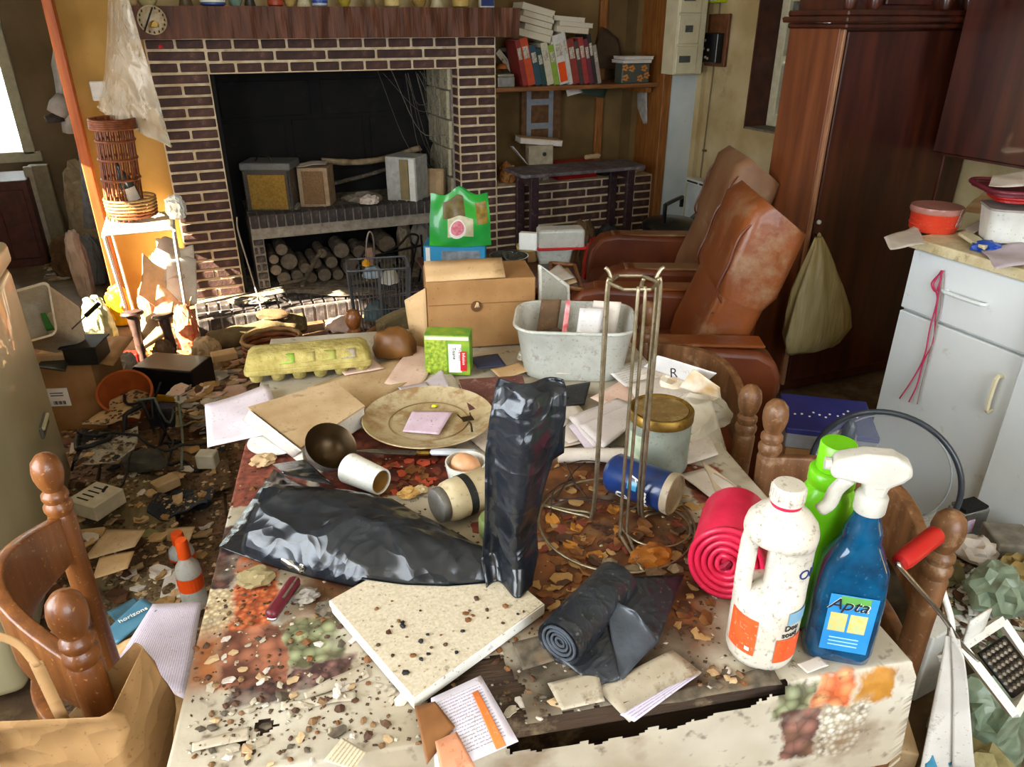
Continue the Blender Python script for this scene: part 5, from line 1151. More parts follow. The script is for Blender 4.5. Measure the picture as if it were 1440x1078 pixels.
# clear tub full of odds and ends
tp = Z(806, 532, .757)
tb_ = thing('plastic_tub', 'large milky plastic storage tub with a scuffed rim and a dusty right side', 'tub', tp + Vector((.03, .06, 0)), FACE - 4)
tub(.215, .155, .115, .25, .185, .05, .003).build('tub_wall', MILKY, tb_, smooth=60)
MB().tube([(x, y, .115) for x, y in rbox(.256, .191, .052, 6)], .004, 6, True).build('rim', MILKY, tb_, smooth='all')
def intub(x, y, z): return tb_.matrix_basis @ Vector((x, y, z))
tb_.location = tp + Vector((.03, .06, 0)); MT = Matrix.LocRotScale(tp + Vector((.03, .06, 0)), Matrix.Rotation(R(FACE - 4), 3, 'Z'), None)
W3 = lambda x, y, z: MT @ Vector((x, y, z))
for k, (a, m, lab) in enumerate((((-.03, -.04, .058, -.02, .03, .14), mat('red_spine', '#c9303c', .6, col2='#d9a8a8', scale=20), 'red-spined booklet standing in the clear tub'), ((.0, -.05, .058, .05, .0, .135), lines_mat('medbox', '#d6d2cf', '#9a8f90', 9, .4), 'white medicine leaflet standing in the clear tub'), ((.03, .01, .058, .09, .03, .14), PAPER, 'crumpled white carton in the clear tub'), ((-.085, .035, .05, -.04, .06, .13), CLOTH1, 'brown rag stuffed in the clear tub'))):
    x0, y0, z0, x1, y1, z1 = a
    sheet('booklet', [W3(x0, y0, z0), W3(x1, y0 + .01, z0), W3(x1 + .01, y1, z1), W3(x0 + .01, y1, z1)], m, None, 6, 6, .004, k, th=.006, label=lab, cat='booklet' if k < 2 else 'rag' if k == 3 else 'carton')
cardbox('medicine_box', 'grey-white medicine carton sticking out of the clear tub', 'carton', W3(.045, .0, .085), FACE + 10, (.05, .02, .05), mat('med_grey', '#c9c0bd', .6, col2='#a89e9c', scale=30), rot=(R(-20), R(8), R(FACE + 10)))
o = MB().blob((.05, .04, .03), 3, .35, 3, 5).build('debris_lump', mat('tub_dark', '#5d4a38', .9, col2='#2e241c', scale=12), None, smooth='all', loc=W3(-.05, -.005, .05)); tag(o, 'dark lump of debris inside the clear tub', 'debris')
o = MB().blob((.085, .055, .035), 3, .3, 3, 9).build('crumpled_paper', PAPER, None, smooth=30, loc=W3(.02, -.015, .012)); tag(o, 'crumpled white paper pressed against the tub wall', 'paper')
# crumpled things right of the tub
for k, (u, v, d, m, lab, cat, rz) in enumerate((
    (955, 545, (.05, .035, .03), mat('brown_stained_paper', '#b08a52', .7, col2='#e0d4c0', scale=10), 'brown-stained crumpled paper bag on the chair back', 'paper bag', 20), (985, 590, (.03, .05, .04), CLEARB, 'crumpled cloudy plastic sleeve beside the glass jar', 'plastic', 40), (920, 535, (.04, .03, .02), PAPER, 'ball of white tissue behind the wire stand', 'tissue', 0))):
    o = MB().blob(d, 3, .4, 3, k + 20, .2, True).build('crumpled_bag', m, None, smooth=35, loc=Z(u, v, .757), rot=(0, 0, R(rz))); tag(o, lab, cat)
o = tsheet('postcard', [(905, 516), (925, 500), (1008, 525), (985, 545)], lines_mat('r_card', '#dcd8d4', '#5d5652', 5, .3), 'white card marked with a letter R leaning on the chair back', 'card', zs=(.80, .845, .85, .80), wob=.004)
text('R', .026, INK, o, Matrix.Translation(Z(944, 528, .828) - o.location + Vector((-.012, -.012, .004))) @ Matrix.Rotation(R(FACE), 4, 'Z') @ Matrix.Rotation(R(55), 4, 'X'))
tsheet('stained_envelope', [(955, 545), (975, 520), (1012, 545), (1015, 570)], mat('amber_stain', '#c79a58', .7, col2='#e2d6c2', scale=14), 'amber-stained envelope hanging over the chair back', 'envelope', zs=(.80, .85, .84, .79), wob=.006)
tsheet('plastic_sleeve', [(962, 560), (1000, 570), (1022, 640), (965, 640)], CLEARB, 'cloudy plastic sleeve drooping off the table edge by the jar', 'plastic', zs=(.80, .80, .73, .76), wob=.012)
tsheet('peeling_cloth', [(955, 668), (990, 662), (1052, 700), (1020, 715)], PAPER, 'curled white paper scrap on the dark red cloth print', 'scrap', z=.762, wob=.012)
# twigs, leaf bits, crumbs
for k in range(9):
    p = Z(random.uniform(745, 830), random.uniform(650, 715), .763); a = random.uniform(0, 6.28); l = random.uniform(.03, .07)
    o = MB().tube(bez([p + Vector((-math.cos(a) * l, -math.sin(a) * l, -.003)), p + Vector((random.uniform(-.012, .012), random.uniform(-.012, .012), .008)), p + Vector((math.cos(a) * l, math.sin(a) * l, -.002))], 4), random.uniform(.0009, .0018), 5).build('twig', mat('twig', '#33241a', .8), None); tag(o, 'thin dark dried twig between the wire stand and bag neck', 'twig', 'dried twigs on the table')
def rpts(n, poly, z):
    out = []; us = [q[0] for q in poly]; vs2 = [q[1] for q in poly]
    while len(out) < n:
        u, v = random.uniform(min(us), max(us)), random.uniform(min(vs2), max(vs2))
        if inpoly(u, v, poly): out.append((Z(u, v, z), random.uniform(0, 6.28)))
    return out
fl5 = lambda s: (lambda i: flake(s * (.7 + .2 * i), .0012, i))
BROWNF = [mat('flake_a', '#8a5a2c', .7, col2='#5d3514'), mat('flake_b', '#5b3a22', .7, col2='#3b2212'), mat('flake_c', '#a9834f', .8), mat('flake_d', '#6d2f1c', .7)]
for k, (u, v, s) in enumerate(((370, 650, .02), (430, 840, .016), (460, 855, .014), (360, 815, .022), (575, 695, .016), (590, 690, .012))):
    o = MB().blob((s, s * .8, s * .55), 3, .5, 4, k + 40, .1, True).build('crumpled_wrapper', [TANP, GREYC, CL[17], mat('dry_leaf', '#9a8a62', .8), mat('yellow_wrapper', '#d0a45e', .6), mat('pale_wrapper', '#d9c39a', .6)][k], None, smooth=30, loc=Z(u, v, .757))
    tag(o, ['tan ball of dried peel at the table edge', 'grey crumpled tissue beside the board', 'mouldy scrap of cloth beside the board', 'dried leaf by the corkscrew', 'yellow sweet wrapper behind the fallen jar', 'pale sweet wrapper behind the fallen cup'][k], 'scrap')
o = MB().blob((.03, .022, .014), 3, .4, 3, 77, 0, True).build('amber_scrap', mat('amber_film', '#b8742a', .3, col2='#7d4410', alpha=.85), None, smooth=40, loc=Z(915, 785, .757)); tag(o, 'amber crumpled cellophane under the wire ring', 'scrap')
o = MB().lathe([(.018, 0), (.022, .004), (.022, .03), (.02, .034), (0, .035)], 20).build('green_pot', mat('green_pot', '#7d8a52', .5), None, smooth=50, loc=Z(694, 752, .757)); tag(o, 'small green pot half hidden by the bag neck', 'pot')
# ------------------------------------------------------------------ sizes read from the photo at a known place
def px_m(p, n): return n * depth(p) / F
def pbox(name, label, cat, u, v, z, wpx, hpx, dep, m, rz=0, group=None, bev=.003, part='carton', rot=None):
    """upright box whose lower front edge is centred at photo point (u, v) on height z"""
    p = Z(u, v, z); t = thing(name, label, cat, p, FACE + rz, group, rot)
    w, h = px_m(p, wpx), px_m(p, hpx) / .9
    t['w'], t['h'] = w, h
    MB().box((0, dep / 2, h / 2), (w, dep, h), ch=bev).build(part, m, t)
    return t, w, h
def lumpY(name, label, cat, u, vtop, y, wpx, m, seed=0, amp=.25, freq=3, z0=0, dep=None, ridge=False, smooth=35):
    '''lump standing at depth y from z0 up to the height seen at photo row vtop'''
    p = YP(u, vtop, y); w = px_m(p, wpx) / 2; h = (p.z - z0) / 1.35
    mb = MB().blob((1, 1, 1), 4, amp * .5, freq, seed, .6, ridge); zt = max(q[2] for q in mb.v); sg = lambda q, e: math.copysign(min(abs(q), 1.3) ** e, q)
    mb.v = [(sg(x, .75) * w + .16 * w * (.5 - 2 * abs(nz((x, yy, z), 2.6, seed + 3))), sg(yy, .75) * (dep or w * .7) * (1 + .3 * (.5 - 2 * abs(nz((x, yy, z), 2.2, seed + 8)))), (p.z - z0) * (min(1, z / zt) ** .8 - (z > .3) * .14 * abs(nz((x, yy, 0), 2.4, seed)))) for x, yy, z in mb.v]
    o = mb.build(name, m, None, smooth=smooth, loc=(p.x, y, z0), rot=(0, 0, R(FACE)))
    return tag(o, label, cat)
def lump(name, label, cat, u, v, z, wpx, hpx, m, seed=0, amp=.35, freq=3, rz=0, dep=None, ridge=True, group=None, smooth=35, sub=3):
    p = Z(u, v, z); w, h = px_m(p, wpx) / 2, px_m(p, hpx) / 1.5
    o = MB().blob((w, dep or w * .7, h / 1.1), sub, amp, freq, seed, .3, ridge).build(name, m, None, smooth=smooth, loc=p, rot=(0, 0, R(FACE + rz)))
    return tag(o, label, cat, group)
# ------------------------------------------------------------------ low table behind the dining table, with its pile
LTZ = .54
lt0 = Z(742, 392, LTZ)
lt = thing('low_table', 'low dark table behind the dining table, buried under pans and plastic boxes', 'table', (lt0.x - .06, lt0.y + .14, 0), -6)
MB().box((0, .02, LTZ - .012), (.58, .54, .024), ch=.004).build('tabletop', DKWOOD, lt)
for sx in (-1, 1):
    for sy in (-1, 1): MB().box((sx * .25, sy * .23 + .02, LTZ / 2 - .012), (.045, .045, LTZ - .024), ch=.004).build('leg', DKWOOD, lt)
t, w, h = pbox('appliance_box', 'blue appliance carton with a grey picture under the green bag', 'box', 640, 382, LTZ, 86, 33, .14, CYAN)
MB().box((w * .1, -.001, h * .46), (w * .62, .002, h * .72)).build('picture_panel', mat('box_picture', '#8d949a', .5, col2='#62686e', scale=14), t); MB().blob((w * .2, .012, h * .22), 2, .2, 2, 4).build('picture_object', mat('box_photo', '#b7b4aa', .5), t, loc=(w * .12, -.004, h * .14))
MB().box((-w * .43, -.001, h * .5), (w * .07, .002, h * .9)).build('white_stripe', WHINK, t)
# green food bag
p = Z(647, 349, LTZ + h + .005); gw, gh = px_m(p, 88), px_m(p, 66) / .9
gb = thing('food_bag', 'half-empty bright green food bag with a picture of meat on a plate', 'bag', p, FACE + 2)
GRB = mat('green_bag', '#3fb52e', .35, col2='#1f9440', scale=6, coat=.3, bump=.3, bscale=12)
def bagfn(i, j):
    x = (i - .5) * gw * (1 - .12 * j); s = math.sin(math.pi * min(max(i, .02), .98)) ** .6; zt = gh * (1 - .12 * (1 - 2 * abs(i - .5)) * math.sin(i * 9))
    return x, s, zt
def bag_side(sgn):
    def fn(i, j):
        x, s, zt = bagfn(i, j); bulge = .05 * s * (1 - j ** 1.5 * .75) * (.25 + .75 * math.sin(math.pi * (.15 + .7 * (1 - j)))); z = zt * j
        q = .012 * nz((x * 14, sgn, z * 14), 1, 3) * (j > .05) + .01 * (1 - 3 * abs(nz((x * 9, 2, z * 5), 1, 8))) * j
        return (x + .01 * nz((x * 9, z * 9, sgn), 1, 5) * j, .05 + sgn * bulge + q, z)
    return fn
mb = MB().grid(bag_side(-1), 22, 16); mb.grid(bag_side(1), 22, 16); mb.build('bag_film', GRB, gb, smooth='all')
def on_bag(nm, m, x0, x1, z0, z1, shape=None):
    def fn(i, j):
        if shape: 
            a = 2 * math.pi * i; X = (x0 + x1) / 2 + (x1 - x0) / 2 * j * math.cos(a); Zz = (z0 + z1) / 2 + (z1 - z0) / 2 * j * math.sin(a)
        else: X, Zz = x0 + (x1 - x0) * i, z0 + (z1 - z0) * j
        q = bag_side(-1)(X / gw + .5, Zz / gh); return (q[0], q[1] - .002 - shape * .0006 if shape else q[1] - .0015, q[2])
    MB().grid(fn, 18, 5).build(nm, m, gb, smooth='all')
on_bag('picture_panel', mat('bag_cream', '#d9d3b2', .4, col2='#b8b089'), -gw * .2, gw * .22, gh * .2, gh * .55); on_bag('plate_picture', WHINK, -gw * .18, gw * .1, gh * .16, gh * .5, 1); on_bag('meat_picture', mat('meat', '#c9485a', .4, col2='#d98a94', scale=40), -gw * .15, gw * .07, gh * .22, gh * .47, 2)
on_bag('brown_picture', mat('bag_brown', '#7a6a3a', .4, col2='#5a4a22', scale=16), -gw * .28, gw * .1, gh * .55, gh * .88); on_bag('leaf_picture', mat('bag_gold', '#a8842a', .4, col2='#6d5a18', scale=20), gw * .28, gw * .46, gh * .45, gh * .85)
# pans and plastic boxes
p = Z(710, 382, LTZ) + Vector((.03, 0, 0)); r = px_m(p, 54) / 2
t = thing('saucepan', 'stainless steel saucepan with a glass bowl nested in it', 'saucepan', p + Vector((0, .03, 0)), FACE)
MB().lathe([(0, 0), (r * .92, 0), (r * .97, .004), (r, .055), (r * 1.03, .057), (r * .98, .057), (r * .94, .006), (0, .005)], 32).build('pan', CHROME, t, smooth=50); MB().box((r + .05, .03, .052), (.11, .016, .006), TR(0, 0, 0, 0, 0, -75), ch=.002).build('handle', BLACKP, t)
t2 = thing('glass_bowl', 'small clear glass bowl tilted inside the saucepan', 'bowl', p + Vector((.01, .03, .022)), 0, rot=(R(14), R(8), 0)); MB().lathe([(0, 0), (.03, .003), (.048, .03), (.05, .034), (.046, .032), (.028, .007), (0, .005)], 26).build('bowl', GLASS, t2, smooth='all')
p = Z(748, 372, LTZ) + Vector((.02, .02, 0)); t = thing('round_tin', 'round brown wooden box behind the saucepan', 'box', p + Vector((0, .06, 0))); MB().lathe([(0, 0), (.048, 0), (.05, .003), (.05, .055), (.046, .058), (0, .058)], 28).build('drum', CARD, t, smooth=50); MB().lathe([(.0505, .046), (.052, .047), (.052, .062), (0, .063)], 28).build('lid', mat('straw', '#c8b06a', .6), t, smooth=50)
pbox('photo_carton', 'small white carton with a pink face picture on top of the round box', 'carton', 742, 352, LTZ + .06, 26, 22, .03, WHITE, rz=-15)[0]
t, w, h = pbox('lidded_tub', 'upturned frosted food container with a red rim', 'container', 790, 352, LTZ + .06, 66, 26, .09, MILKY, rz=6, bev=.012, part='tub'); MB().box((0, .045, .006), (w * 1.06, .1, .012), ch=.004).build('red_rim', RED, t)
p = Z(790, 374, LTZ) + Vector((0, .03, 0)); t = thing('food_container', 'clear open plastic food container under the red-rimmed one', 'container', p + Vector((0, .05, 0)), FACE + 4); w_ = px_m(p, 52); tub(w_ * .85, .08, .06, w_, .095, .014).build('tub', MILKY, t, smooth=60); MB().tube([(x, y, .061) for x, y in rbox(w_ + .01, .104, .016)], .003, 6, True).build('rim', WHITE, t)
tr = [Z(776, 404, LTZ + .004), Z(818, 410, LTZ + .004), Z(808, 376, LTZ + .004), Z(774, 373, LTZ + .004)]; c_ = sum(tr, Vector()) / 4
t = thing('wooden_tray', 'shallow dark wooden tray holding white papers', 'tray', c_); MB().prism([(q.x - c_.x, q.y - c_.y) for q in tr], 0, .006).build('base', DKWOOD, t)
for k in range(4):
    a, b_ = tr[k] - c_, tr[(k + 1) % 4] - c_; MB().tube([a + Vector((0, 0, .01)), b_ + Vector((0, 0, .01))], .008, 6).build('edge', SHELFW, t)
for k, (px, lab) in enumerate((([(756, 392), (786, 374), (808, 392), (776, 398)], 'white paper folded into a wedge on the tray'), ([(762, 398), (798, 378), (812, 398), (786, 404)], 'cream card under the folded white paper'))): tsheet('paper_sheet', px, PAPER if k == 0 else TANP, lab, z=LTZ + .035 - .012 * k, wob=.01)
# big translucent lid leaning on the pile
q = [Z(760, 470, .765), Z(759, 374, .92), Z(798, 402, .86), Z(800, 446, .768)]
t = thing('translucent_cover', 'large translucent storage box lid leaning behind the cardboard box', 'lid', sum(q, Vector()) / 4); c_ = sum(q, Vector()) / 4
sheet('panel', [x - c_ for x in q], MILKY, t, 8, 8, .004, 3, th=.004); MB().tube([x - c_ for x in q], .006, 6, True).build('rim', WHITE, t, smooth='all')
lump('crumpled_film', 'crumpled clear film bag between the cardboard box and the tub', 'plastic bag', 744, 505, .757, 32, 20, CLEARB, 5)
lump('white_film', 'white crumpled carrier bag behind the clear tub', 'plastic bag', 815, 452, .757, 34, 18, PAPER, 8)
# ------------------------------------------------------------------ wire basket, fire irons, cloth on the head chair
p = Z(543, 455, .12); bwid = px_m(p, 84) / 2
wb = thing('wire_basket', 'grey wire mesh basket standing on the floor before the hearth', 'basket', (p.x, p.y + .08, 0), FACE + 12)
GREYW = mat('grey_wire', '#6f7378', .5, metal=.4, dirt=.3, dcol='#3b3632')
BH = .40
for z, k in ((.02, .85), (BH * .5, .93), (BH, 1)): MB().tube([(x * k, y * k, z) for x, y in rbox(bwid * 2, .2, .02, 3)], .005 if z > .3 else .003, 6, True).build('hoop', GREYW, wb)
n = 16
for k in range(n + 1):
    x = -bwid + 2 * bwid * k / n
    for sy in (-1, 1): MB().tube([(x * .85, sy * .085, .02), (x, sy * .1, BH)], .0018 if k % 8 else .006, 5).build('wire', GREYW, wb)
for k in range(6):
    y = -.08 + .16 * k / 5
    for sx in (-1, 1): MB().tube([(sx * bwid * .85, y * .85, .02), (sx * bwid, y, BH)], .0018, 5).build('wire', GREYW, wb)
Wb = Matrix.LocRotScale(Vector((p.x, p.y + .08, 0)), Matrix.Rotation(R(FACE + 12), 3, 'Z'), None)
for k, (x, y, z, d, m, lab) in enumerate(((-.03, -.01, .34, (.05, .05, .05), mat('white_carton', '#c9cdd0', .5, col2='#5d7f9a', scale=12), 'pale blue and white packet inside the wire basket'), (.05, .0, .30, (.05, .05, .06), WHITE, 'white plastic bag inside the wire basket'), (-.02, .0, .12, (.08, .06, .09), mat('teal_stuff', '#5d757c', .7, col2='#3a4a4e'), 'teal bundle at the bottom of the wire basket'), (-.055, -.02, .4, (.02, .03, .03), YELLOW, 'yellow packet in the corner of the wire basket'))):
    o = MB().blob(d, 2, .3, 3, k).build('packet', m, None, smooth=40, loc=Wb @ Vector((x, y, z))); tag(o, lab, 'packet')
FY2 = 3.93
def fyp(pts, y=FY2):
    P_ = [YP(u, v, y) for u, v in pts]
    for q in P_: q.z = max(q.z, .128)
    return P_
fi = thing('fire_irons', 'black wrought iron fire tools with scrolled ends in front of the log store', 'fire irons', YP(545, 405, FY2)); c_ = fi.location.copy()
for nm, pts in (('scroll', [(505, 375), (530, 362), (560, 345), (575, 330), (588, 332), (584, 345), (577, 340)]), ('scroll', [(520, 368), (548, 358), (566, 366), (562, 378), (552, 372)]), ('poker', [(525, 360), (560, 352), (592, 345)]), ('poker', [(500, 345), (508, 340), (515, 347), (508, 362), (500, 378)]), ('upright', [(592, 330), (594, 360), (590, 410)]), ('upright', [(585, 345), (580, 370), (577, 415)])):
    MB().tube(bez([q - c_ for q in fyp(pts)], 5), .0065, 6).build(nm, IRON, fi, smooth='all')
MB().tube(bez([q - c_ for q in fyp([(516, 395), (515, 350), (518, 328), (523, 328), (526, 345), (526, 390)], FY2 - .04)], 4), .005, 6).build('hook', mat('pale_steel', '#a49a90', .4, metal=.6), fi); MB().box(tuple(YP(521, 366, FY2 - .05) - c_), (.03, .012, .14), ch=.002).build('wooden_grip', mat('pinkish_wood', '#b08a78', .6), fi)
hc = bpy.data.objects['dining_chair.003']; hw_ = .192; k_ = .78 / .9
def drape(i, j):
    f_ = .22 + .62 * i; sb_ = math.sin(math.pi * f_); yb = -.075 * sb_; zt_ = .755 * k_ + .0375 * (1 + .5 * sb_) + .022 * sb_ + .006; s_ = (j - .5) * .40; th_ = .019
    if abs(s_) < .03: y_, z_ = yb + s_ / .03 * th_, zt_ + .004 * (1 - (s_ / .03) ** 2)
    else: y_, z_ = yb + math.copysign(th_ + .012 * abs(nz((f_ * 6, s_ * 4, 0), 1, 4)) * min(1, (abs(s_) - .03) / .05), s_), zt_ - (abs(s_) - .03) * (1 - .12 * nz((f_ * 5, 0, 1), 1, 2))
    return (-hw_ + 2 * hw_ * f_, y_, z_)
o = MB().grid(drape, 22, 40).build('brown_cloth', CLOTH2, None, smooth='all', solid=.002); o.location = hc.location; o.rotation_euler = hc.rotation_euler; tag(o, 'olive brown cloth draped over the head chair', 'cloth')
lump('leather_pouch', 'brown leather satchel slumped behind the tan papers', 'bag', 555, 500, .757, 60, 50, mat('brown_leather', '#7d5326', .45, col2='#5b3614', scale=5), 12, .2, 2, smooth='all')
# ------------------------------------------------------------------ inside the firebox
SZ = .525
t, w, h = pbox('old_radio', 'old square radio with mustard cloth front and a grey lid', 'radio', 381, 297, SZ, 66, 52, .18, mat('radio_case', '#4a4238', .5, dirt=.3, dcol='#8d8471'), part='case')
MB().box((0, -.003, h * .46), (w * .78, .006, h * .82), ch=.002).build('cloth_front', mat('mustard_cloth', '#a07d36', .9, col2='#846422', scale=40, dirt=.2, dcol='#5c4418'), t)
l_ = MB().box((0, .09, h + .012), (w * 1.06, .2, .04), ch=.01).build('lid', mat('grey_lid', '#6d6f6c', .5, dirt=.3, dcol='#3a3733'), t); MB().tube(bez([(-w * .25, .05, h + .03), (-w * .15, .05, h + .06), (w * .05, .05, h + .055), (w * .1, .05, h + .035)], 4), .004, 6).build('carry_handle', BLACKP, l_)
for s in (-1, 1): MB().tube([(s * w * .46, -.004, .01), (s * w * .46, -.004, h - .01)], .004, 6).build('chrome_edge', CHROME, t)
t, w, h = pbox('loudspeaker', 'narrow tan cabinet loudspeaker with papers on top', 'loudspeaker', 444, 291, SZ, 42, 48, .15, mat('speaker_case', '#b39a78', .6, col2='#94795a', dirt=.25)); MB().box((0, -.003, h * .5), (w * .7, .006, h * .84), ch=.002).build('grille', mat('speaker_grille', '#8d6d48', .9, col2='#74563a', scale=60), t)
p = Z(446, 291, SZ); sheet('paper_sheet', [p + Vector((-.09, .02, h + .004)), p + Vector((.07, .0, h + .012)), p + Vector((.1, .1, h + .012)), p + Vector((-.06, .12, h + .006))], PAPER, None, 8, 5, .012, 4, label='crumpled white paper lying on the tan loudspeaker', cat='paper')
t, w, h = pbox('metal_casing', 'tall pale grey sheet-metal casing open on one side', 'metal box', 566, 283, SZ, 46, 54, .16, mat('pale_metal', '#b9bcb8', .5, col2='#9a9c96', dirt=.3, dcol='#6f675a'), rz=-18); MB().box((w * .12, -.004, h * .5), (w * .28, .01, h * .9), ch=.002).build('open_side', mat('olive_card', '#8d7d58', .8), t); MB().box((w * .38, -.004, h * .5), (w * .2, .012, h * .96), ch=.003).build('edge_panel', WHITE, t)
t, w, h = pbox('wood_offcut', 'pale square wood offcut leaning by the firebricks', 'wood block', 608, 276, SZ, 32, 34, .05, mat('pale_wood', '#b59a74', .7, col2='#9a7d56', scale=5, dirt=.2), rz=-10, rot=(R(-12), 0, R(FACE - 10))); MB().box((w * .3, -.001, h * .5), (w * .25, .004, h * .8)).build('nail_strip', TANP, t)
def branch(label, pts, r, y, m=LOGB, cat='branch', ends=True):
    P_ = [YP(u, v, y + dy) for u, v, dy in pts]; c_ = P_[0].copy(); t = thing('branch', label, cat, c_); q = bez([x - c_ for x in P_], 6)
    MB().tube(q, [r * (1 + .2 * nz((i * .6, 0, 0), 1, 3)) for i in range(len(q))], 10).build('stem', m, t, smooth='all')
    if ends:
        for e in (q[0], q[-1]): MB().blob((r * .9, r * .9, r * .9), 2, .2, 3, 2).build('cut_end', LOGE, t, loc=e - Vector((0, 0, r * .8)))
branch('long crooked pale branch lying across the firebox', [(452, 226, .05), (500, 228, 0), (545, 222, 0), (590, 208, .05)], .017, 4.38, mat('pale_bark', '#a08c6c', .9, col2='#6d5b42', scale=10, bump=.5, bscale=20))
branch('thin dark branch behind the long pale one', [(460, 260, .1), (520, 245, .1), (560, 232, .1)], .012, 4.45); branch('short charred stick against the firebrick', [(598, 250, .0), (602, 215, .05), (606, 200, .08)], .012, 4.4, IRON)
lump('ash_heap', 'grey heap of ash and charred paper on the firebox shelf', 'ash', 510, 284, SZ, 50, 16, ASH, 3, .4, 4, dep=.06); lump('burnt_paper', 'half-burnt white paper at the shelf edge', 'paper', 520, 286, SZ + .012, 26, 14, PAPER, 7, dep=.04); lump('ash_heap', 'small ash heap between the radio and the loudspeaker', 'ash', 419, 294, SZ, 6, 10, ASH, 13, dep=.05)
# logs in the store
LG = [(378, 372, 9, 0), (398, 345, 10, 1), (400, 362, 14, 1), (420, 348, 9, 2), (385, 382, 11, 3), (412, 378, 10, 0), (433, 372, 9, 1), (437, 345, 9, 2), (452, 340, 8, 0), (440, 387, 11, 2), (455, 365, 10, 1), (476, 352, 13, 0), (466, 380, 9, 3), (492, 362, 15, 2), (510, 358, 11, 1), (375, 356, 8, 2), (528, 350, 12, 0), (545, 358, 13, 3), (505, 378, 10, 2), (560, 340, 14, 1)]
CIR = []                                                     # stacked rounds: pushed apart until none cuts another, the pier, the slab or the hearth
for k, (u, v, rp, q) in enumerate(LG):
    p = YP(u, v, 4.18); CIR.append([p.x, p.z, px_m(p, rp) * .86])
XL, XR, ZL, ZH = .308, 1.03, .1165, .398
for it in range(1200):
    for c in CIR: c[1] -= .0006 * (it < 900)
    for i in range(len(CIR)):
        for j in range(i):
            a_, b_ = CIR[i], CIR[j]; dx, dz = a_[0] - b_[0], a_[1] - b_[1]; d_ = math.hypot(dx, dz) or 1e-6; o_ = (a_[2] + b_[2]) * 1.075 - d_
            if o_ > 0: a_[0] += dx / d_ * o_ / 2; a_[1] += dz / d_ * o_ / 2; b_[0] -= dx / d_ * o_ / 2; b_[1] -= dz / d_ * o_ / 2
    for c in CIR: r7 = c[2] * 1.07; c[0] = min(max(c[0], XL + r7), XR - r7); c[1] = min(max(c[1], ZL + r7), ZH - r7)
for k, (x_, z_, r) in enumerate(CIR):
    L_ = .26 - .04 * (k % 3); p = Vector((x_, 4.16 + .03 * (k % 3), z_))
    t = thing('log', ['split firewood log with a pale sawn end in the log store', 'round firewood log with grey bark in the log store'][k % 2], 'log', p, 0, 'logs stacked under the hearth shelf')
    MB().tube([(0, y, 0) for y in (0, L_ * .33, L_ * .66, L_)], [r, r * 1.06, r * .97, r], 9 + (k % 3)).build('bark', LOGB, t, smooth=40); MB().lathe([(0, 0), (r * .93, 0), (r * .9, .004)], 10, TR(0, -.003, 0, -90)).build('sawn_end', LOGE, t)
lumpY('feed_sack', 'grey-white paper sack wedged at the end of the log store', 'sack', 592, 304, 4.33, 30, GREYC, 21, .2, 2, .116, .07); lumpY('kindling_bag', 'pale canvas bag behind the fire irons', 'bag', 566, 306, 4.33, 20, mat('canvas', '#a89c86', .9, col2='#857a66'), 22, .2, 2, .116, .07)
branch('forked kindling stick leaning at the log store mouth', [(425, 400, -.04), (438, 376, .0), (452, 352, .03)], .013, 4.08); branch('short thick kindling stick on the hearth', [(395, 398, -.05), (412, 396, -.03), (430, 391, .0)], .011, 4.05)
lump('ash_drift', 'drift of pale ash spilled along the low hearth step', 'ash', 480, 412, .124, 130, 9, ASH, 31, .4, 4, dep=.05); lump('ash_drift', 'thin grey ash layer below the dark pier', 'ash', 352, 424, .124, 60, 7, ASH, 32, .4, 4, dep=.04)
cd = thing('power_cord', 'white cord trailing from the radio down over the hearth', 'cord', YP(333, 305, 4.08)); c_ = cd.location.copy()
MB().tube(bez([YP(333, 305, 4.08) - c_, YP(335, 325, 4.05) - c_, YP(350, 375, 4.0) - c_, YP(362, 415, 3.9) - c_, YP(372, 450, 3.8) - c_], 6), .004, 6).build('cable', mat('cord_white', '#b9b0a0', .5), cd, smooth='all'); MB().box(tuple(YP(372, 452, 3.8) - c_), (.03, .02, .02), ch=.004).build('plug', WHITE, cd)
# ------------------------------------------------------------------ mantel shelf ornaments and plaque
MT_ = 1.513
ORN = [(187, 14, '#b59a6a', 'tan round pot at the end of the mantel', 'pot'), (208, 30, '#d8c98a', 'pale yellow ceramic pot behind the plaque', 'pot'), (262, 22, '#5d4a30', 'brown wooden pepper mill on the mantel', 'mill'), (300, 34, '#3f5aa0', 'blue and white china cup on the mantel', 'cup'), (332, 20, '#7d9a86', 'grey-green glass vase on the mantel', 'vase'), (352, 18, '#3a3226', 'small dark bronze figure on the mantel', 'figure'), (388, 22, '#b04a2a', 'red-orange ornament on the mantel', 'ornament'), (408, 18, '#c9a860', 'mustard jar on the mantel', 'jar'), (428, 24, '#d5caa0', 'cream jar on the mantel', 'jar'), (450, 22, '#c8ccd4', 'white cup with blue band on the mantel', 'cup'), (485, 18, '#b8a23a', 'yellow brass bell on the mantel', 'bell'),
       (520, 22, '#7d6a48', 'olive brown bottle on the mantel', 'bottle'), (552, 22, '#d9c27a', 'straw yellow candle jar on the mantel', 'jar'), (590, 20, '#a88a4a', 'ochre clay jug on the mantel', 'jug'), (615, 22, '#cdbf94', 'ivory egg cup on the mantel', 'egg cup'), (648, 24, '#c7a75a', 'honey coloured jar on the mantel', 'jar')]
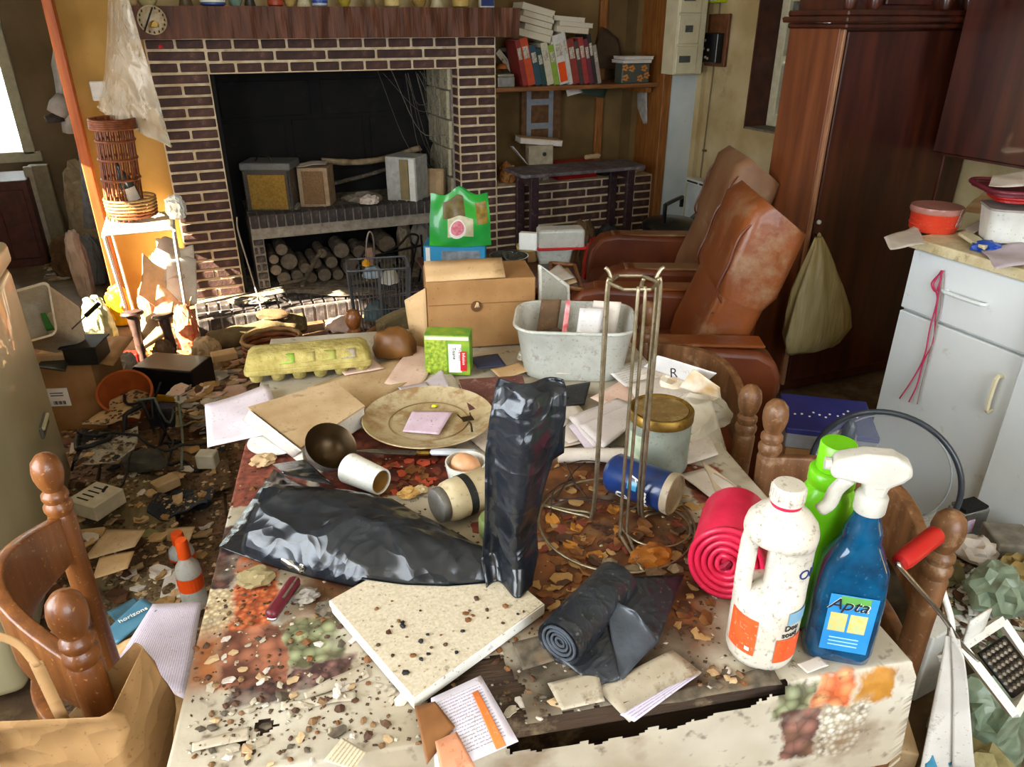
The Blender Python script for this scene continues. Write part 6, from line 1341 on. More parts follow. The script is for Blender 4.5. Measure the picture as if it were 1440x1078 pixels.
for k, (u, wp, c, lab, cat) in enumerate(ORN):
    p = YP(u, 9, 4.09 + .03 * (k % 3)); p.z = MT_; r = px_m(p, wp) / 2; h = .05 + .02 * (k % 3)
    t = thing(cat.replace(' ', '_'), lab, cat, p)
    pr = [[(0, 0), (r * .8, 0), (r, .006), (r, h * .8), (r * .8, h)], [(0, 0), (r * .6, 0), (r, h * .4), (r * .5, h * .8), (r * .6, h)], [(0, 0), (r * .9, 0), (r * .7, h * .3), (r * .9, h * .7), (r * .5, h)]][k % 3]
    MB().lathe(pr + [(0, h)], 18).build('body', mat('orn%d' % k, c, .4, dirt=.3, dcol='#5a4630', dscale=30), t, smooth=50); MB().lathe([(r * .55, h - .001), (r * .6, h + .006), (0, h + .012)], 14).build('top', BRASS if k % 4 == 0 else mat('orn_top', '#8d7a58', .5), t, smooth=50)
    if k == 3 or k == 9: MB().lathe([(r * 1.01, h * .3), (r * 1.01, h * .55)], 18, cap=False).build('blue_band', BLUE if k == 9 else WHINK, t)
p = YP(684, 9, 4.1); t = thing('medicine_carton', 'white and navy carton at the right end of the mantel', 'carton', (p.x, p.y, MT_), -4); MB().box((0, 0, .04), (.075, .04, .08), ch=.002).build('carton', WHITE, t); MB().box((0, -.021, .03), (.07, .002, .045)).build('navy_panel', NAVY, t)
p = YP(214, 28, 3.985); t = thing('round_plaque', 'round cream wall plaque with dark rim letters hung on the mantel beam', 'plaque', p); r = .06
MB().lathe([(0, .008), (r * .8, .008), (r * .88, .012), (r, .008), (r, 0), (0, 0)], 36, TR(0, .008, 0, 90)).build('disc', DCERAM, t, smooth=50)
for k in range(16):
    a = 2 * math.pi * k / 16
    if 3 < k < 6: continue
    MB().box((r * .84 * math.cos(a), -.006, r * .84 * math.sin(a)), (.006, .003, .010), TR(0, 0, 0), ch=.0008).build('rim_mark', INK, t)
MB().blob((.022, .004, .026), 2, .3, 3, 3).build('gilt_figure', BRASS, t, loc=(.004, -.003, -.03)); MB().tube([(-.04, -.006, -.045), (.01, -.006, .05)], .0035, 5).build('dark_bar', INK, t); MB().blob((.012, .008, .014), 2, .3, 3, 5).build('red_bow', REDINK, t, loc=(.014, -.004, -.115))
# ------------------------------------------------------------------ books on the alcove shelf
SHZ = 1.114; BYF = 4.2
def book(label, loc, w, h, d, col, rot=(0, 0, 0), page='#d9cdb4', group=None):
    """w thickness (x), d depth (y), h height (z), spine towards -Y"""
    t = thing('book', label, 'book', loc, 0, group, rot=rot); m = mat('book_' + col, col, .6, dirt=.2, dcol='#3b2c1e', dscale=20); pg = mat('pages_' + page, page, .85, col2='#b8a888', scale=60, stretch=(12, 1, 1))
    MB().box((0, d / 2 + .002, h / 2), (w - .004, d - .003, h - .006)).build('pages', pg, t)
    for s in (-1, 1): MB().box((s * (w / 2 - .001), d / 2, h / 2), (.002, d, h)).build('cover', m, t)
    MB().box((0, .001, h / 2), (w, .003, h), ch=.001).build('spine', m, t)
    MB().box((0, -.001, h * .7), (w * .7, .001, h * .25)).build('title_block', mat('title_pale', '#cfc4ae', .7, col2='#8d8270', scale=40), t)
    return t
ROW = [(741, 8, 60, '#8f2f26', 'dark red'), (752, 12, 62, '#c2491f', 'orange-red'), (766, 10, 52, '#2f4a58', 'dark teal'), (776, 8, 48, '#28453e', 'bottle green'), (786, 11, 55, '#c9bfa2', 'cream'), (796, 9, 52, '#8aa638', 'lime green'), (806, 15, 64, '#d6cfc4', 'white with an orange block'), (817, 6, 70, '#cfc9bb', 'thin white'), (828, 11, 58, '#8d3428', 'brick red'), (836, 7, 56, '#4a3a34', 'dark brown'), (842, 8, 60, '#a03430', 'crimson'), (848, 7, 58, '#6b2a3a', 'plum'), (854, 6, 64, '#2f2826', 'black'), (861, 6, 50, '#9a8d7c', 'worn grey')]
LEAN = 13; xc = YP(736, 117, BYF).x
for k, (u, wp, hp, col, nm) in enumerate(ROW):                # each book stands on its lower corner and leans on the one before it
    p = YP(u, 117, BYF); w = px_m(p, wp) * .93; h = px_m(p, hp)
    t = book(nm + ' spined book leaning in the shelf row', (xc + w * math.cos(R(LEAN)) / 2, BYF, SHZ + w / 2 * math.sin(R(LEAN))), w, h, .15, col, (0, R(-LEAN), 0)); xc += w / math.cos(R(LEAN)) + .0012
    if k == 6: MB().box((0, -.002, h * .25), (w * .8, .001, h * .4)).build('orange_block', ORANGE, t)
for k, (u, hp, col, lab) in enumerate(((731, 54, '#c9bda0', 'small cream book slipping down behind the grey tin'), (745, 56, '#4a4060', 'violet book slipping down beside the row'), (759, 58, '#c7b790', 'cream book fallen behind the left end of the row'))):
    p = YP(u, 117, 4.365); w = .034; book(lab, (p.x + w * math.cos(R(42)) / 2, 4.365, SHZ + w / 2 * math.sin(R(42))), w, px_m(p, hp), .12, col, (0, R(-42), 0))
def flat_book(lab, x, z, L_, th, ry, col):
    t = thing('book', lab, 'book', (x, BYF + .004, z), 0, None, rot=(0, R(ry), 0)); m = mat('book_' + col, col, .7, dirt=.2)
    MB().box((0, .07, 0), (L_, .14, th - .004)).build('pages', mat('pages_p', '#ddd3bf', .85, col2='#b8a888', scale=60, stretch=(1, 1, 12)), t)
    for s_ in (-1, 1): MB().box((0, .07, s_ * (th / 2 - .001)), (L_ + .004, .145, .002)).build('cover', m, t)
def stack(u, v, ry, items):
    p = YP(u, v, BYF); x, z = p.x, p.z; nx_, nz_ = math.sin(R(ry)), math.cos(R(ry)); prev = None
    for lab, wp, hp, col, sh in items:
        th, L_ = px_m(p, hp), px_m(p, wp)
        if prev is not None: dd = (prev + th) / 2 + .0008; x += nx_ * dd; z += nz_ * dd
        flat_book(lab, x + sh * math.cos(R(ry)), z - sh * math.sin(R(ry)), L_, th, ry, col); prev = th
stack(752, 50, 13, (('thick cream paperback lying on the row', 52, 9, '#cbbf9f', 0), ('tan paperback in the toppled pile', 44, 8, '#b9a87c', .02), ('olive paperback in the toppled pile', 50, 8, '#8d8468', -.005), ('faded paperback in the toppled pile', 48, 7, '#c2b598', .005), ('grey paperback on top of the toppled pile', 50, 9, '#a79c80', -.005)))
stack(806, 42, 4, (('floppy booklet lying across the book row', 50, 8, '#bda983', 0), ('thin white exercise book on the row', 52, 6, '#cfc9bd', .02), ('white notebook on top of the row', 50, 6, '#d5cdbf', -.03)))
p_ = YP(783, 62, BYF); flat_book('white pocket book wedged above the green one', p_.x, p_.z, px_m(p_, 17), px_m(p_, 7), -4, '#e0d6c0')
p = YP(700, 116, BYF); t = thing('ceramic_pumpkin', 'orange squash ornament behind the fallen books', 'ornament', YP(706, 92, BYF + .075)); MB().blob((.033, .028, .028), 3, .08, 4, 2).build('body', mat('squash', '#b5652a', .5, col2='#8d4a18'), t, smooth='all', loc=(0, 0, -.02)); MB().tube([(0, 0, .02), (.005, 0, .035)], .005, 6).build('stem', POSTW, t)
p = YP(712, 117, BYF - .03); t = thing('grey_tin', 'grey metal cash tin with rounded lid at the left end of the shelf', 'tin', (p.x, p.y, SHZ)); MB().box((0, .04, .028), (.105, .08, .056), ch=.006).build('body', mat('tin_grey', '#8d8a7c', .4, metal=.3, dirt=.3), t); MB().box((0, .04, .062), (.1, .078, .014), ch=.006).build('lid', mat('tin_lid', '#a39d8c', .4, metal=.3), t); MB().box((0, -.001, .03), (.06, .002, .03)).build('label', GREYINK, t)
p = YP(893, 114, BYF - .04); t = thing('floral_tin', 'dark tin painted with orange flowers on the shelf end', 'tin', (p.x, p.y, SHZ)); w = px_m(p, 44); FTX = p.x; MB().box((0, .04, .055), (w, .09, .11), ch=.005).build('body', mat('tin_dark', '#4a4d44', .45), t)
for k, (x, z) in enumerate(((-.07, .035), (-.03, .085), (.03, .03), (.055, .085), (-.075, .09), (.075, .045))):
    for j in range(5): MB().blob((.012, .003, .012), 1, .1, 1, j).build('painted_petal', mat('petal', '#c98438', .5, col2='#b06a24'), t, loc=(x + .013 * math.cos(j * 1.256), -.006, z - .008 + .013 * math.sin(j * 1.256)))
for k, (u, v, wp, m, lab) in enumerate(((885, 88, 62, WHITE, 'white writing pad lying on the floral tin'), (905, 78, 60, WHITE, 'long white notebook on the writing pad'))):
    p = YP(u, v, BYF - .05); p.x = FTX + .004 + .008 * k; p.z = SHZ + .118 + .0195 * k; t = thing('notepad', lab, 'notepad', p, -2 * k); MB().box((0, .07, 0), (px_m(p, 46), .14, .014), ch=.002).build('pad', PAPER, t); MB().box((0, .07, .009), (px_m(p, 46) + .004, .142, .003)).build('cover', m, t)
p = YP(856, 60, 4.42); sheet('dark_folder', [p + Vector((-.11, .0, -.14)), p + Vector((.14, .02, -.16)), p + Vector((.1, .06, .02)), p + Vector((-.02, .07, .1))], mat('brown_folder', '#4d3a24', .8), None, 6, 6, .004, 3, th=.003, label='dark brown folder leaning at the back of the shelf', cat='folder')
sheet('hanging_paper', [YP(795, 124, 4.3), YP(815, 122, 4.3), YP(820, 130, 4.28), YP(798, 136, 4.28)], PAPER, None, 4, 4, .004, 1, label='white paper poking out under the shelf board', cat='paper'); sheet('hanging_paper', [YP(815, 122, 4.32), YP(855, 122, 4.32), YP(850, 138, 4.31), YP(818, 134, 4.31)], mat('dark_green_card', '#2a3a28', .7), None, 4, 4, .004, 2, label='dark green card hanging below the shelf board', cat='card')
# taped carton against the alcove wall, loose papers on the right post
t = thing('taped_carton', 'flattened brown carton with silver tape leaning on the alcove wall', 'carton', YP(762, 205, 4.44)); w = px_m(t.location, 60)
MB().box((0, .02, .19), (w, .02, .42), ch=.003).build('board', mat('dark_carton', '#6d4a26', .85, col2='#52351a'), t)
for z in (.12, .26, .36): MB().box((-.02, .006, z), (w * .55, .004, .035)).build('tape', mat('silver_tape', '#8a8d92', .35), t)
for x in (-.09, .06): MB().box((x, .005, .19), (.03, .004, .38)).build('tape_strip', mat('silver_tape', '#8a8d92', .35), t)
for k, (u, v, uu, vv) in enumerate(((895, 132, 910, 175), (905, 160, 918, 200), (895, 195, 915, 225))): sheet('pinned_paper', [YP(u, v, 4.4), YP(uu, v - 3, 4.25), YP(uu, vv, 4.25), YP(u, vv, 4.4)], mat('grey_paper', '#b7b2aa', .85, col2='#9a948a'), None, 5, 6, .012, k, label=['upper', 'middle', 'lower'][k] + ' torn white paper pinned inside the alcove post', cat='paper')
# small dark side table in front of the brick bench
ty = 3.98; q0, q1 = YP(742, 240, ty), YP(893, 228, ty)
st = thing('side_table', 'small dark purple-brown side table standing before the brick bench', 'side table', ((q0.x + q1.x) / 2 - .03, ty + .03, 0)); TZ2 = .68; tw = q1.x - q0.x + .1
PURP = mat('purple_paint', '#40282e', .45, col2='#2c191e', dirt=.3, dcol='#8d8580', dscale=8)
MB().prism(rbox(tw, .28, .03), TZ2 - .02, TZ2, TR()).build('top', mat('dusty_top', '#6d6668', .6, col2='#47393d', scale=6, dirt=.4, dcol='#99918c'), st, bevel=.004)
for sx in (-1, 1):
    for sy in (-1, 1): MB().box((sx * (tw / 2 - .09), sy * .10, TZ2 / 2 - .01), (.05, .03, TZ2 - .02), ch=.004).build('leg', PURP, st)
    MB().box((sx * (tw / 2 - .09), 0, TZ2 - .05), (.03, .22, .05)).build('rail', PURP, st)
p = Z(757, 232, TZ2); t = thing('bird_box', 'open grey cardboard wedge with a finger hole on the side table', 'carton', p, -8)
MB().box((.02, .05, .055), (.15, .08, .11), ch=.003).build('box', mat('grey_card', '#a3967e', .8, col2='#8a7d66'), t); MB().lathe([(0, 0), (.012, 0), (.012, .003)], 12, TR(.04, .009, .06, 90)).build('finger_hole', BLACKM, t)
sheet('flap', [(-.06, .01, .0), (-.06, .1, .0), (-.15, .1, .10), (-.15, .02, .11)], PAPER, t, 4, 4, .004, th=.003); sheet('flap', [(-.055, .02, .1), (-.055, .09, .1), (-.02, .09, .02), (-.03, .02, .0)], CARDL, t, 4, 4, .002, th=.003)
t = thing('book', 'thick white book lying open side out on the cardboard wedge', 'book', Z(757, 232, TZ2) + Vector((.03, .03, .125)), 0, rot=(0, R(6), R(-8))); MB().box((0, .05, .0), (.26, .12, .03), ch=.002).build('pages', PAPER, t); MB().box((0, .05, .017), (.265, .125, .004)).build('cover', TANP, t)
t = thing('paper_roll', 'short curled roll of cream paper on the side table', 'paper roll', Z(838, 225, TZ2) + Vector((-.05, .04, .014)), 0, rot=(0, R(90), R(10))); MB().lathe([(.008, 0), (.014, 0), (.016, .1), (.009, .1)], 16).build('roll', TANP, t, smooth=50); MB().tube([(0, 0, .1), (.0, .01, .12)], .006, 6).build('torn_end', PAPER, t)
# clutter on top of the brick bench
for k, (u, v, wp, hp, m, lab, cat) in enumerate(((812, 262, 62, 24, RED, 'red carton on the brick bench under the side table', 'carton'), (885, 262, 50, 14, TANP, 'yellowed papers heaped at the bench end', 'papers'), (718, 262, 24, 30, mat('mixed_pack', '#a8823a', .6, col2='#7d2a22', scale=30), 'red and yellow packet on the bench corner', 'packet'), (850, 262, 20, 14, BLACKM, 'black glove on the brick bench', 'glove'), (745, 264, 20, 18, CLOTH2, 'olive rag behind the table leg', 'rag'), (766, 264, 16, 12, PAPER, 'crushed white paper beside the red carton', 'paper'))):
    if k == 0:
        p = YP(u, v, 4.2); t = thing('red_carton', lab, cat, (p.x, 4.2, BZ), 3); MB().box((0, .06, .05), (px_m(p, wp), .12, .1), ch=.003).build('carton', m, t); MB().box((.06, -.001, .05), (.09, .002, .05)).build('photo_panel', mat('photo_panel', '#c99a8a', .5, col2='#8d4a40', scale=30), t)
    else:
        p = YP(u, v, 4.22); o = MB().blob((px_m(p, wp) / 2, .07, px_m(p, hp) / 1.6), 3, .35, 3, k, .3, True).build(cat if cat != 'papers' else 'paper_heap', m, None, smooth=35, loc=(p.x, 4.27, BZ)); tag(o, lab, cat)
# black drum with handle beside the heater
p = YP(952, 330, 3.35); t = thing('canister_vacuum', 'round black canister vacuum with a tall bar handle beside the heater', 'vacuum cleaner', (p.x, 3.42, 0), 10); zt = YP(952, 312, 3.42).z
MB().lathe([(0, 0), (.13, 0), (.15, .02), (.15, zt - .06), (.14, zt - .05), (.14, zt - .04), (.155, zt - .035), (.155, zt - .005), (.13, zt + .015), (0, zt + .03)], 36).build('drum', BLACKP, t, smooth=50)
MB().tube(bez([(-.09, -.04, zt - .01), (-.09, -.04, zt + .1), (-.07, -.03, zt + .115), (.08, .02, zt + .125), (.1, .03, zt + .115), (.1, .03, zt + .07)], 4), .011, 8).build('bar_handle', BLACKP, t, smooth=40); MB().tube(bez([(.15, .0, zt - .15), (.22, .0, zt - .05), (.24, .02, zt + .02), (.2, .05, zt - .02)], 5), .012, 8).build('hose', mat('hose_grey', '#55534f', .5), t, smooth='all')
for k, (u, v, wp, hp, m, lab, cat) in enumerate(((855, 330, 40, 18, BLACKM, 'black tangled cable heap at the side table foot', 'cables'), (820, 325, 40, 22, CLOTH1, 'dark rag pile between the container and the brick bench', 'rag'), (845, 372, 26, 24, GREYC, 'grey rag beside the wooden tray', 'rag'), (835, 345, 30, 16, RED, 'red packet in front of the armchair', 'packet'))):
    lumpY('rag_heap' if 'rag' in lab else cat, lab, cat, u, v - hp, (3.75, 3.62, 3.16, 3.26)[k], wp, m, 50 + k)
# ------------------------------------------------------------------ beyond the doorway
t = thing('hanging_coat', 'grey-white coat hanging behind the door post in the far room', 'coat', YP(105, 290, 5.0)); c_ = t.location.copy(); GC = mat('coat_cloth', '#b5b2ac', .9, col2='#96938d', scale=5, bump=.3)
secs = []
for u0, u1, v in ((80, 118, 42), (76, 125, 60), (72, 128, 90), (78, 132, 130), (84, 136, 160), (88, 138, 185)):
    a, b_ = YP(u0, v, 5.0), YP(u1, v, 5.0); m_ = (a + b_) / 2; hw_ = (b_ - a).length / 2
    secs.append([(m_ - c_) + Vector((hw_ * math.cos(2 * math.pi * k / 20), .08 * math.sin(2 * math.pi * k / 20) + .02 * math.sin(5 * 2 * math.pi * k / 20 + v), 0)) for k in range(20)])
loft(secs).build('jacket', GC, t, smooth='all')
MB().tube([YP(92, 140, 4.95) - c_, YP(84, 150, 4.93) - c_, YP(80, 160, 4.93) - c_], [.05, .055, .05], 12).build('sleeve', GC, t, smooth='all'); MB().blob((.05, .05, .045), 2, .15, 2, 1).build('cuff', mat('cuff_dark', '#3a322c', .9), t, loc=YP(78, 172, 4.93) - c_)
secs = []
for u0, u1, v in ((105, 135, 185), (112, 138, 230), (118, 142, 318)):
    a, b_ = YP(u0, v, 5.02), YP(u1, v, 5.02); m_ = (a + b_) / 2; hw_ = (b_ - a).length / 2
    secs.append([(m_ - c_) + Vector((hw_ * math.cos(2 * math.pi * k / 16), .07 * math.sin(2 * math.pi * k / 16), 0)) for k in range(16)])
loft(secs).build('trousers', mat('jeans', '#7d8790', .9, col2='#5d656d'), t, smooth='all')
def farbox(name, lab, cat, u0, u1, vb, vt, y, dep, m, part='body'):
    a, b_ = YP(u0, vb, y), YP(u1, vb, y); zt = YP((u0 + u1) / 2, vt, y).z; t = thing(name, lab, cat, ((a.x + b_.x) / 2, y, 0)); MB().box((0, dep / 2, zt / 2), (b_.x - a.x, dep, zt), ch=.005).build(part, m, t); return t, b_.x - a.x, zt
t, w, h = farbox('far_cabinet', 'dark red-brown cabinet below the far room window', 'cabinet', -40, 58, 330, 255, 5.6, .4, mat('far_cab', '#5b2f26', .6, col2='#45221b')); MB().box((w * .22, -.006, h * .5), (w * .4, .012, h * .8), ch=.004).build('door', mat('far_cab', '#5b2f26', .6), t)
t, w, h = farbox('far_radiator', 'pale grey radiator panel beside the far cabinet', 'radiator', 55, 84, 300, 232, 5.75, .08, mat('far_rad', '#8f8468', .7)); MB().box((-w * .45, -.01, h * .5), (.05, .03, h), ch=.006).build('pipe', mat('far_pipe', '#b5ab92', .6), t)
for k, (u, v, wp, hp, m, lab, cat) in enumerate(((105, 290, 55, 70, mat('sack_beige', '#a39378', .9, col2='#877860'), 'beige sack standing in the far room', 'sack'), (85, 352, 40, 22, CLOTH1, 'brown bundle on the far room floor', 'bundle'), (120, 345, 30, 20, mat('far_blue', '#5d6468', .9), 'blue-grey rag by the door post', 'rag'), (98, 335, 26, 14, GREYC, 'grey rag on the far floor', 'rag'))):
    lumpY(cat, lab, cat, u, v - hp, 5.5 - .25 * k, wp, m, 60 + k, .25)
# ------------------------------------------------------------------ fireside wall: clear bag, notice, wicker rack, sunlit stand
t = thing('clear_bag', 'crinkled clear plastic bag hanging on the fireside wall', 'plastic bag', YP(175, 100, 4.3)); c_ = t.location.copy()
Lp = [(152, -14), (150, 50), (147, 100), (138, 150)]; Rp = [(178, -14), (200, 65), (223, 140), (241, 206)]
def lp(P_, t_):
    k = t_ * (len(P_) - 1); a = min(int(k), len(P_) - 2); f_ = k - a; return P_[a][0] + (P_[a + 1][0] - P_[a][0]) * f_, P_[a][1] + (P_[a + 1][1] - P_[a][1]) * f_
def bfn(sg):
    def fn(i, j):
        a, b_ = YP(*lp(Lp, j), 4.30), YP(*lp(Rp, j), 3.86); p_ = a.lerp(b_, i); p_.y = 4.30 - .44 * i ** .45; p_ = p_ - c_
        y = sg * .035 * math.sin(math.pi * i) ** .7 * (.4 + .6 * j) + .014 * nz((p_.x * 18, p_.z * 5, sg), 1, 2) + .012 * (1 - 3 * abs(nz((p_.x * 14 + p_.z * 6, p_.z * 4, 1), 1, 6)))
        return (p_.x, p_.y + y, p_.z + .006 * nz((i * 8, j * 3, 0)))
    return fn
MB().grid(bfn(-1), 26, 30).build('front_film', CLEARB, t, smooth='all'); MB().grid(bfn(1), 26, 30).build('back_film', CLEARB, t, smooth='all')
MB().tube(bez([YP(*lp(Lp, 1), 4.29) - c_, YP(172, 166, 4.10) - c_, YP(207, 187, 3.97) - c_, YP(*lp(Rp, 1), 3.90) - c_], 5), .006, 6).build('bag_hem', mat('hem_film', '#d9cdb0', .3), t, smooth='all'); MB().lathe([(.006, 0), (.006, .04)], 8, TR(*(YP(164, -8, 4.36) - c_), 90)).build('nail', IRON, t)
t = thing('wall_switch', 'white switch plate with a dangling tag on the fireside wall', 'switch', YP(139, 128, 4.39)); MB().box((0, 0, 0), (.07, .012, .09), ch=.004).build('plate', WHITE, t); MB().box((.01, -.01, -.05), (.03, .012, .05), ch=.004).build('tag', IVORY, t)
wy = 3.96; a, b_ = YP(146, 300, wy), YP(216, 300, wy); topz = YP(170, 168, wy).z; sz = YP(200, 314, 3.84).z
t = thing('wicker_rack', 'tall bronze wicker bottle rack standing on the white stand', 'rack', ((a.x + b_.x) / 2 - .012, wy, sz + .004)); H_ = topz - sz; rr = (b_.x - a.x) / 2 * .72
for k in range(22):
    an = 2 * math.pi * k / 22; MB().tube([(rr * math.cos(an) * (1 + .08 * (k % 2)), .09 * math.sin(an), 0), (rr * math.cos(an) + .03, .09 * math.sin(an), H_)], .0045, 5).build('rod', WICKER, t)
for z, k in ((.02, 1.2), (.035, 1.22), (.05, 1.24), (.065, 1.25), (.08, 1.26), (.095, 1.26)): MB().tube([(rr * k * 1.15 * math.cos(a_) + .03, .115 * math.sin(a_), z) for a_ in [2 * math.pi * j / 30 for j in range(30)]], .006, 6, True).build('basket_weave', WICKL if k > 1.23 else WICKER, t, smooth='all')
for z in (.42, .62, .80, .92, .94, .96, .98, 1): MB().tube([((rr + (.02 if z > .9 else .004)) * math.cos(a_) + .03 * z, (.1 + (.015 if z > .9 else 0)) * math.sin(a_), H_ * z) for a_ in [2 * math.pi * j / 26 for j in range(26)]], .007, 6, True).build('ring', WICKER, t, smooth='all')
t = thing('glass_bottle', 'dark glass bottle with pale label tilted in the wicker rack', 'bottle', (t.location.x + .06, wy - .06, sz + .06), 0, rot=(0, R(-14), 0)); MB().lathe([(0, 0), (.03, 0), (.034, .005), (.034, .12), (.028, .15), (.012, .18), (.011, .22), (.013, .225), (0, .226)], 20).build('glass', mat('dark_bottle', '#3a4238', .15, col2='#2a3028', coat=.4), t, smooth=50); wrap(.0342, -40, 60, .04, .1).build('label', PAPER, t)
ax_, bx_ = YP(146, 330, 3.8).x, -.116
t = thing('metal_stand', 'small white metal stand with thin legs in the sun beside the fireplace', 'stand', ((ax_ + bx_) / 2, 3.90, 0)); W_ = bx_ - ax_
MB().box((0, 0, sz - .01), (W_, .34, .02), ch=.004).build('top', mat('white_stand', '#e6dcc6', .5, dirt=.2), t)
for s in (-1, 1):
    MB().tube([(s * W_ * .49, -.17, sz - .02), (s * W_ * .49, .17, sz - .02)], .008, 6).build('side_bar', WHITE, t)
    for y in (-.16, -.10, .16): MB().tube([(s * W_ * .48, y, sz - .02), (s * W_ * .40, y * .8, .0)], .007, 6).build('leg', ORANGEW if y == -.10 else WHITE, t)
for k, (u, vt, y, z0, wp, m, lab, cat) in enumerate(((243, 272, 3.86, sz, 26, WHITE, 'white cloth bundle glaring in the sun on the stand', 'cloth'), (214, 352, 4.26, 0, 24, mat('orange_file', '#b5702c', .6, col2='#8d4a18'), 'orange cardboard folder propped under the stand', 'folder'), (161, 398, 4.20, 0, 34, mat('yellow_bag', '#e0a010', .4, col2='#c88a08', bump=.3), 'yellow net bag of rubbish under the stand', 'bag'), (200, 400, 4.15, 0, 22, mat('flower_cloth', '#d8a888', .8, col2='#c98468', scale=14), 'flowered cloth bundle behind the yellow bag', 'cloth'), (254, 424, 3.70, 0, 30, mat('carton_mix', '#c9a07a', .7, col2='#c84a2a', scale=14), 'orange and white crushed carton at the pillar foot', 'carton'), (214, 448, 3.72, 0, 36, mat('straw_bag', '#c9a85a', .7, col2='#a8843a'), 'yellow straw-coloured paper heap before the hearth', 'paper'), (128, 412, 3.75, 0, 40, mat('leaf_bag', '#c6c4a8', .35, col2='#7a8d5a', scale=9, bump=.3), 'patterned bag of leaves and peelings behind the planter', 'bag'), (132, 456, 3.42, 0, 40, CLEARB, 'crumpled clear plastic bag beside the white planter', 'plastic bag'), (176, 492, 3.30, 0, 26, mat('wire_tangle', '#a39a86', .6), 'tangle of pale wire and plastic behind the orange pot', 'wire'), (226, 474, 3.36, 0, 34, CLOTH1, 'brown rag heap around the overturned stool', 'rag'), (286, 472, 3.42, 0, 40, TANP, 'torn tan sacking on the tiles by the rug', 'sacking'))):
    lumpY(cat.replace(' ', '_'), lab, cat, u, vt, y, wp, m, 80 + k, .3, 3, z0)
for k, (px, y, m, lab) in enumerate(([[(222, 350), (272, 345), (278, 412), (228, 420)], 4.07, WHITE, 'white sheet glaring in the sun beside the brick pillar'], [[(212, 362), (252, 350), (262, 400), (222, 408)], 3.93, PAPER, 'crumpled white page leaning under the sunny stand'], [[(236, 372), (276, 365), (278, 440), (232, 425)], 3.9, WHITE, 'big white bag panel at the foot of the pillar'], [[(205, 378), (240, 395), (232, 440), (196, 425)], 3.86, mat('sun_card', '#d8b48a', .8), 'cream carton flap under the sunny stand'], [[(225, 415), (272, 425), (262, 460), (215, 455)], 3.82, mat('sun_orange', '#c98a52', .8, col2='#d9c0a0', scale=12), 'orange and cream packet heap at the hearth corner'])):
    sheet('sunlit_paper', [YP(u, v, y + (.0, .05, -.04, -.07)[i]) for i, (u, v) in enumerate(px)], m, None, 16, 16, .07, k + 3, th=.002, freq=11, label=lab, cat='paper')
pbox('red_box', 'small red plastic cup on the floor by the stool', 'cup', 184, 512, .02, 24, 14, .05, RED, bev=.006)
pbox('red_tin', 'small red tin on the papers under the stand', 'tin', 243, 352, .42, 10, 9, .03, RED, bev=.004)
# green-brown rolled rug before the hearth
P_ = [Z(296, 480, .058), Z(345, 470, .06), Z(395, 458, .06), Z(428, 452, .058)]
for q in P_: q.y = min(q.y, 3.775)
c_ = P_[0].copy(); t = thing('rolled_rug', 'dusty olive rolled rug lying along the hearth', 'rug', c_); q = bez([x - c_ for x in P_], 6); MB().tube(q, [.05 + .012 * nz((i * .5, 0, 0), 1, 3) for i in range(len(q))], 14).build('roll', CLOTH2, t, smooth='all'); MB().tube([q[0], q[0] + Vector((-.012, -.006, 0))], [.045, .035], 12).build('rug_end', CLOTH1, t)
lump('pink_cloth', 'sunlit pale pink cloth spread before the hearth', 'cloth', 488, 462, 0, 62, 20, mat('pale_pink', '#d9c0b4', .9, col2='#c2a596'), 91, .3, 3); lump('grey_newspaper', 'crumpled grey newspaper before the hearth', 'newspaper', 462, 490, .0, 60, 20, mat('grey_news', '#a3a4a2', .9, col2='#6f706e', scale=30), 92, .4, 4)
lump('torch', 'brown canvas pouch with a black cap by the rug', 'pouch', 385, 447, .112, 46, 16, CLOTH1, 93, .2, 2, dep=.03)
# ------------------------------------------------------------------ planter, boxes, pot, stool
t, w, h = pbox('carton_box', 'brown carton with a white barcode label beside the freezer', 'box', 108, 606, 0, 84, 94, .26, CARD, rz=6); BOXH = h; MB().box((-w * .12, -.001, h * .52), (w * .32, .002, h * .26)).build('label', WHINK, t)
for k in range(9): MB().box((-w * .22 + k * w * .022, -.0025, h * .44), (w * (.006 + .006 * (k % 3)), .001, h * .05)).build('barcode_bar', INK, t)
for k in range(2): MB().box((-w * .14, -.0025, h * (.58 - .035 * k)), (w * .2, .001, h * .012)).build('printed_line', INK, t)
sheet('flap', [(-w / 2, 0, h), (w / 2, 0, h), (w / 2, -.03, h + .05), (-w / 2, -.02, h + .055)], CARDL, t, 5, 3, .002, th=.003); sheet('flap', [(w / 2, 0, h), (w / 2, .26, h), (w / 2 + .07, .26, h - .01), (w / 2 + .08, .0, h - .02)], CARD, t, 5, 3, .002, th=.003)
p = Z(92, 462, .40); t = thing('planter', 'white plastic planter tipped towards the room with a green leaf inside', 'planter', p, 0, rot=(R(52), R(-14), R(FACE + 8))); w = px_m(p, 62); tub(w * .8, .17, .2, w, .2, .025, .006).build('trough', mat('planter_white', '#d9cdb6', .6, col2='#c6b79c', dirt=.2), t, smooth=60)
sheet('leaf', [(-.03, -.02, .06), (.02, -.04, .1), (.04, .0, .17), (.0, .02, .13)], GREEN, t, 5, 5, .012, 2)
o = tsheet('dark_folder', [(52, 516), (66, 498), (98, 502), (92, 522)], mat('dark_green_folder', '#2e3226', .6), 'dark green folder lying before the planter', 'folder', z=BOXH + .012, th=.006, wob=.003)
t, w, h = pbox('black_crate', 'black plastic crate on top of the brown carton', 'crate', 116, 514, BOXH + .001, 44, 24, .12, BLACKP, rz=6); MB().box((0, .06, h + .002), (w * 1.15, .14, .006), ch=.002).build('lid', BLACKM, t)
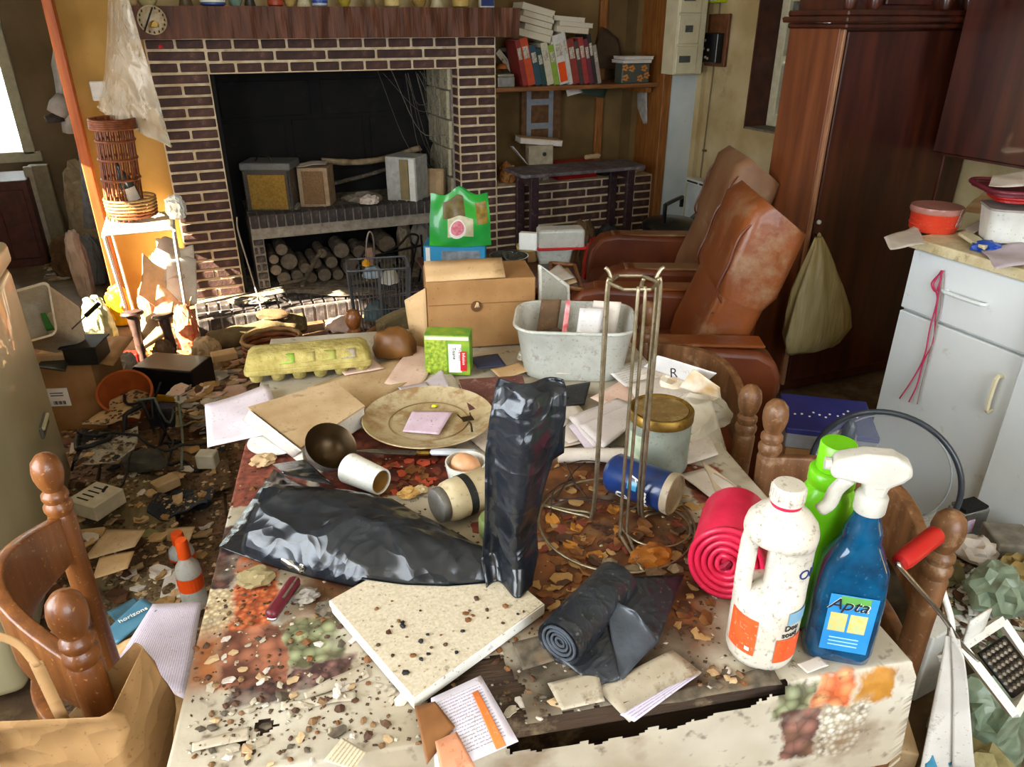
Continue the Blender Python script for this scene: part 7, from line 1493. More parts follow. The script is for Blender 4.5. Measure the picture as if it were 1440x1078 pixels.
t = thing('fork_handle', 'paring knife with dark handle sticking up from the planter', 'knife', Z(112, 452, .46), 0, rot=(R(-15), R(50), R(FACE))); MB().tube([(0, 0, -.06), (0, 0, .03)], .003, 6).build('blade', CHROME, t); MB().tube([(0, 0, .03), (0, 0, .1)], .008, 8).build('handle', BLACKP, t)
p = Z(170, 596, 0); t = thing('flower_pot', 'orange plastic flower pot tilted open towards the room', 'flower pot', p + Vector((.055, -.035, .078)), 0, rot=(R(30), R(14), R(FACE))); r = px_m(p, 66) / 2; MB().lathe([(0, 0), (r * .7, 0), (r * .95, r * 1.1), (r * 1.06, r * 1.12), (r * 1.06, r * 1.35), (r * .97, r * 1.35), (r * .9, r * 1.1), (r * .66, .008), (0, .008)], 32).build('pot', TERRA, t, smooth=45); MB().blob((r * .6, r * .6, .02), 2, .4, 4, 3).build('soil', mat('soil', '#33241a', .95), t, loc=(0, 0, .02))
t = thing('overturned_stool', 'overturned stool showing two brown turned legs on casters', 'stool', Z(222, 515, 0)); c_ = t.location.copy()
for (ub, vb, ut, vt) in ((204, 512, 186, 442), (248, 508, 229, 445)):
    a, b_ = Z(ub, vb, .03), YP(ut, vt, Z(ub, vb, .03).y + .03); d_ = (b_ - a); M_ = Matrix.Translation(a - c_) @ d_.to_track_quat('Z', 'Y').to_matrix().to_4x4(); L_ = d_.length; k_ = L_ / .3
    MB().lathe([(.012, 0), (.018, .03 * k_), (.013, .06 * k_), (.022, .1 * k_), (.02, .2 * k_), (.026, .26 * k_), (.024, .29 * k_), (.045, .295 * k_), (.05, .305 * k_), (.045, .318 * k_), (0, .32 * k_)], 18, M_).build('leg', mat('stool_brown', '#4d3832', .45, col2='#33231f', dirt=.2, dcol='#7d6d64'), t, smooth=50)
    MB().lathe([(.0, -.01), (.02, -.01), (.022, 0), (.02, .01), (0, .01)], 16, Matrix.Translation(a - c_ + Vector((-.03, -.01, .0))) @ Matrix.Rotation(R(80), 4, 'Y')).build('caster', IRON, t, smooth=50); MB().lathe([(.0, -.01), (.02, -.01), (.022, 0), (.02, .01), (0, .01)], 16, Matrix.Translation(a - c_ + Vector((.04, .01, .0))) @ Matrix.Rotation(R(80), 4, 'Y')).build('caster', IRON, t, smooth=50)
sheet('board', [Z(196, 452, .2) - c_, Z(244, 424, .3) - c_, Z(238, 470, .16) - c_, Z(204, 490, .12) - c_], TANP, t, 5, 5, .003, 1, th=.008)
A, B = Z(200, 568, .02), Z(282, 580, .02); t, w, h = pbox('battery_charger', 'black and yellow battery charger box with cables', 'charger', 240, 582, 0, 90, 62, .16, BLACKP, rz=-10, bev=.008, part='case'); MB().box((0, -.002, h * .24), (w * .96, .006, h * .4), ch=.002).build('yellow_band', YELLOW, t); MB().box((-w * .46, .04, h * .55), (w * .06, .1, h * .8), ch=.003).build('yellow_side', YELLOW, t)
MB().tube(bez([(-.02, -.0, h * .6), (.02, -.05, h * .8), (.0, -.12, h * .3), (.05, -.18, .02)], 6), .005, 6).build('lead', BLACKM, t, smooth='all')
t, w, h = pbox('adapter', 'black power adapter with printed label under the charger', 'adapter', 240, 603, .0, 54, 26, .08, mat('adapter_grey', '#3b3940', .4, col2='#2b2a30', dirt=.3, dcol='#77707c', dscale=60), rz=-4, bev=.006, part='case'); MB().box((0, .04, h + .001), (w * .7, .05, .001)).build('label', mat('adapter_label', '#6d6478', .5, col2='#4a4454', scale=60), t)
# ------------------------------------------------------------------ rags, papers and rubbish on the floor left of the table
def hf(x, y): return .055 * (nz((x, y, 0), 7, 2) + .55) * (1 if nz((x, y, 0), 7, 2) > -.55 else 0) + .02 * (nz((x, y, 0), 19, 5) + .5)
_layer = [0]
def rag(label, px, m, seed, amp=.05, cat='cloth', z=.006, nu=34, nv=28, freq=9, name='cloth_heap'):
    """cloth on the floor: every layer follows the same folds, one above the other, so that none cuts the next"""
    _layer[0] += 1; C4 = [Z(u, v, 0) for u, v in px]; zz = z + .011 * _layer[0]
    def up(i, j):
        q = (C4[0] * (1 - i) + C4[1] * i) * (1 - j) + (C4[3] * (1 - i) + C4[2] * i) * j; return hf(q.x, q.y)
    return sheet(name, [q + Vector((0, 0, zz)) for q in C4], m, None, nu, nv, 0, seed, .005, up, label=label, cat=cat)
rag('brown crumpled blanket on the floor beside the table', [(195, 735), (330, 700), (318, 628), (205, 660)], CLOTH1, 1, .12); rag('olive sheet spread across the floor by the white carton', [(95, 800), (260, 790), (240, 690), (110, 720)], CLOTH2, 2, .09); rag('dark navy jumper crumpled near the table edge', [(215, 752), (300, 745), (308, 708), (232, 718)], CLOTH3, 3, .09); rag('dirty brown rag under the chair', [(95, 880), (255, 860), (250, 790), (120, 800)], CLOTH1, 4, .09); rag('olive blanket between the chair and the table', [(120, 940), (260, 900), (262, 830), (130, 850)], CLOTH2, 5, .09)
rag('tan flattened cardboard under the charger', [(128, 640), (205, 628), (225, 585), (165, 600)], CARDL, 6, .02, 'cardboard', name='cardboard_sheet'); rag('black bin liner on the floor by the freezer', [(116, 694), (172, 682), (178, 644), (128, 646)], BLACKM, 7, .05, 'plastic bag', name='bin_liner_scrap'); rag('pale olive sack behind the cables', [(255, 640), (320, 628), (318, 590), (262, 600)], mat('olive_sack', '#8d8058', .9, col2='#6d6142'), 8, .04, 'sack', name='sack')
o = rag('grey-green plastic bottle film on the rags', [(120, 705), (200, 690), (208, 655), (140, 672)], CLEARB, 9, .06, 'plastic', name='plastic_film')
def rest(u, v, r, z=.05):
    '''height on which a flat-bottomed thing of radius r near photo point (u, v) comes to rest'''
    fresh(); p = Z(u, v, z); return max(ground(p.x + r * math.cos(a_), p.y + r * math.sin(a_) + r * .6, .3) for a_ in (0, 1.26, 2.5, 3.8, 5)) + .001
lump('grey_rag', 'charcoal rag bundled under the cables', 'rag', 205, 655, rest(205, 655, .08) - .02, 60, 30, mat('charcoal_rag', '#4a473e', .95, col2='#33302a'), 101, .2, 3)
t, w, h = pbox('medicine_carton', 'small white carton with printed lines on the floor rags', 'carton', 118, 728, rest(118, 728, .09), 52, 22, .11, mat('white_card', '#d3cab4', .7, col2='#c0b59c'), rz=-22); 
for k in range(4): MB().box((-w * .1, .02 + .02 * k, h + .001), (w * .4, .005, .001)).build('printed_line', INK, t)
for k, (px, m, lab) in enumerate((([(115, 790), (190, 770), (205, 745), (150, 745)], TANP, 'torn tan paper on the olive sheet'), ([(130, 815), (180, 800), (190, 775), (140, 785)], CARDL, 'scrap of pale cardboard near the chair'), ([(222, 770), (262, 770), (275, 742), (235, 745)], TANP, 'folded beige paper by the orange bottles'), ([(225, 840), (258, 840), (265, 800), (235, 800)], PAPER, 'cream card standing against the orange bottle'), ([(100, 622), (98, 640), (118, 636), (120, 624)], PAPER, 'white scrap beside the freezer'), ([(300, 545), (345, 540), (352, 560), (310, 570)], PINKP, 'reddish paper on the tiles past the letter'), ([(352, 508), (410, 500), (418, 514), (366, 521)], TANP, 'splintered cardboard on the tiles'), ([(285, 520), (310, 512), (316, 525), (290, 532)], PAPER, 'white strip of paper on the tiles'), ([(150, 860), (190, 840), (205, 862), (170, 885)], mat('blue_green_print', '#4f7a8c', .6, col2='#3a5f70'), 'blue magazine cover corner on the rag'))):
    fresh(); zz = max(ground(q.x, q.y, .3) for q in [Z(u, v, .05) for u, v in px + [(sum(q[0] for q in px) / 4, sum(q[1] for q in px) / 4)]]) + .003; tsheet('paper_sheet', px, m, lab, z=zz, wob=.006, seed=k + 60)
for k, (u, v, hpx, lab) in enumerate(((276, 850, 96, 'clear bottle with an orange cap and label near the table leg'), (262, 806, 60, 'smaller orange-capped bottle behind the clear one'))):
    p = Z(u, v, rest(u, v, .03)); h = px_m(p, hpx) / .85; r = px_m(p, 34) / 2; t = thing('squeeze_bottle', lab, 'bottle', p, FACE)
    MB().lathe([(0, 0), (r * .9, 0), (r, .01), (r, h * .5), (r * .9, h * .62), (r * .45, h * .72), (r * .4, h * .76)], 22).build('body', MILKY, t, smooth=50); MB().lathe([(r * .5, h * .75), (r * .5, h * .93), (r * .42, h), (0, h)], 18).build('cap', ORANGE, t, smooth=50); MB().lathe([(r * 1.01, h * .3), (r * 1.01, h * .5)], 22, cap=False).build('label', ORANGE, t)
def cable(label, pts, r=.005, m=BLACKM, z=.02):
    P_ = [Z(u, v, zz if len(q) > 2 else z) for q in pts for u, v, zz in [(q[0], q[1], q[2] if len(q) > 2 else z)]]; Q_ = bez(P_, 7)
    fresh()
    if all(len(q) == 2 for q in pts):      # laid over whatever is on the floor, one cable over the next
        for q in Q_: q.z = max(ground(q.x + dx, q.y + dy, .3) for dx, dy in ((0, 0), (r, 0), (-r, 0), (0, r), (0, -r))) + r * 1.02
        for _ in range(2): Q_ = [Q_[0]] + [Vector((Q_[i].x, Q_[i].y, max(Q_[i].z, (Q_[i - 1].z + Q_[i + 1].z) / 2))) for i in range(1, len(Q_) - 1)] + [Q_[-1]]
    P_ = [Q_[0], Q_[-1]]; c_ = P_[0].copy(); t = thing('cable', label, 'cable', c_); MB().tube([x - c_ for x in Q_], r, 6).build('cord', m, t, smooth='all'); MB().blob((r * 2.2, r * 2.2, r * 2), 1, .1, 1, 1).build('plug', m, t, loc=P_[-1] - c_ - Vector((0, 0, r * 2))); return t
cable('thick black cable looping from the freezer to the charger', [(124, 652), (122, 676), (144, 676), (168, 660), (152, 642), (192, 622), (220, 606)], .009); cable('grey lead curling over the charger', [(250, 575, .1), (270, 560, .15), (300, 555, .12), (312, 570, .05)], .005, mat('lead_grey', '#7d8a84', .5))
cable('thin black cable running straight across the rags', [(160, 745), (190, 700), (215, 660), (232, 640), (245, 650)], .004); cable('black cable tangle below the adapter', [(185, 595), (190, 612), (215, 612), (232, 605), (225, 625), (240, 645), (262, 635)], .006); cable('black lead coiled on the brown cloth', [(235, 610), (250, 640), (240, 668), (262, 660), (280, 672), (300, 640)], .005); cable('grey-green lead across the rags', [(205, 612), (232, 606), (258, 595), (262, 640), (258, 668)], .005, mat('lead_green', '#6f7a6c', .5)); cable('black cable beside the sock and rags', [(100, 660), (160, 655), (240, 655), (318, 630)], .005)
# loose fine dirt nobody could count
def litter(name, label, n, poly, m, s0, s1, ok, zmax):
    mb = MB(); 
    for k, (p, a) in enumerate(lying(n, poly, ok, zmax)):
        s = random.uniform(s0, s1); c, sn = math.cos(a) * s, math.sin(a) * s; h = s * random.uniform(.1, .5); e = random.uniform(.4, .9)
        mb.add([(p.x + c, p.y + sn, p.z), (p.x - sn * e, p.y + c * e, p.z), (p.x - c * .8, p.y - sn * .8, p.z), (p.x + sn * e, p.y - c * e, p.z), (p.x + c * .1, p.y + sn * .1, p.z + h)], [(0, 1, 4), (1, 2, 4), (2, 3, 4), (3, 0, 4)])
    o = mb.build(name, m, None); return tag(o, label, 'debris', kind='stuff')
# ------------------------------------------------------------------ chair seat papers and the kraft carrier bag
tsheet('lined_paper', [(160, 935), (215, 850), (285, 848), (262, 985)], lines_mat('lined_lilac', '#d6c9d2', '#9d8fa6', 30, .6, .04), 'lilac handwritten sheet lying on the seat of the chair by the freezer', zs=(.478, .478, .478, .478), wob=.006)
o = tsheet('magazine', [(140, 895), (200, 842), (226, 858), (165, 905)], mat('mag_blue', '#4f7f94', .5, col2='#3c6a80', scale=5), 'blue magazine showing white title letters on the chair seat', 'magazine', z=.474, wob=.004, th=.004)
text('horizons', .0145, WHINK, o, Matrix.Translation(Z(168, 876, .482) - o.location) @ Matrix.Rotation(R(FACE + 46), 4, 'Z')); 
tsheet('orange_flyer', [(145, 915), (190, 895), (205, 900), (170, 930)], mat('orange_straw', '#c08a4a', .7, col2='#d9b98a', scale=20), 'orange striped flyer under the blue magazine', z=.470, wob=.004)
bp = Z(86, 935, .79); bag = thing('paper_bag', 'brown kraft carrier bag with white label hung over the chair post', 'paper bag', (bp.x - .035, bp.y - .02, .455), FACE + 6)
def kraft():
    n = 48; secs = []
    base = rbox(.235, .075, .01, 11)
    for j in range(17):
        f_ = j / 16; w_ = .92 + .10 * f_; row = []
        for k, (x, y) in enumerate(base):
            q = .022 * nz((x * 14, y * 14, f_ * 3), 1, 3) + .010 * (1 - 3 * abs(nz((x * 20, y * 20, f_ * 5), 1, 5))) * f_; z = .34 * f_
            if y > .02 and x < .045: z *= 1 - .66 * min(1, (.045 - x) / .03)      # mouth pushed down where the chair rails cross it
            elif j == 16: z += .012 * math.sin(x * 40 + y * 30) + .02 * (abs(x) / .12) ** 2 - .02 * (y < 0) + .012 * nz((x * 30, y * 30, 1), 1, 2)
            row.append((x * w_ + q, y * (w_ if f_ < .8 else w_ * (1 - .0)) + q * .8, z))
        secs.append(row)
    return loft(secs, False, False)
kraft().build('bag_body', KRAFT, bag, smooth=30, solid=.0012)
MB().box((-.048, -.05, .298), (.062, .002, .05), TR(), ch=.0005).build('label', mat('label_white', '#d9dbe2', .7, col2='#c6c8d2'), bag)
for k in range(4): MB().box((-.048, -.0517, .285 + .009 * k), (.05 - .008 * (k % 2), .001, .003)).build('printed_line', GREYINK, bag)
for s in (-1,):
    MB().tube(bez([(-.048, s * .03, .395), (-.03, s * .027, .425), (0, s * .025, .437), (.03, s * .027, .425), (.044, s * .03, .395)], 6), .0022, 8, flat=3).build('handle_loop', KRAFT, bag, smooth='all')
    for x0 in (-.06, .055): sheet('handle_strap', [(x0 - .007, s * .036, .29), (x0 + .007, s * .036, .29), (x0 * .8 + .007, s * .03, .40), (x0 * .8 - .007, s * .03, .40)], KRAFT, bag, 2, 8, .002, 3, th=.0015)
# ------------------------------------------------------------------ wardrobe bag, things under the armchair
t = thing('hanging_bag', 'yellowed carrier bag hanging from the wardrobe key', 'plastic bag', YP(1153, 345, WY - .05)); c_ = t.location.copy(); n = 40
secs = []
for (u0, u1, v, dp) in ((1147, 1156, 334, .008), (1142, 1162, 348, .018), (1132, 1170, 372, .035), (1120, 1180, 405, .05), (1112, 1187, 440, .06), (1107, 1188, 465, .06), (1106, 1176, 486, .045), (1112, 1168, 492, .02)):
    a, b_ = YP(u0, v, WY - .075), YP(u1, v, WY - .075); m_ = (a + b_) / 2; hw_ = (b_ - a).length / 2; row = []
    for k in range(n):
        an = 2 * math.pi * k / n; rp = 1 + .12 * math.sin(7 * an + v * .02) * (1 if v < 470 else .4) + .06 * nz((math.cos(an) * 2, math.sin(an) * 2, v * .02), 1, 4)
        row.append((m_ - c_) + Vector((hw_ * rp * math.cos(an), dp * rp * math.sin(an), .004 * math.sin(5 * an))))
    secs.append(row)
loft(secs).build('bag_film', mat('yellow_film', '#b5a578', .4, col2='#94834f', scale=8, stretch=(4, 4, .5), bump=.4, bscale=20, dirt=.2, dcol='#6d6a58'), t, smooth='all'); MB().tube(bez([YP(1149, 340, WY - .05) - c_, YP(1152, 328, WY - .035) - c_, YP(1156, 340, WY - .05) - c_], 4), .004, 6).build('tied_handle', mat('yellow_film', '#b5a578', .4), t)
for k, (u, v, z, wp, hp, m, lab, cat) in enumerate(((1072, 556, .07, 40, 48, mat('beige_sack', '#a08a66', .9, col2='#84704e'), 'beige cloth sack on the floor before the wardrobe', 'sack'), (1064, 578, .0, 50, 24, CLOTH1, 'brown folded blanket under the beige sack', 'blanket'), (1040, 618, .0, 50, 50, BLACKM, 'dark bag in the shadow behind the chair posts', 'bag'))): lump(cat, lab, cat, u, v, z, wp, hp, m, 110 + k, .2, 2)
# ------------------------------------------------------------------ blue box, clear lid and rubbish behind the chairs
t, w, h = pbox('gift_box', 'dark blue gift box with silver dots on its lid behind the chairs', 'box', 1165, 636, .46, 120, 22, .2, mat('grey_card2', '#8d8f96', .6, col2='#787a80'), rz=-14); l_ = MB().box((0, .1, h + .006), (w * 1.02, .206, .016), ch=.002).build('lid', mat('royal_blue', '#2a2f78', .45, col2='#222666', scale=5), t)
for k, (x, y) in enumerate(((-.07, .08), (-.055, .085), (-.04, .075), (-.03, .1), (-.018, .09), (-.006, .08), (.004, .1), (.02, .095), (.034, .11), (.045, .13), (.06, .1), (.075, .1))): MB().lathe([(0, 0), (.003, 0), (.003, .0015), (0, .002)], 8, TR(x * 1.2, y, h + .0142)).build('silver_dot', WHINK, l_)
MB().box((0, .1, -.23), (w * .95, .2, .46)).build('support_carton', CARD, t)
p = Z(1240, 672, .56); ax = (CAM - p).normalized(); ax = (ax + Vector((-.15, 0, -.35))).normalized(); r = px_m(p, 193) / 2
t = thing('clear_dome', 'large clear plastic dome lid with a dark rim leaning behind the chair', 'dome lid', p, 0, rot=ax.to_track_quat('Z', 'Y').to_euler()); DOME = mat('dome_plastic', '#c9d2d6', .12, col2='#b8c2c6', alpha=.22, coat=.4)
MB().lathe([(r, 0), (r * .97, .03), (r * .86, .06), (r * .6, .08), (0, .088)][::1], 56, Matrix.Scale(-1, 4, (0, 0, 1)), cap=False).build('dome', DOME, t, smooth='all'); MB().tube([(r * math.cos(a), r * math.sin(a), 0) for a in [2 * math.pi * k / 64 for k in range(64)]], .0062, 8, True).build('rim', mat('dark_rim', '#3a4046', .3, col2='#2b3036'), t, smooth='all'); MB().tube([(r * .84 * math.cos(a), r * .84 * math.sin(a), -.06) for a in [2 * math.pi * k / 48 for k in range(48)]], .002, 6, True).build('inner_ridge', mat('ridge', '#9aa2a8', .3), t, smooth='all'); MB().blob((.016, .035, .012), 2, .1, 2, 3).build('handle_boss', mat('dark_boss', '#4d555e', .4), t, loc=(-r * .62, r * .42, -.05))
ca = thing('tan_carton', 'tall tan carton standing under the clear dome lid', 'carton', (p.x + .075, p.y + .135, 0), FACE + 12); MB().box((0, 0, .225), (.2, .14, .45), ch=.003).build('carton', CARDL, ca); MB().box((0, 0, .4515), (.19, .05, .002)).build('tape', TANP, ca)
mb_ = MB().blob((.20, .36, .20), 4, .12, 3, 3, .2); mb_.v = [(min(max(x + 1.645, 1.465), 1.835), min(y + .80, 1.11), z) for x, y, z in mb_.v]
mound = mb_.build('rubbish_mound', mat('mound', '#6d5f48', .95, col2='#3e3426', scale=14, bump=.5, bscale=30, dirt=.4, dcol='#a3957a'), None, smooth=40); tag(mound, 'grey-brown mound of mixed rubbish between the chairs and white cabinets', 'rubbish')
def pile(name, label, cat, x, y, d, m, seed, on=None):
    """lump of half sizes d resting on whatever is below (x, y)"""
    fresh(); z = on if on is not None else max(ground(x + i * d[0] * .6, y + j * d[1] * .6, .36) for i in (-1, 0, 1) for j in (-1, 0, 1)) - .006
    o = MB().blob(d, 3, .35, 3, seed, .3, True).build(name, m, None, smooth=35, loc=(x, y, z), rot=(0, 0, R(FACE))); return tag(o, label, cat)
def crate(name, label, cat, x, y, d, m, rz):
    fresh(); z = max(ground(x + i * d[0] * .5, y + j * d[1] * .5, .36) for i in (-1, 0, 1) for j in (-1, 0, 1)) - .008
    t = thing(name, label, cat, (x, y, max(z, 0)), rz); MB().box((0, 0, d[2] / 2), d, ch=.006).build('carton', m, t); return t, d[0], d[2]
TCX, TCY = ca.location.x, ca.location.y
pile('packaging', 'crumpled clear blister pack on the tan carton behind the dome lid', 'packaging', TCX - .035, TCY + .02, (.05, .04, .09), CLEARP, 130, .45); pile('sponge', 'salmon red sponge beside the clear blister pack', 'sponge', TCX + .06, TCY - .02, (.028, .025, .05), mat('salmon', '#c2554a', .5, col2='#a8453c'), 131, .45)
for k, (x, y, d, m, lab, cat) in enumerate(((1.545, 1.03, (.045, .045, .05), TANP, 'brown paper bundle behind the dome lid', 'paper'), (1.645, 1.03, (.048, .045, .05), CLEARP, 'clear plastic tray on the rubbish by the cabinets', 'packaging'), (1.64, .93, (.05, .045, .035), PAPER, 'white crushed cartons beside the cabinet plinth', 'carton'), (1.54, .80, (.06, .06, .07), mat('green_film', '#a3b39a', .3, col2='#869a80', alpha=.75, crumple=12, cstr=.8), 'pale green plastic bag behind the grater', 'plastic bag'), (1.36, .64, (.085, .075, .16), mat('green_film', '#a3b39a', .3), 'pale green plastic bag below the grater', 'plastic bag'), (1.655, .82, (.05, .045, .04), mat('ochre_peel', '#a88a4a', .7, col2='#7d6a3a'), 'ochre food rubbish beside the green bag', 'rubbish'), (1.22, .56, (.085, .07, .13), mat('straw_fill', '#a39868', .8, col2='#7d7348', scale=20), 'straw-coloured packing fibre beside the lower green bag', 'packing'), (1.535, .925, (.045, .04, .035), mat('khaki', '#6d6442', .9), 'khaki rag behind the grater', 'rag'), (1.20, .83, (.07, .06, .2), CLOTH1, 'brown bag slumped on the floor below the dome lid', 'bag'))):
    pile(cat.replace(' ', '_'), lab, cat, x, y, d, m, 132 + k)
pile('strap', 'yellow strap lying on the slumped brown bag', 'strap', 1.20, .83, (.035, .016, .012), YELLOW, 145)
for k, (x, y, d, m, lab, cat) in enumerate(((1.755, .92, (.1, .1, .045), mat('egg_tray_grey', '#8d877a', .9, col2='#6d675a'), 'grey pulp egg tray on the rubbish by the cabinets', 'egg tray'), (1.76, .80, (.08, .08, .06), CARDL, 'crushed tan carton beside the ochre rubbish', 'carton'), (1.40, .83, (.08, .07, .2), WHITE, 'tall dirty white plastic tub on the floor beside the mound', 'tub'), (1.66, .70, (.09, .06, .05), mat('grey_green_box', '#8a9078', .7), 'grey-green packet beside the pale green bag', 'packet'), (1.52, .655, (.08, .07, .04), MILKY, 'cloudy plastic food tray beside the grey-green packet', 'tray'), (1.17, .70, (.1, .08, .1), TANP, 'tan packet standing on the floor by the straw fibre', 'packet'))): crate(cat.replace(' ', '_'), lab, cat, x, y, d, m, -30 + 17 * k)
t, w, h = crate('chrome_tin', 'shiny chrome tin reflecting the room beside the cabinet', 'tin', 1.755, 1.04, (.09, .055, .085), CHROME, FACE + 20); MB().box((-w * .2, -.0285, h * .5), (w * .3, .004, h * .5), ch=.003).build('label', mat('bluewhite', '#b9c3d9', .4, col2='#c97a7a', scale=30), t); MB().box((0, 0, h + .004), (w * .9, .05, .008), ch=.003).build('lid', IRON, t)
# rotary grater with red crank
P0, P1, P2 = Z(1318, 750, .90), Z(1264, 792, .89), Z(1375, 928, .62); c_ = P2.copy()
t = thing('rotary_grater', 'white plastic rotary grater with a steel crank and red handle', 'grater', c_)
d_ = (P0 - P1); MB().lathe([(0, 0), (.010, .002), (.0115, .01), (.0115, d_.length - .004), (.009, d_.length), (0, d_.length)], 16, Matrix.Translation(P1 - c_) @ d_.to_track_quat('Z', 'Y').to_matrix().to_4x4()).build('handle', RED, t, smooth=50)
MB().tube([P0 - c_ + (P0 - P1) * .05, P1 - c_ - (P0 - P1) * .06], .002, 6).build('axle', CHROME, t); MB().tube(bez([P1 - c_, P1 - c_ + Vector((.0, -.005, -.004)), Z(1322, 862, .80) - c_, Z(1352, 905, .70) - c_, P2 - c_], 5), .003, 6).build('crank', CHROME, t, smooth='all')
G = [Z(1352, 908, .60), Z(1408, 872, .60), Z(1458, 945, .52), Z(1425, 1003, .52)]; gx = (G[1] - G[0]); gy = (G[3] - G[0])
for k in range(4):
    a, b_ = G[k] - c_, G[(k + 1) % 4] - c_; MB().tube([a, a.lerp(b_, .5), b_], .009, 4).build('frame_bar', WHITE, t)
inn = [G[0] + gx * a + gy * b_ for a, b_ in ((.18, .18), (.85, .18), (.85, .85), (.18, .85))]; sheet('grating_plate', [x - c_ for x in inn], IRON, t, 6, 6, .0, 1, th=.004)
for i in range(6):
    for j in range(6):
        q = G[0] + gx * (.24 + .1 * i) + gy * (.24 + .1 * j) - c_; MB().lathe([(.006, 0), (.004, .004), (0, .005)], 7, TR(*q)).build('tooth', mat('tooth', '#6d6458', .4, metal=.7), t)
sheet('side_plate', [G[0] - c_, G[0] - c_ + Vector((-.0, -.0, .05)), G[0] + gx * .5 - c_ + Vector((0, 0, .05)), G[0] + gx * .5 - c_], WHITE, t, 3, 3, .0, 1, th=.004)
cable('white cord looping in front of the chair post', [(1322, 752, .80), (1312, 780, .78), (1325, 830, .74), (1338, 880, .70), (1330, 920, .66)], .005, WHITE)
# white and blue bag hung at the table corner
t = thing('hanging_pouch', 'white paper pouch with blue diamond print hanging at the table corner', 'pouch', Z(1335, 930, .70)); c_ = t.location.copy(); PCH = mat('pouch_white', '#d3cfc8', .6, col2='#b9b4ac', scale=5, dirt=.2, dcol='#8d8270')
for nm, q in (('front_leaf', [(1328, 898, .74), (1348, 905, .74), (1366, 1090, .50), (1292, 1090, .50)]), ('rear_leaf', [(1335, 885, .76), (1352, 930, .72), (1372, 1085, .52), (1340, 1080, .52)])): sheet(nm, [Z(*x) - c_ for x in q], PCH, t, 8, 14, .012, 3, th=.002, freq=14)
sheet('blue_diamond', [Z(1325, 1052, .543) - c_, Z(1342, 1030, .567) - c_, Z(1350, 1055, .545) - c_, Z(1335, 1078, .52) - c_], mat('teal_print', '#2f7d9a', .5), t, 3, 3, .002, 1); sheet('teal_edge', [Z(1300, 1065, .53) - c_, Z(1312, 1062, .54) - c_, Z(1322, 1090, .51) - c_, Z(1302, 1090, .51) - c_], mat('teal_print', '#2f7d9a', .5), t, 3, 3, .002, 1)
# ------------------------------------------------------------------ on the worktop
KZT = .892
p = Z(1309, 328, KZT); t = thing('film_tub', 'round coral red tub wrapped in clear film on the worktop', 'tub', p + Vector((.04, .03, 0)), FACE); r = px_m(p, 68) / 2
MB().lathe([(0, 0), (r * .86, 0), (r * .92, .006), (r * .95, .05), (r, .054), (r, .066), (r * .96, .07), (0, .07)], 36).build('tub', CORAL, t, smooth=50); MB().lathe([(r * 1.0, .055), (r * 1.03, .06), (r * 1.0, .072), (0, .0725)], 36).build('lid', mat('film_lid', '#a87468', .3, col2='#8a5c50'), t, smooth=50)
for z in (.02, .035): MB().tube([(r * .945 * math.cos(a), r * .945 * math.sin(a), z) for a in [2 * math.pi * k / 36 for k in range(36)]], .0015, 5, True).build('rib', CORAL, t)
sheet('loose_film', [(r * .4, -r * .9, .02), (r * .95, -r * .4, .01), (r * 1.02, -r * .2, .068), (r * .5, -r * .95, .07)], CLEARP, t, 8, 6, .006, 3)
p = Z(1412, 348, KZT); t = thing('storage_box', 'white rectangular food box with red-rimmed trays stacked on it', 'container', p + Vector((.06, .02, .012)), FACE - 16); tub(.16, .11, .085, .18, .13, .025, .004).build('box', WHITE, t, smooth=60); MB().prism(rbox(.186, .136, .028), .086, .092).build('lid', mat('grey_lid2', '#9a928c', .4), t)
P_ = t.location.copy()
for k, (dz, m, lab, sx) in enumerate(((.106, RED, 'bright red shallow tray on top of the white food box', 1), (.128, mat('maroon_tray', '#6d2430', .35, col2='#551a24'), 'maroon oval tray stacked on the red one', 1.35))):
    q = thing('serving_tray', lab, 'tray', P_ + Vector((.03, .01, dz)), FACE - 16 + 8 * k); MB().prism(rbox(.19 * sx, .15 * sx, .04), 0, .006).build('base', m, q); MB().tube([(x, y, .012) for x, y in rbox(.195 * sx, .155 * sx, .042)], .006, 6, True).build('rim', m, q, smooth='all')
for k, (px, z, m, lab) in enumerate((([(1242, 338), (1290, 318), (1300, 345), (1252, 352)], .90, PAPER, 'white paper bag end hanging off the worktop corner'), ([(1352, 300), (1392, 264), (1440, 262), (1410, 306)], .93, TANP, 'yellowed newspaper behind the white food box'), ([(1356, 322), (1386, 308), (1393, 318), (1362, 332)], .905, PAPER, 'curled white card before the food box'), ([(1395, 250), (1440, 243), (1440, 262), (1390, 262)], 1.06, PAPER, 'white paper sheet on top of the trays'), ([(1380, 352), (1440, 345), (1450, 372), (1400, 378)], .90, LILAC, 'crumpled lilac film at the worktop edge'), ([(1346, 334), (1356, 327), (1392, 348), (1383, 356)], .898, IVORY, 'cream wooden strip lying on the worktop'))):
    tsheet('paper_sheet', px, m, lab, z=z, wob=.012, seed=k + 90, th=.008 if k == 5 else .001)
lump('blue_rag', 'blue rag under the white food box', 'rag', 1385, 352, KZT, 40, 16, BLUE, 160); lump('blue_tissue', 'blue and white tissue behind the coral tub', 'tissue', 1330, 316, KZT, 24, 18, mat('blue_tissue', '#c3d3e6', .7, col2='#4a7ac0', scale=14), 161)
t = thing('leaning_fibreboard', 'pale fibreboard leaning against the wall behind the worktop', 'board', (2.46, 1.30, KZT)); MB().box((0, 0, .1), (.015, .3, .2), ch=.002).build('panel', CARDL, t); MB().box((-.009, 0, .19), (.004, .28, .012)).build('edge_strip', POSTW, t)
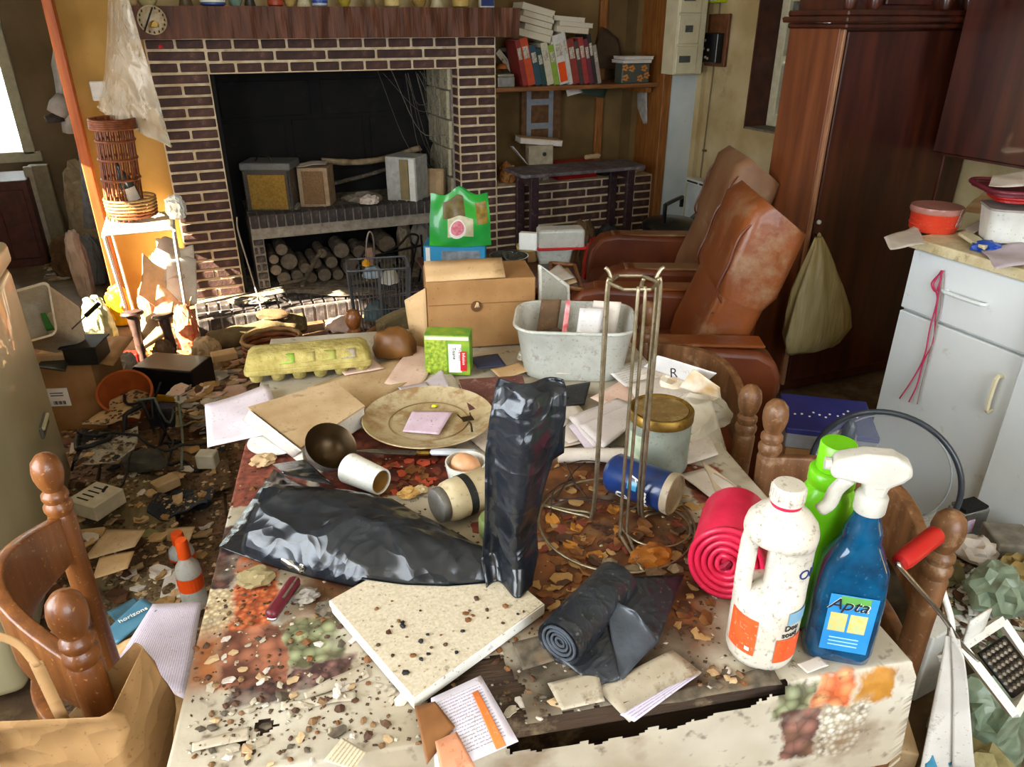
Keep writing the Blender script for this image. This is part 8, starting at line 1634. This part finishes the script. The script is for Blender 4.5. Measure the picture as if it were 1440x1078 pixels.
# pink string from the drawer handle
hp_ = Vector((KX - .024, XP(1322, 385, KX - .02).y, XP(1322, 385, KX - .02).z)); t = thing('pink_string', 'loops of pink string hanging from the drawer handle', 'string', hp_); PS = mat('pink_string', '#c0305a', .8)
def xs(pts, x=KX - .014): return [XP(u, v, x) - hp_ for u, v in pts]
for pts in ([(1324, 380), (1313, 400), (1318, 420), (1308, 460), (1300, 500), (1285, 530), (1265, 560)], [(1324, 380), (1320, 410), (1316, 440), (1312, 480), (1298, 510), (1290, 540), (1278, 565)], [(1324, 382), (1310, 398), (1316, 410), (1322, 395), (1326, 380)], [(1326, 385), (1322, 430), (1314, 470), (1304, 510), (1295, 545), (1290, 568)]): MB().tube(bez(xs(pts), 6), .0022, 5).build('strand', PS if pts[-1][0] != 1290 else GREYC, t, smooth='all')
# ------------------------------------------------------------------ further small things seen in the photo
for k, (px, m, lab, zs) in enumerate((
    ([(700, 640), (760, 628), (775, 650), (712, 668)], PAPER, 'torn cream paper under the twisted bag neck', (.76,) * 4), ([(560, 548), (600, 538), (612, 556), (575, 566)], LILAC, 'lilac slip between the plate and the tea box', (.768,) * 4), ([(470, 512), (520, 503), (540, 520), (485, 530)], PINKP, 'pink slip tucked at the egg carton end', (.763,) * 4),
    ([(900, 610), (990, 600), (1010, 640), (940, 660)], PAPER, 'white paper lying behind the glass jar', (.762,) * 4), ([(850, 520), (905, 505), (930, 525), (880, 545)], lines_mat('invoice', '#d9d2cc', '#8d8580', 10, .5), 'printed invoice between the tub and the chair', (.772,) * 4), ([(690, 520), (730, 508), (745, 522), (705, 535)], CARDL, 'tan card scrap before the clear tub', (.764,) * 4),
    ([(660, 505), (700, 498), (712, 515), (672, 520)], mat('navy_card', '#2a3350', .6), 'navy blue card beside the tea box', (.764,) * 4), ([(985, 650), (1030, 680), (1060, 705), (1010, 700)], mat('curl_paper', '#c9b59a', .8), 'curled beige strip along the dark red cloth', (.765, .77, .76, .765)), ([(1120, 935), (1150, 925), (1165, 938), (1135, 948)], PAPER, 'torn label scrap at the foot of the spray bottle', (.758,) * 4),
    ([(720, 905), (760, 895), (780, 930), (735, 945)], CL[17], 'mouldy flap of cloth below the laminate board', (.76, .762, .764, .759)), ([(770, 960), (840, 945), (850, 990), (790, 1000)], CL[0], 'pale remnant of cloth on the bare wood', (.758,) * 4))):
    tsheet('paper_scrap', px, m, lab, 'scrap', zs=zs, wob=.006, seed=k + 120)
# dried stain crust and leaves under the stand
# more litter on the floor left of the table, boxes and crushed cans
for k, (u, v, z, wp, hp, dep, m, lab, cat, rz) in enumerate(((318, 508, .0, 34, 10, .06, CARDL, 'flat tan carton on the tiles by the rolled rug', 'carton', 30), (345, 534, 0, 26, 8, .05, mat('rust_tin', '#7d4a30', .6), 'rusty flat tin on the tiles', 'tin', -20), (270, 525, 0, 30, 6, .03, WHITE, 'short white plastic strip on the tiles', 'strip', 20), (120, 770, .03, 44, 12, .06, CARDL, 'crushed tan packet by the white carton', 'packet', 12), (200, 770, .03, 36, 10, .06, mat('greenish_pack', '#7d7a52', .7), 'olive packet on the floor rags', 'packet', -30), (240, 690, .03, 34, 14, .05, TANP, 'small beige packet on the brown blanket', 'packet', 50), (290, 660, .03, 26, 20, .05, mat('white_yogurt', '#cfc8b2', .5), 'small white plastic pot by the table leg', 'pot', 0))):
    pbox(cat, lab, cat, u, v, max(rest(u, v, .03), 0), wp, hp, dep, m, rz=rz, bev=.004)
# ------------------------------------------------------------------ loose scraps, laid on what they lie on
TBL = lambda n: n in ('tablecloth', 'dining_table')
FLR = lambda n: n.split('.')[0] in ('floor', 'floor_far_room', 'cloth_heap', 'cardboard_sheet', 'sack', 'bin_liner_scrap', 'plastic_film')
MND = lambda n: n.split('.')[0] in ('rubbish_mound', 'floor')
scatter('peeling_flake', 'curled brown flake of rotten cloth around the wire stand', 'flake', 'brown flakes on the table', lying(120, [(640, 650), (740, 640), (960, 640), (1010, 760), (1000, 900), (760, 880), (690, 800)], TBL, .8), fl5(.009), BROWNF)
scatter('chip', 'reddish chip of dried food between plate and jar', 'chip', 'reddish chips on the table', lying(46, [(500, 650), (620, 645), (620, 690), (560, 700)], TBL, .8), fl5(.008), [BROWNF[3], BROWNF[0], mat('flake_e', '#b4492a', .7)])
scatter('paper_crumb', 'pale torn crumb of paper on the near part of the table', 'crumb', 'pale crumbs on the table', lying(70, [(300, 880), (520, 870), (640, 1000), (1000, 930), (1080, 960), (700, 1075), (260, 1075)], TBL, .8), fl5(.006), [PAPER, CL[0], TANP, CL[17]])
scatter('dirt_crumb', 'dark speck of dirt lying on the laminate board', 'crumb', 'specks on the board', lying(34, [(480, 852), (582, 970), (750, 858), (640, 830)], lambda n: n == 'shelf_board', .8), lambda i: crumb(.0022 + .0006 * i, i), [BROWNF[1], BLACKM, BROWNF[0]])
scatter('dirt_crumb', 'dark crumb of dirt scattered over the printed cloth', 'crumb', 'crumbs on the cloth', lying(90, [(300, 640), (420, 650), (420, 760), (560, 850), (900, 900), (1100, 950), (620, 1075), (260, 1075)], TBL, .8), lambda i: crumb(.0026 + .0008 * i, i + 5), [BROWNF[1], BROWNF[0], CRUMB])
scatter('litter_scrap', 'pale scrap of litter on the far room floor', 'litter', 'litter in the far room', lying(24, [(60, 340), (130, 340), (140, 385), (70, 395)], FLR), lambda i: flake(.035, .006, i), [PAPER, TANP, GREYC, CRUMB])
scatter('litter_scrap', 'torn brown scrap of litter on the floor rags', 'litter', 'litter scraps on the floor by the freezer', lying(64, [(95, 640), (320, 620), (290, 780), (250, 900), (120, 900)], FLR), lambda i: flake(.014 + .005 * i, .003, i, .7), [TANP, PAPER, BROWNF[1], BROWNF[2], CARDL, CLOTH3]); scatter('litter_scrap', 'splinter of rubbish on the red tiles before the hearth', 'litter', 'litter scraps on the tiles', lying(110, [(230, 470), (430, 455), (350, 540), (290, 620), (200, 500)], FLR), lambda i: flake(.022 + .006 * i, .003, i), [TANP, PAPER, BROWNF[1], BROWNF[2], GREYC, PINKP])
litter('floor_debris', 'fine brown dirt and crumbled rubbish over the floor left of the table', 800, [(90, 600), (330, 470), (520, 470), (340, 640), (260, 1000), (60, 1000)], mat('fine_dirt', '#6d5538', .95, col2='#3e2e1d', scale=40), .004, .016, FLR, .25)
litter('pale_debris', 'fine pale paper crumbs over the floor left of the table', 240, [(90, 600), (330, 470), (500, 460), (340, 640), (260, 1000), (60, 1000)], TANP, .004, .014, FLR, .25)
scatter('dry_leaf', 'dry brown leaf in the stain under the wire stand', 'leaf', 'dry leaves on the table', lying(40, [(760, 720), (960, 700), (990, 790), (800, 830)], TBL, .8), lambda i: flake(.014, .0012, i + 9, .6), [BROWNF[0], BROWNF[1], mat('flake_amber', '#b0742a', .6)])
litter('table_dirt', 'fine brown dirt and flakes strewn over the tablecloth', 420, [(300, 640), (440, 600), (900, 600), (1040, 700), (1250, 900), (1100, 945), (640, 1040), (260, 1070)], mat('table_dirt', '#5d4630', .95, col2='#33251a', scale=40), .0012, .0042, TBL, .8)
litter('table_crumbs', 'fine pale crumbs strewn over the tablecloth', 150, [(300, 640), (440, 600), (900, 600), (1040, 700), (1250, 900), (1100, 945), (640, 1040), (260, 1070)], CL[0], .0015, .005, TBL, .8)
scatter('litter_scrap', 'torn scrap of packaging on the rubbish mound', 'litter', 'litter scraps on the mound', lying(110, [(1340, 690), (1440, 690), (1440, 1078), (1370, 1078), (1330, 850)], MND, .5, .5), lambda i: flake(.014 + .003 * i, .003, i), [PAPER, TANP, RUBBLE, BROWNF[1], mat('green_scrap', '#7d8a6a', .7), WHITE])
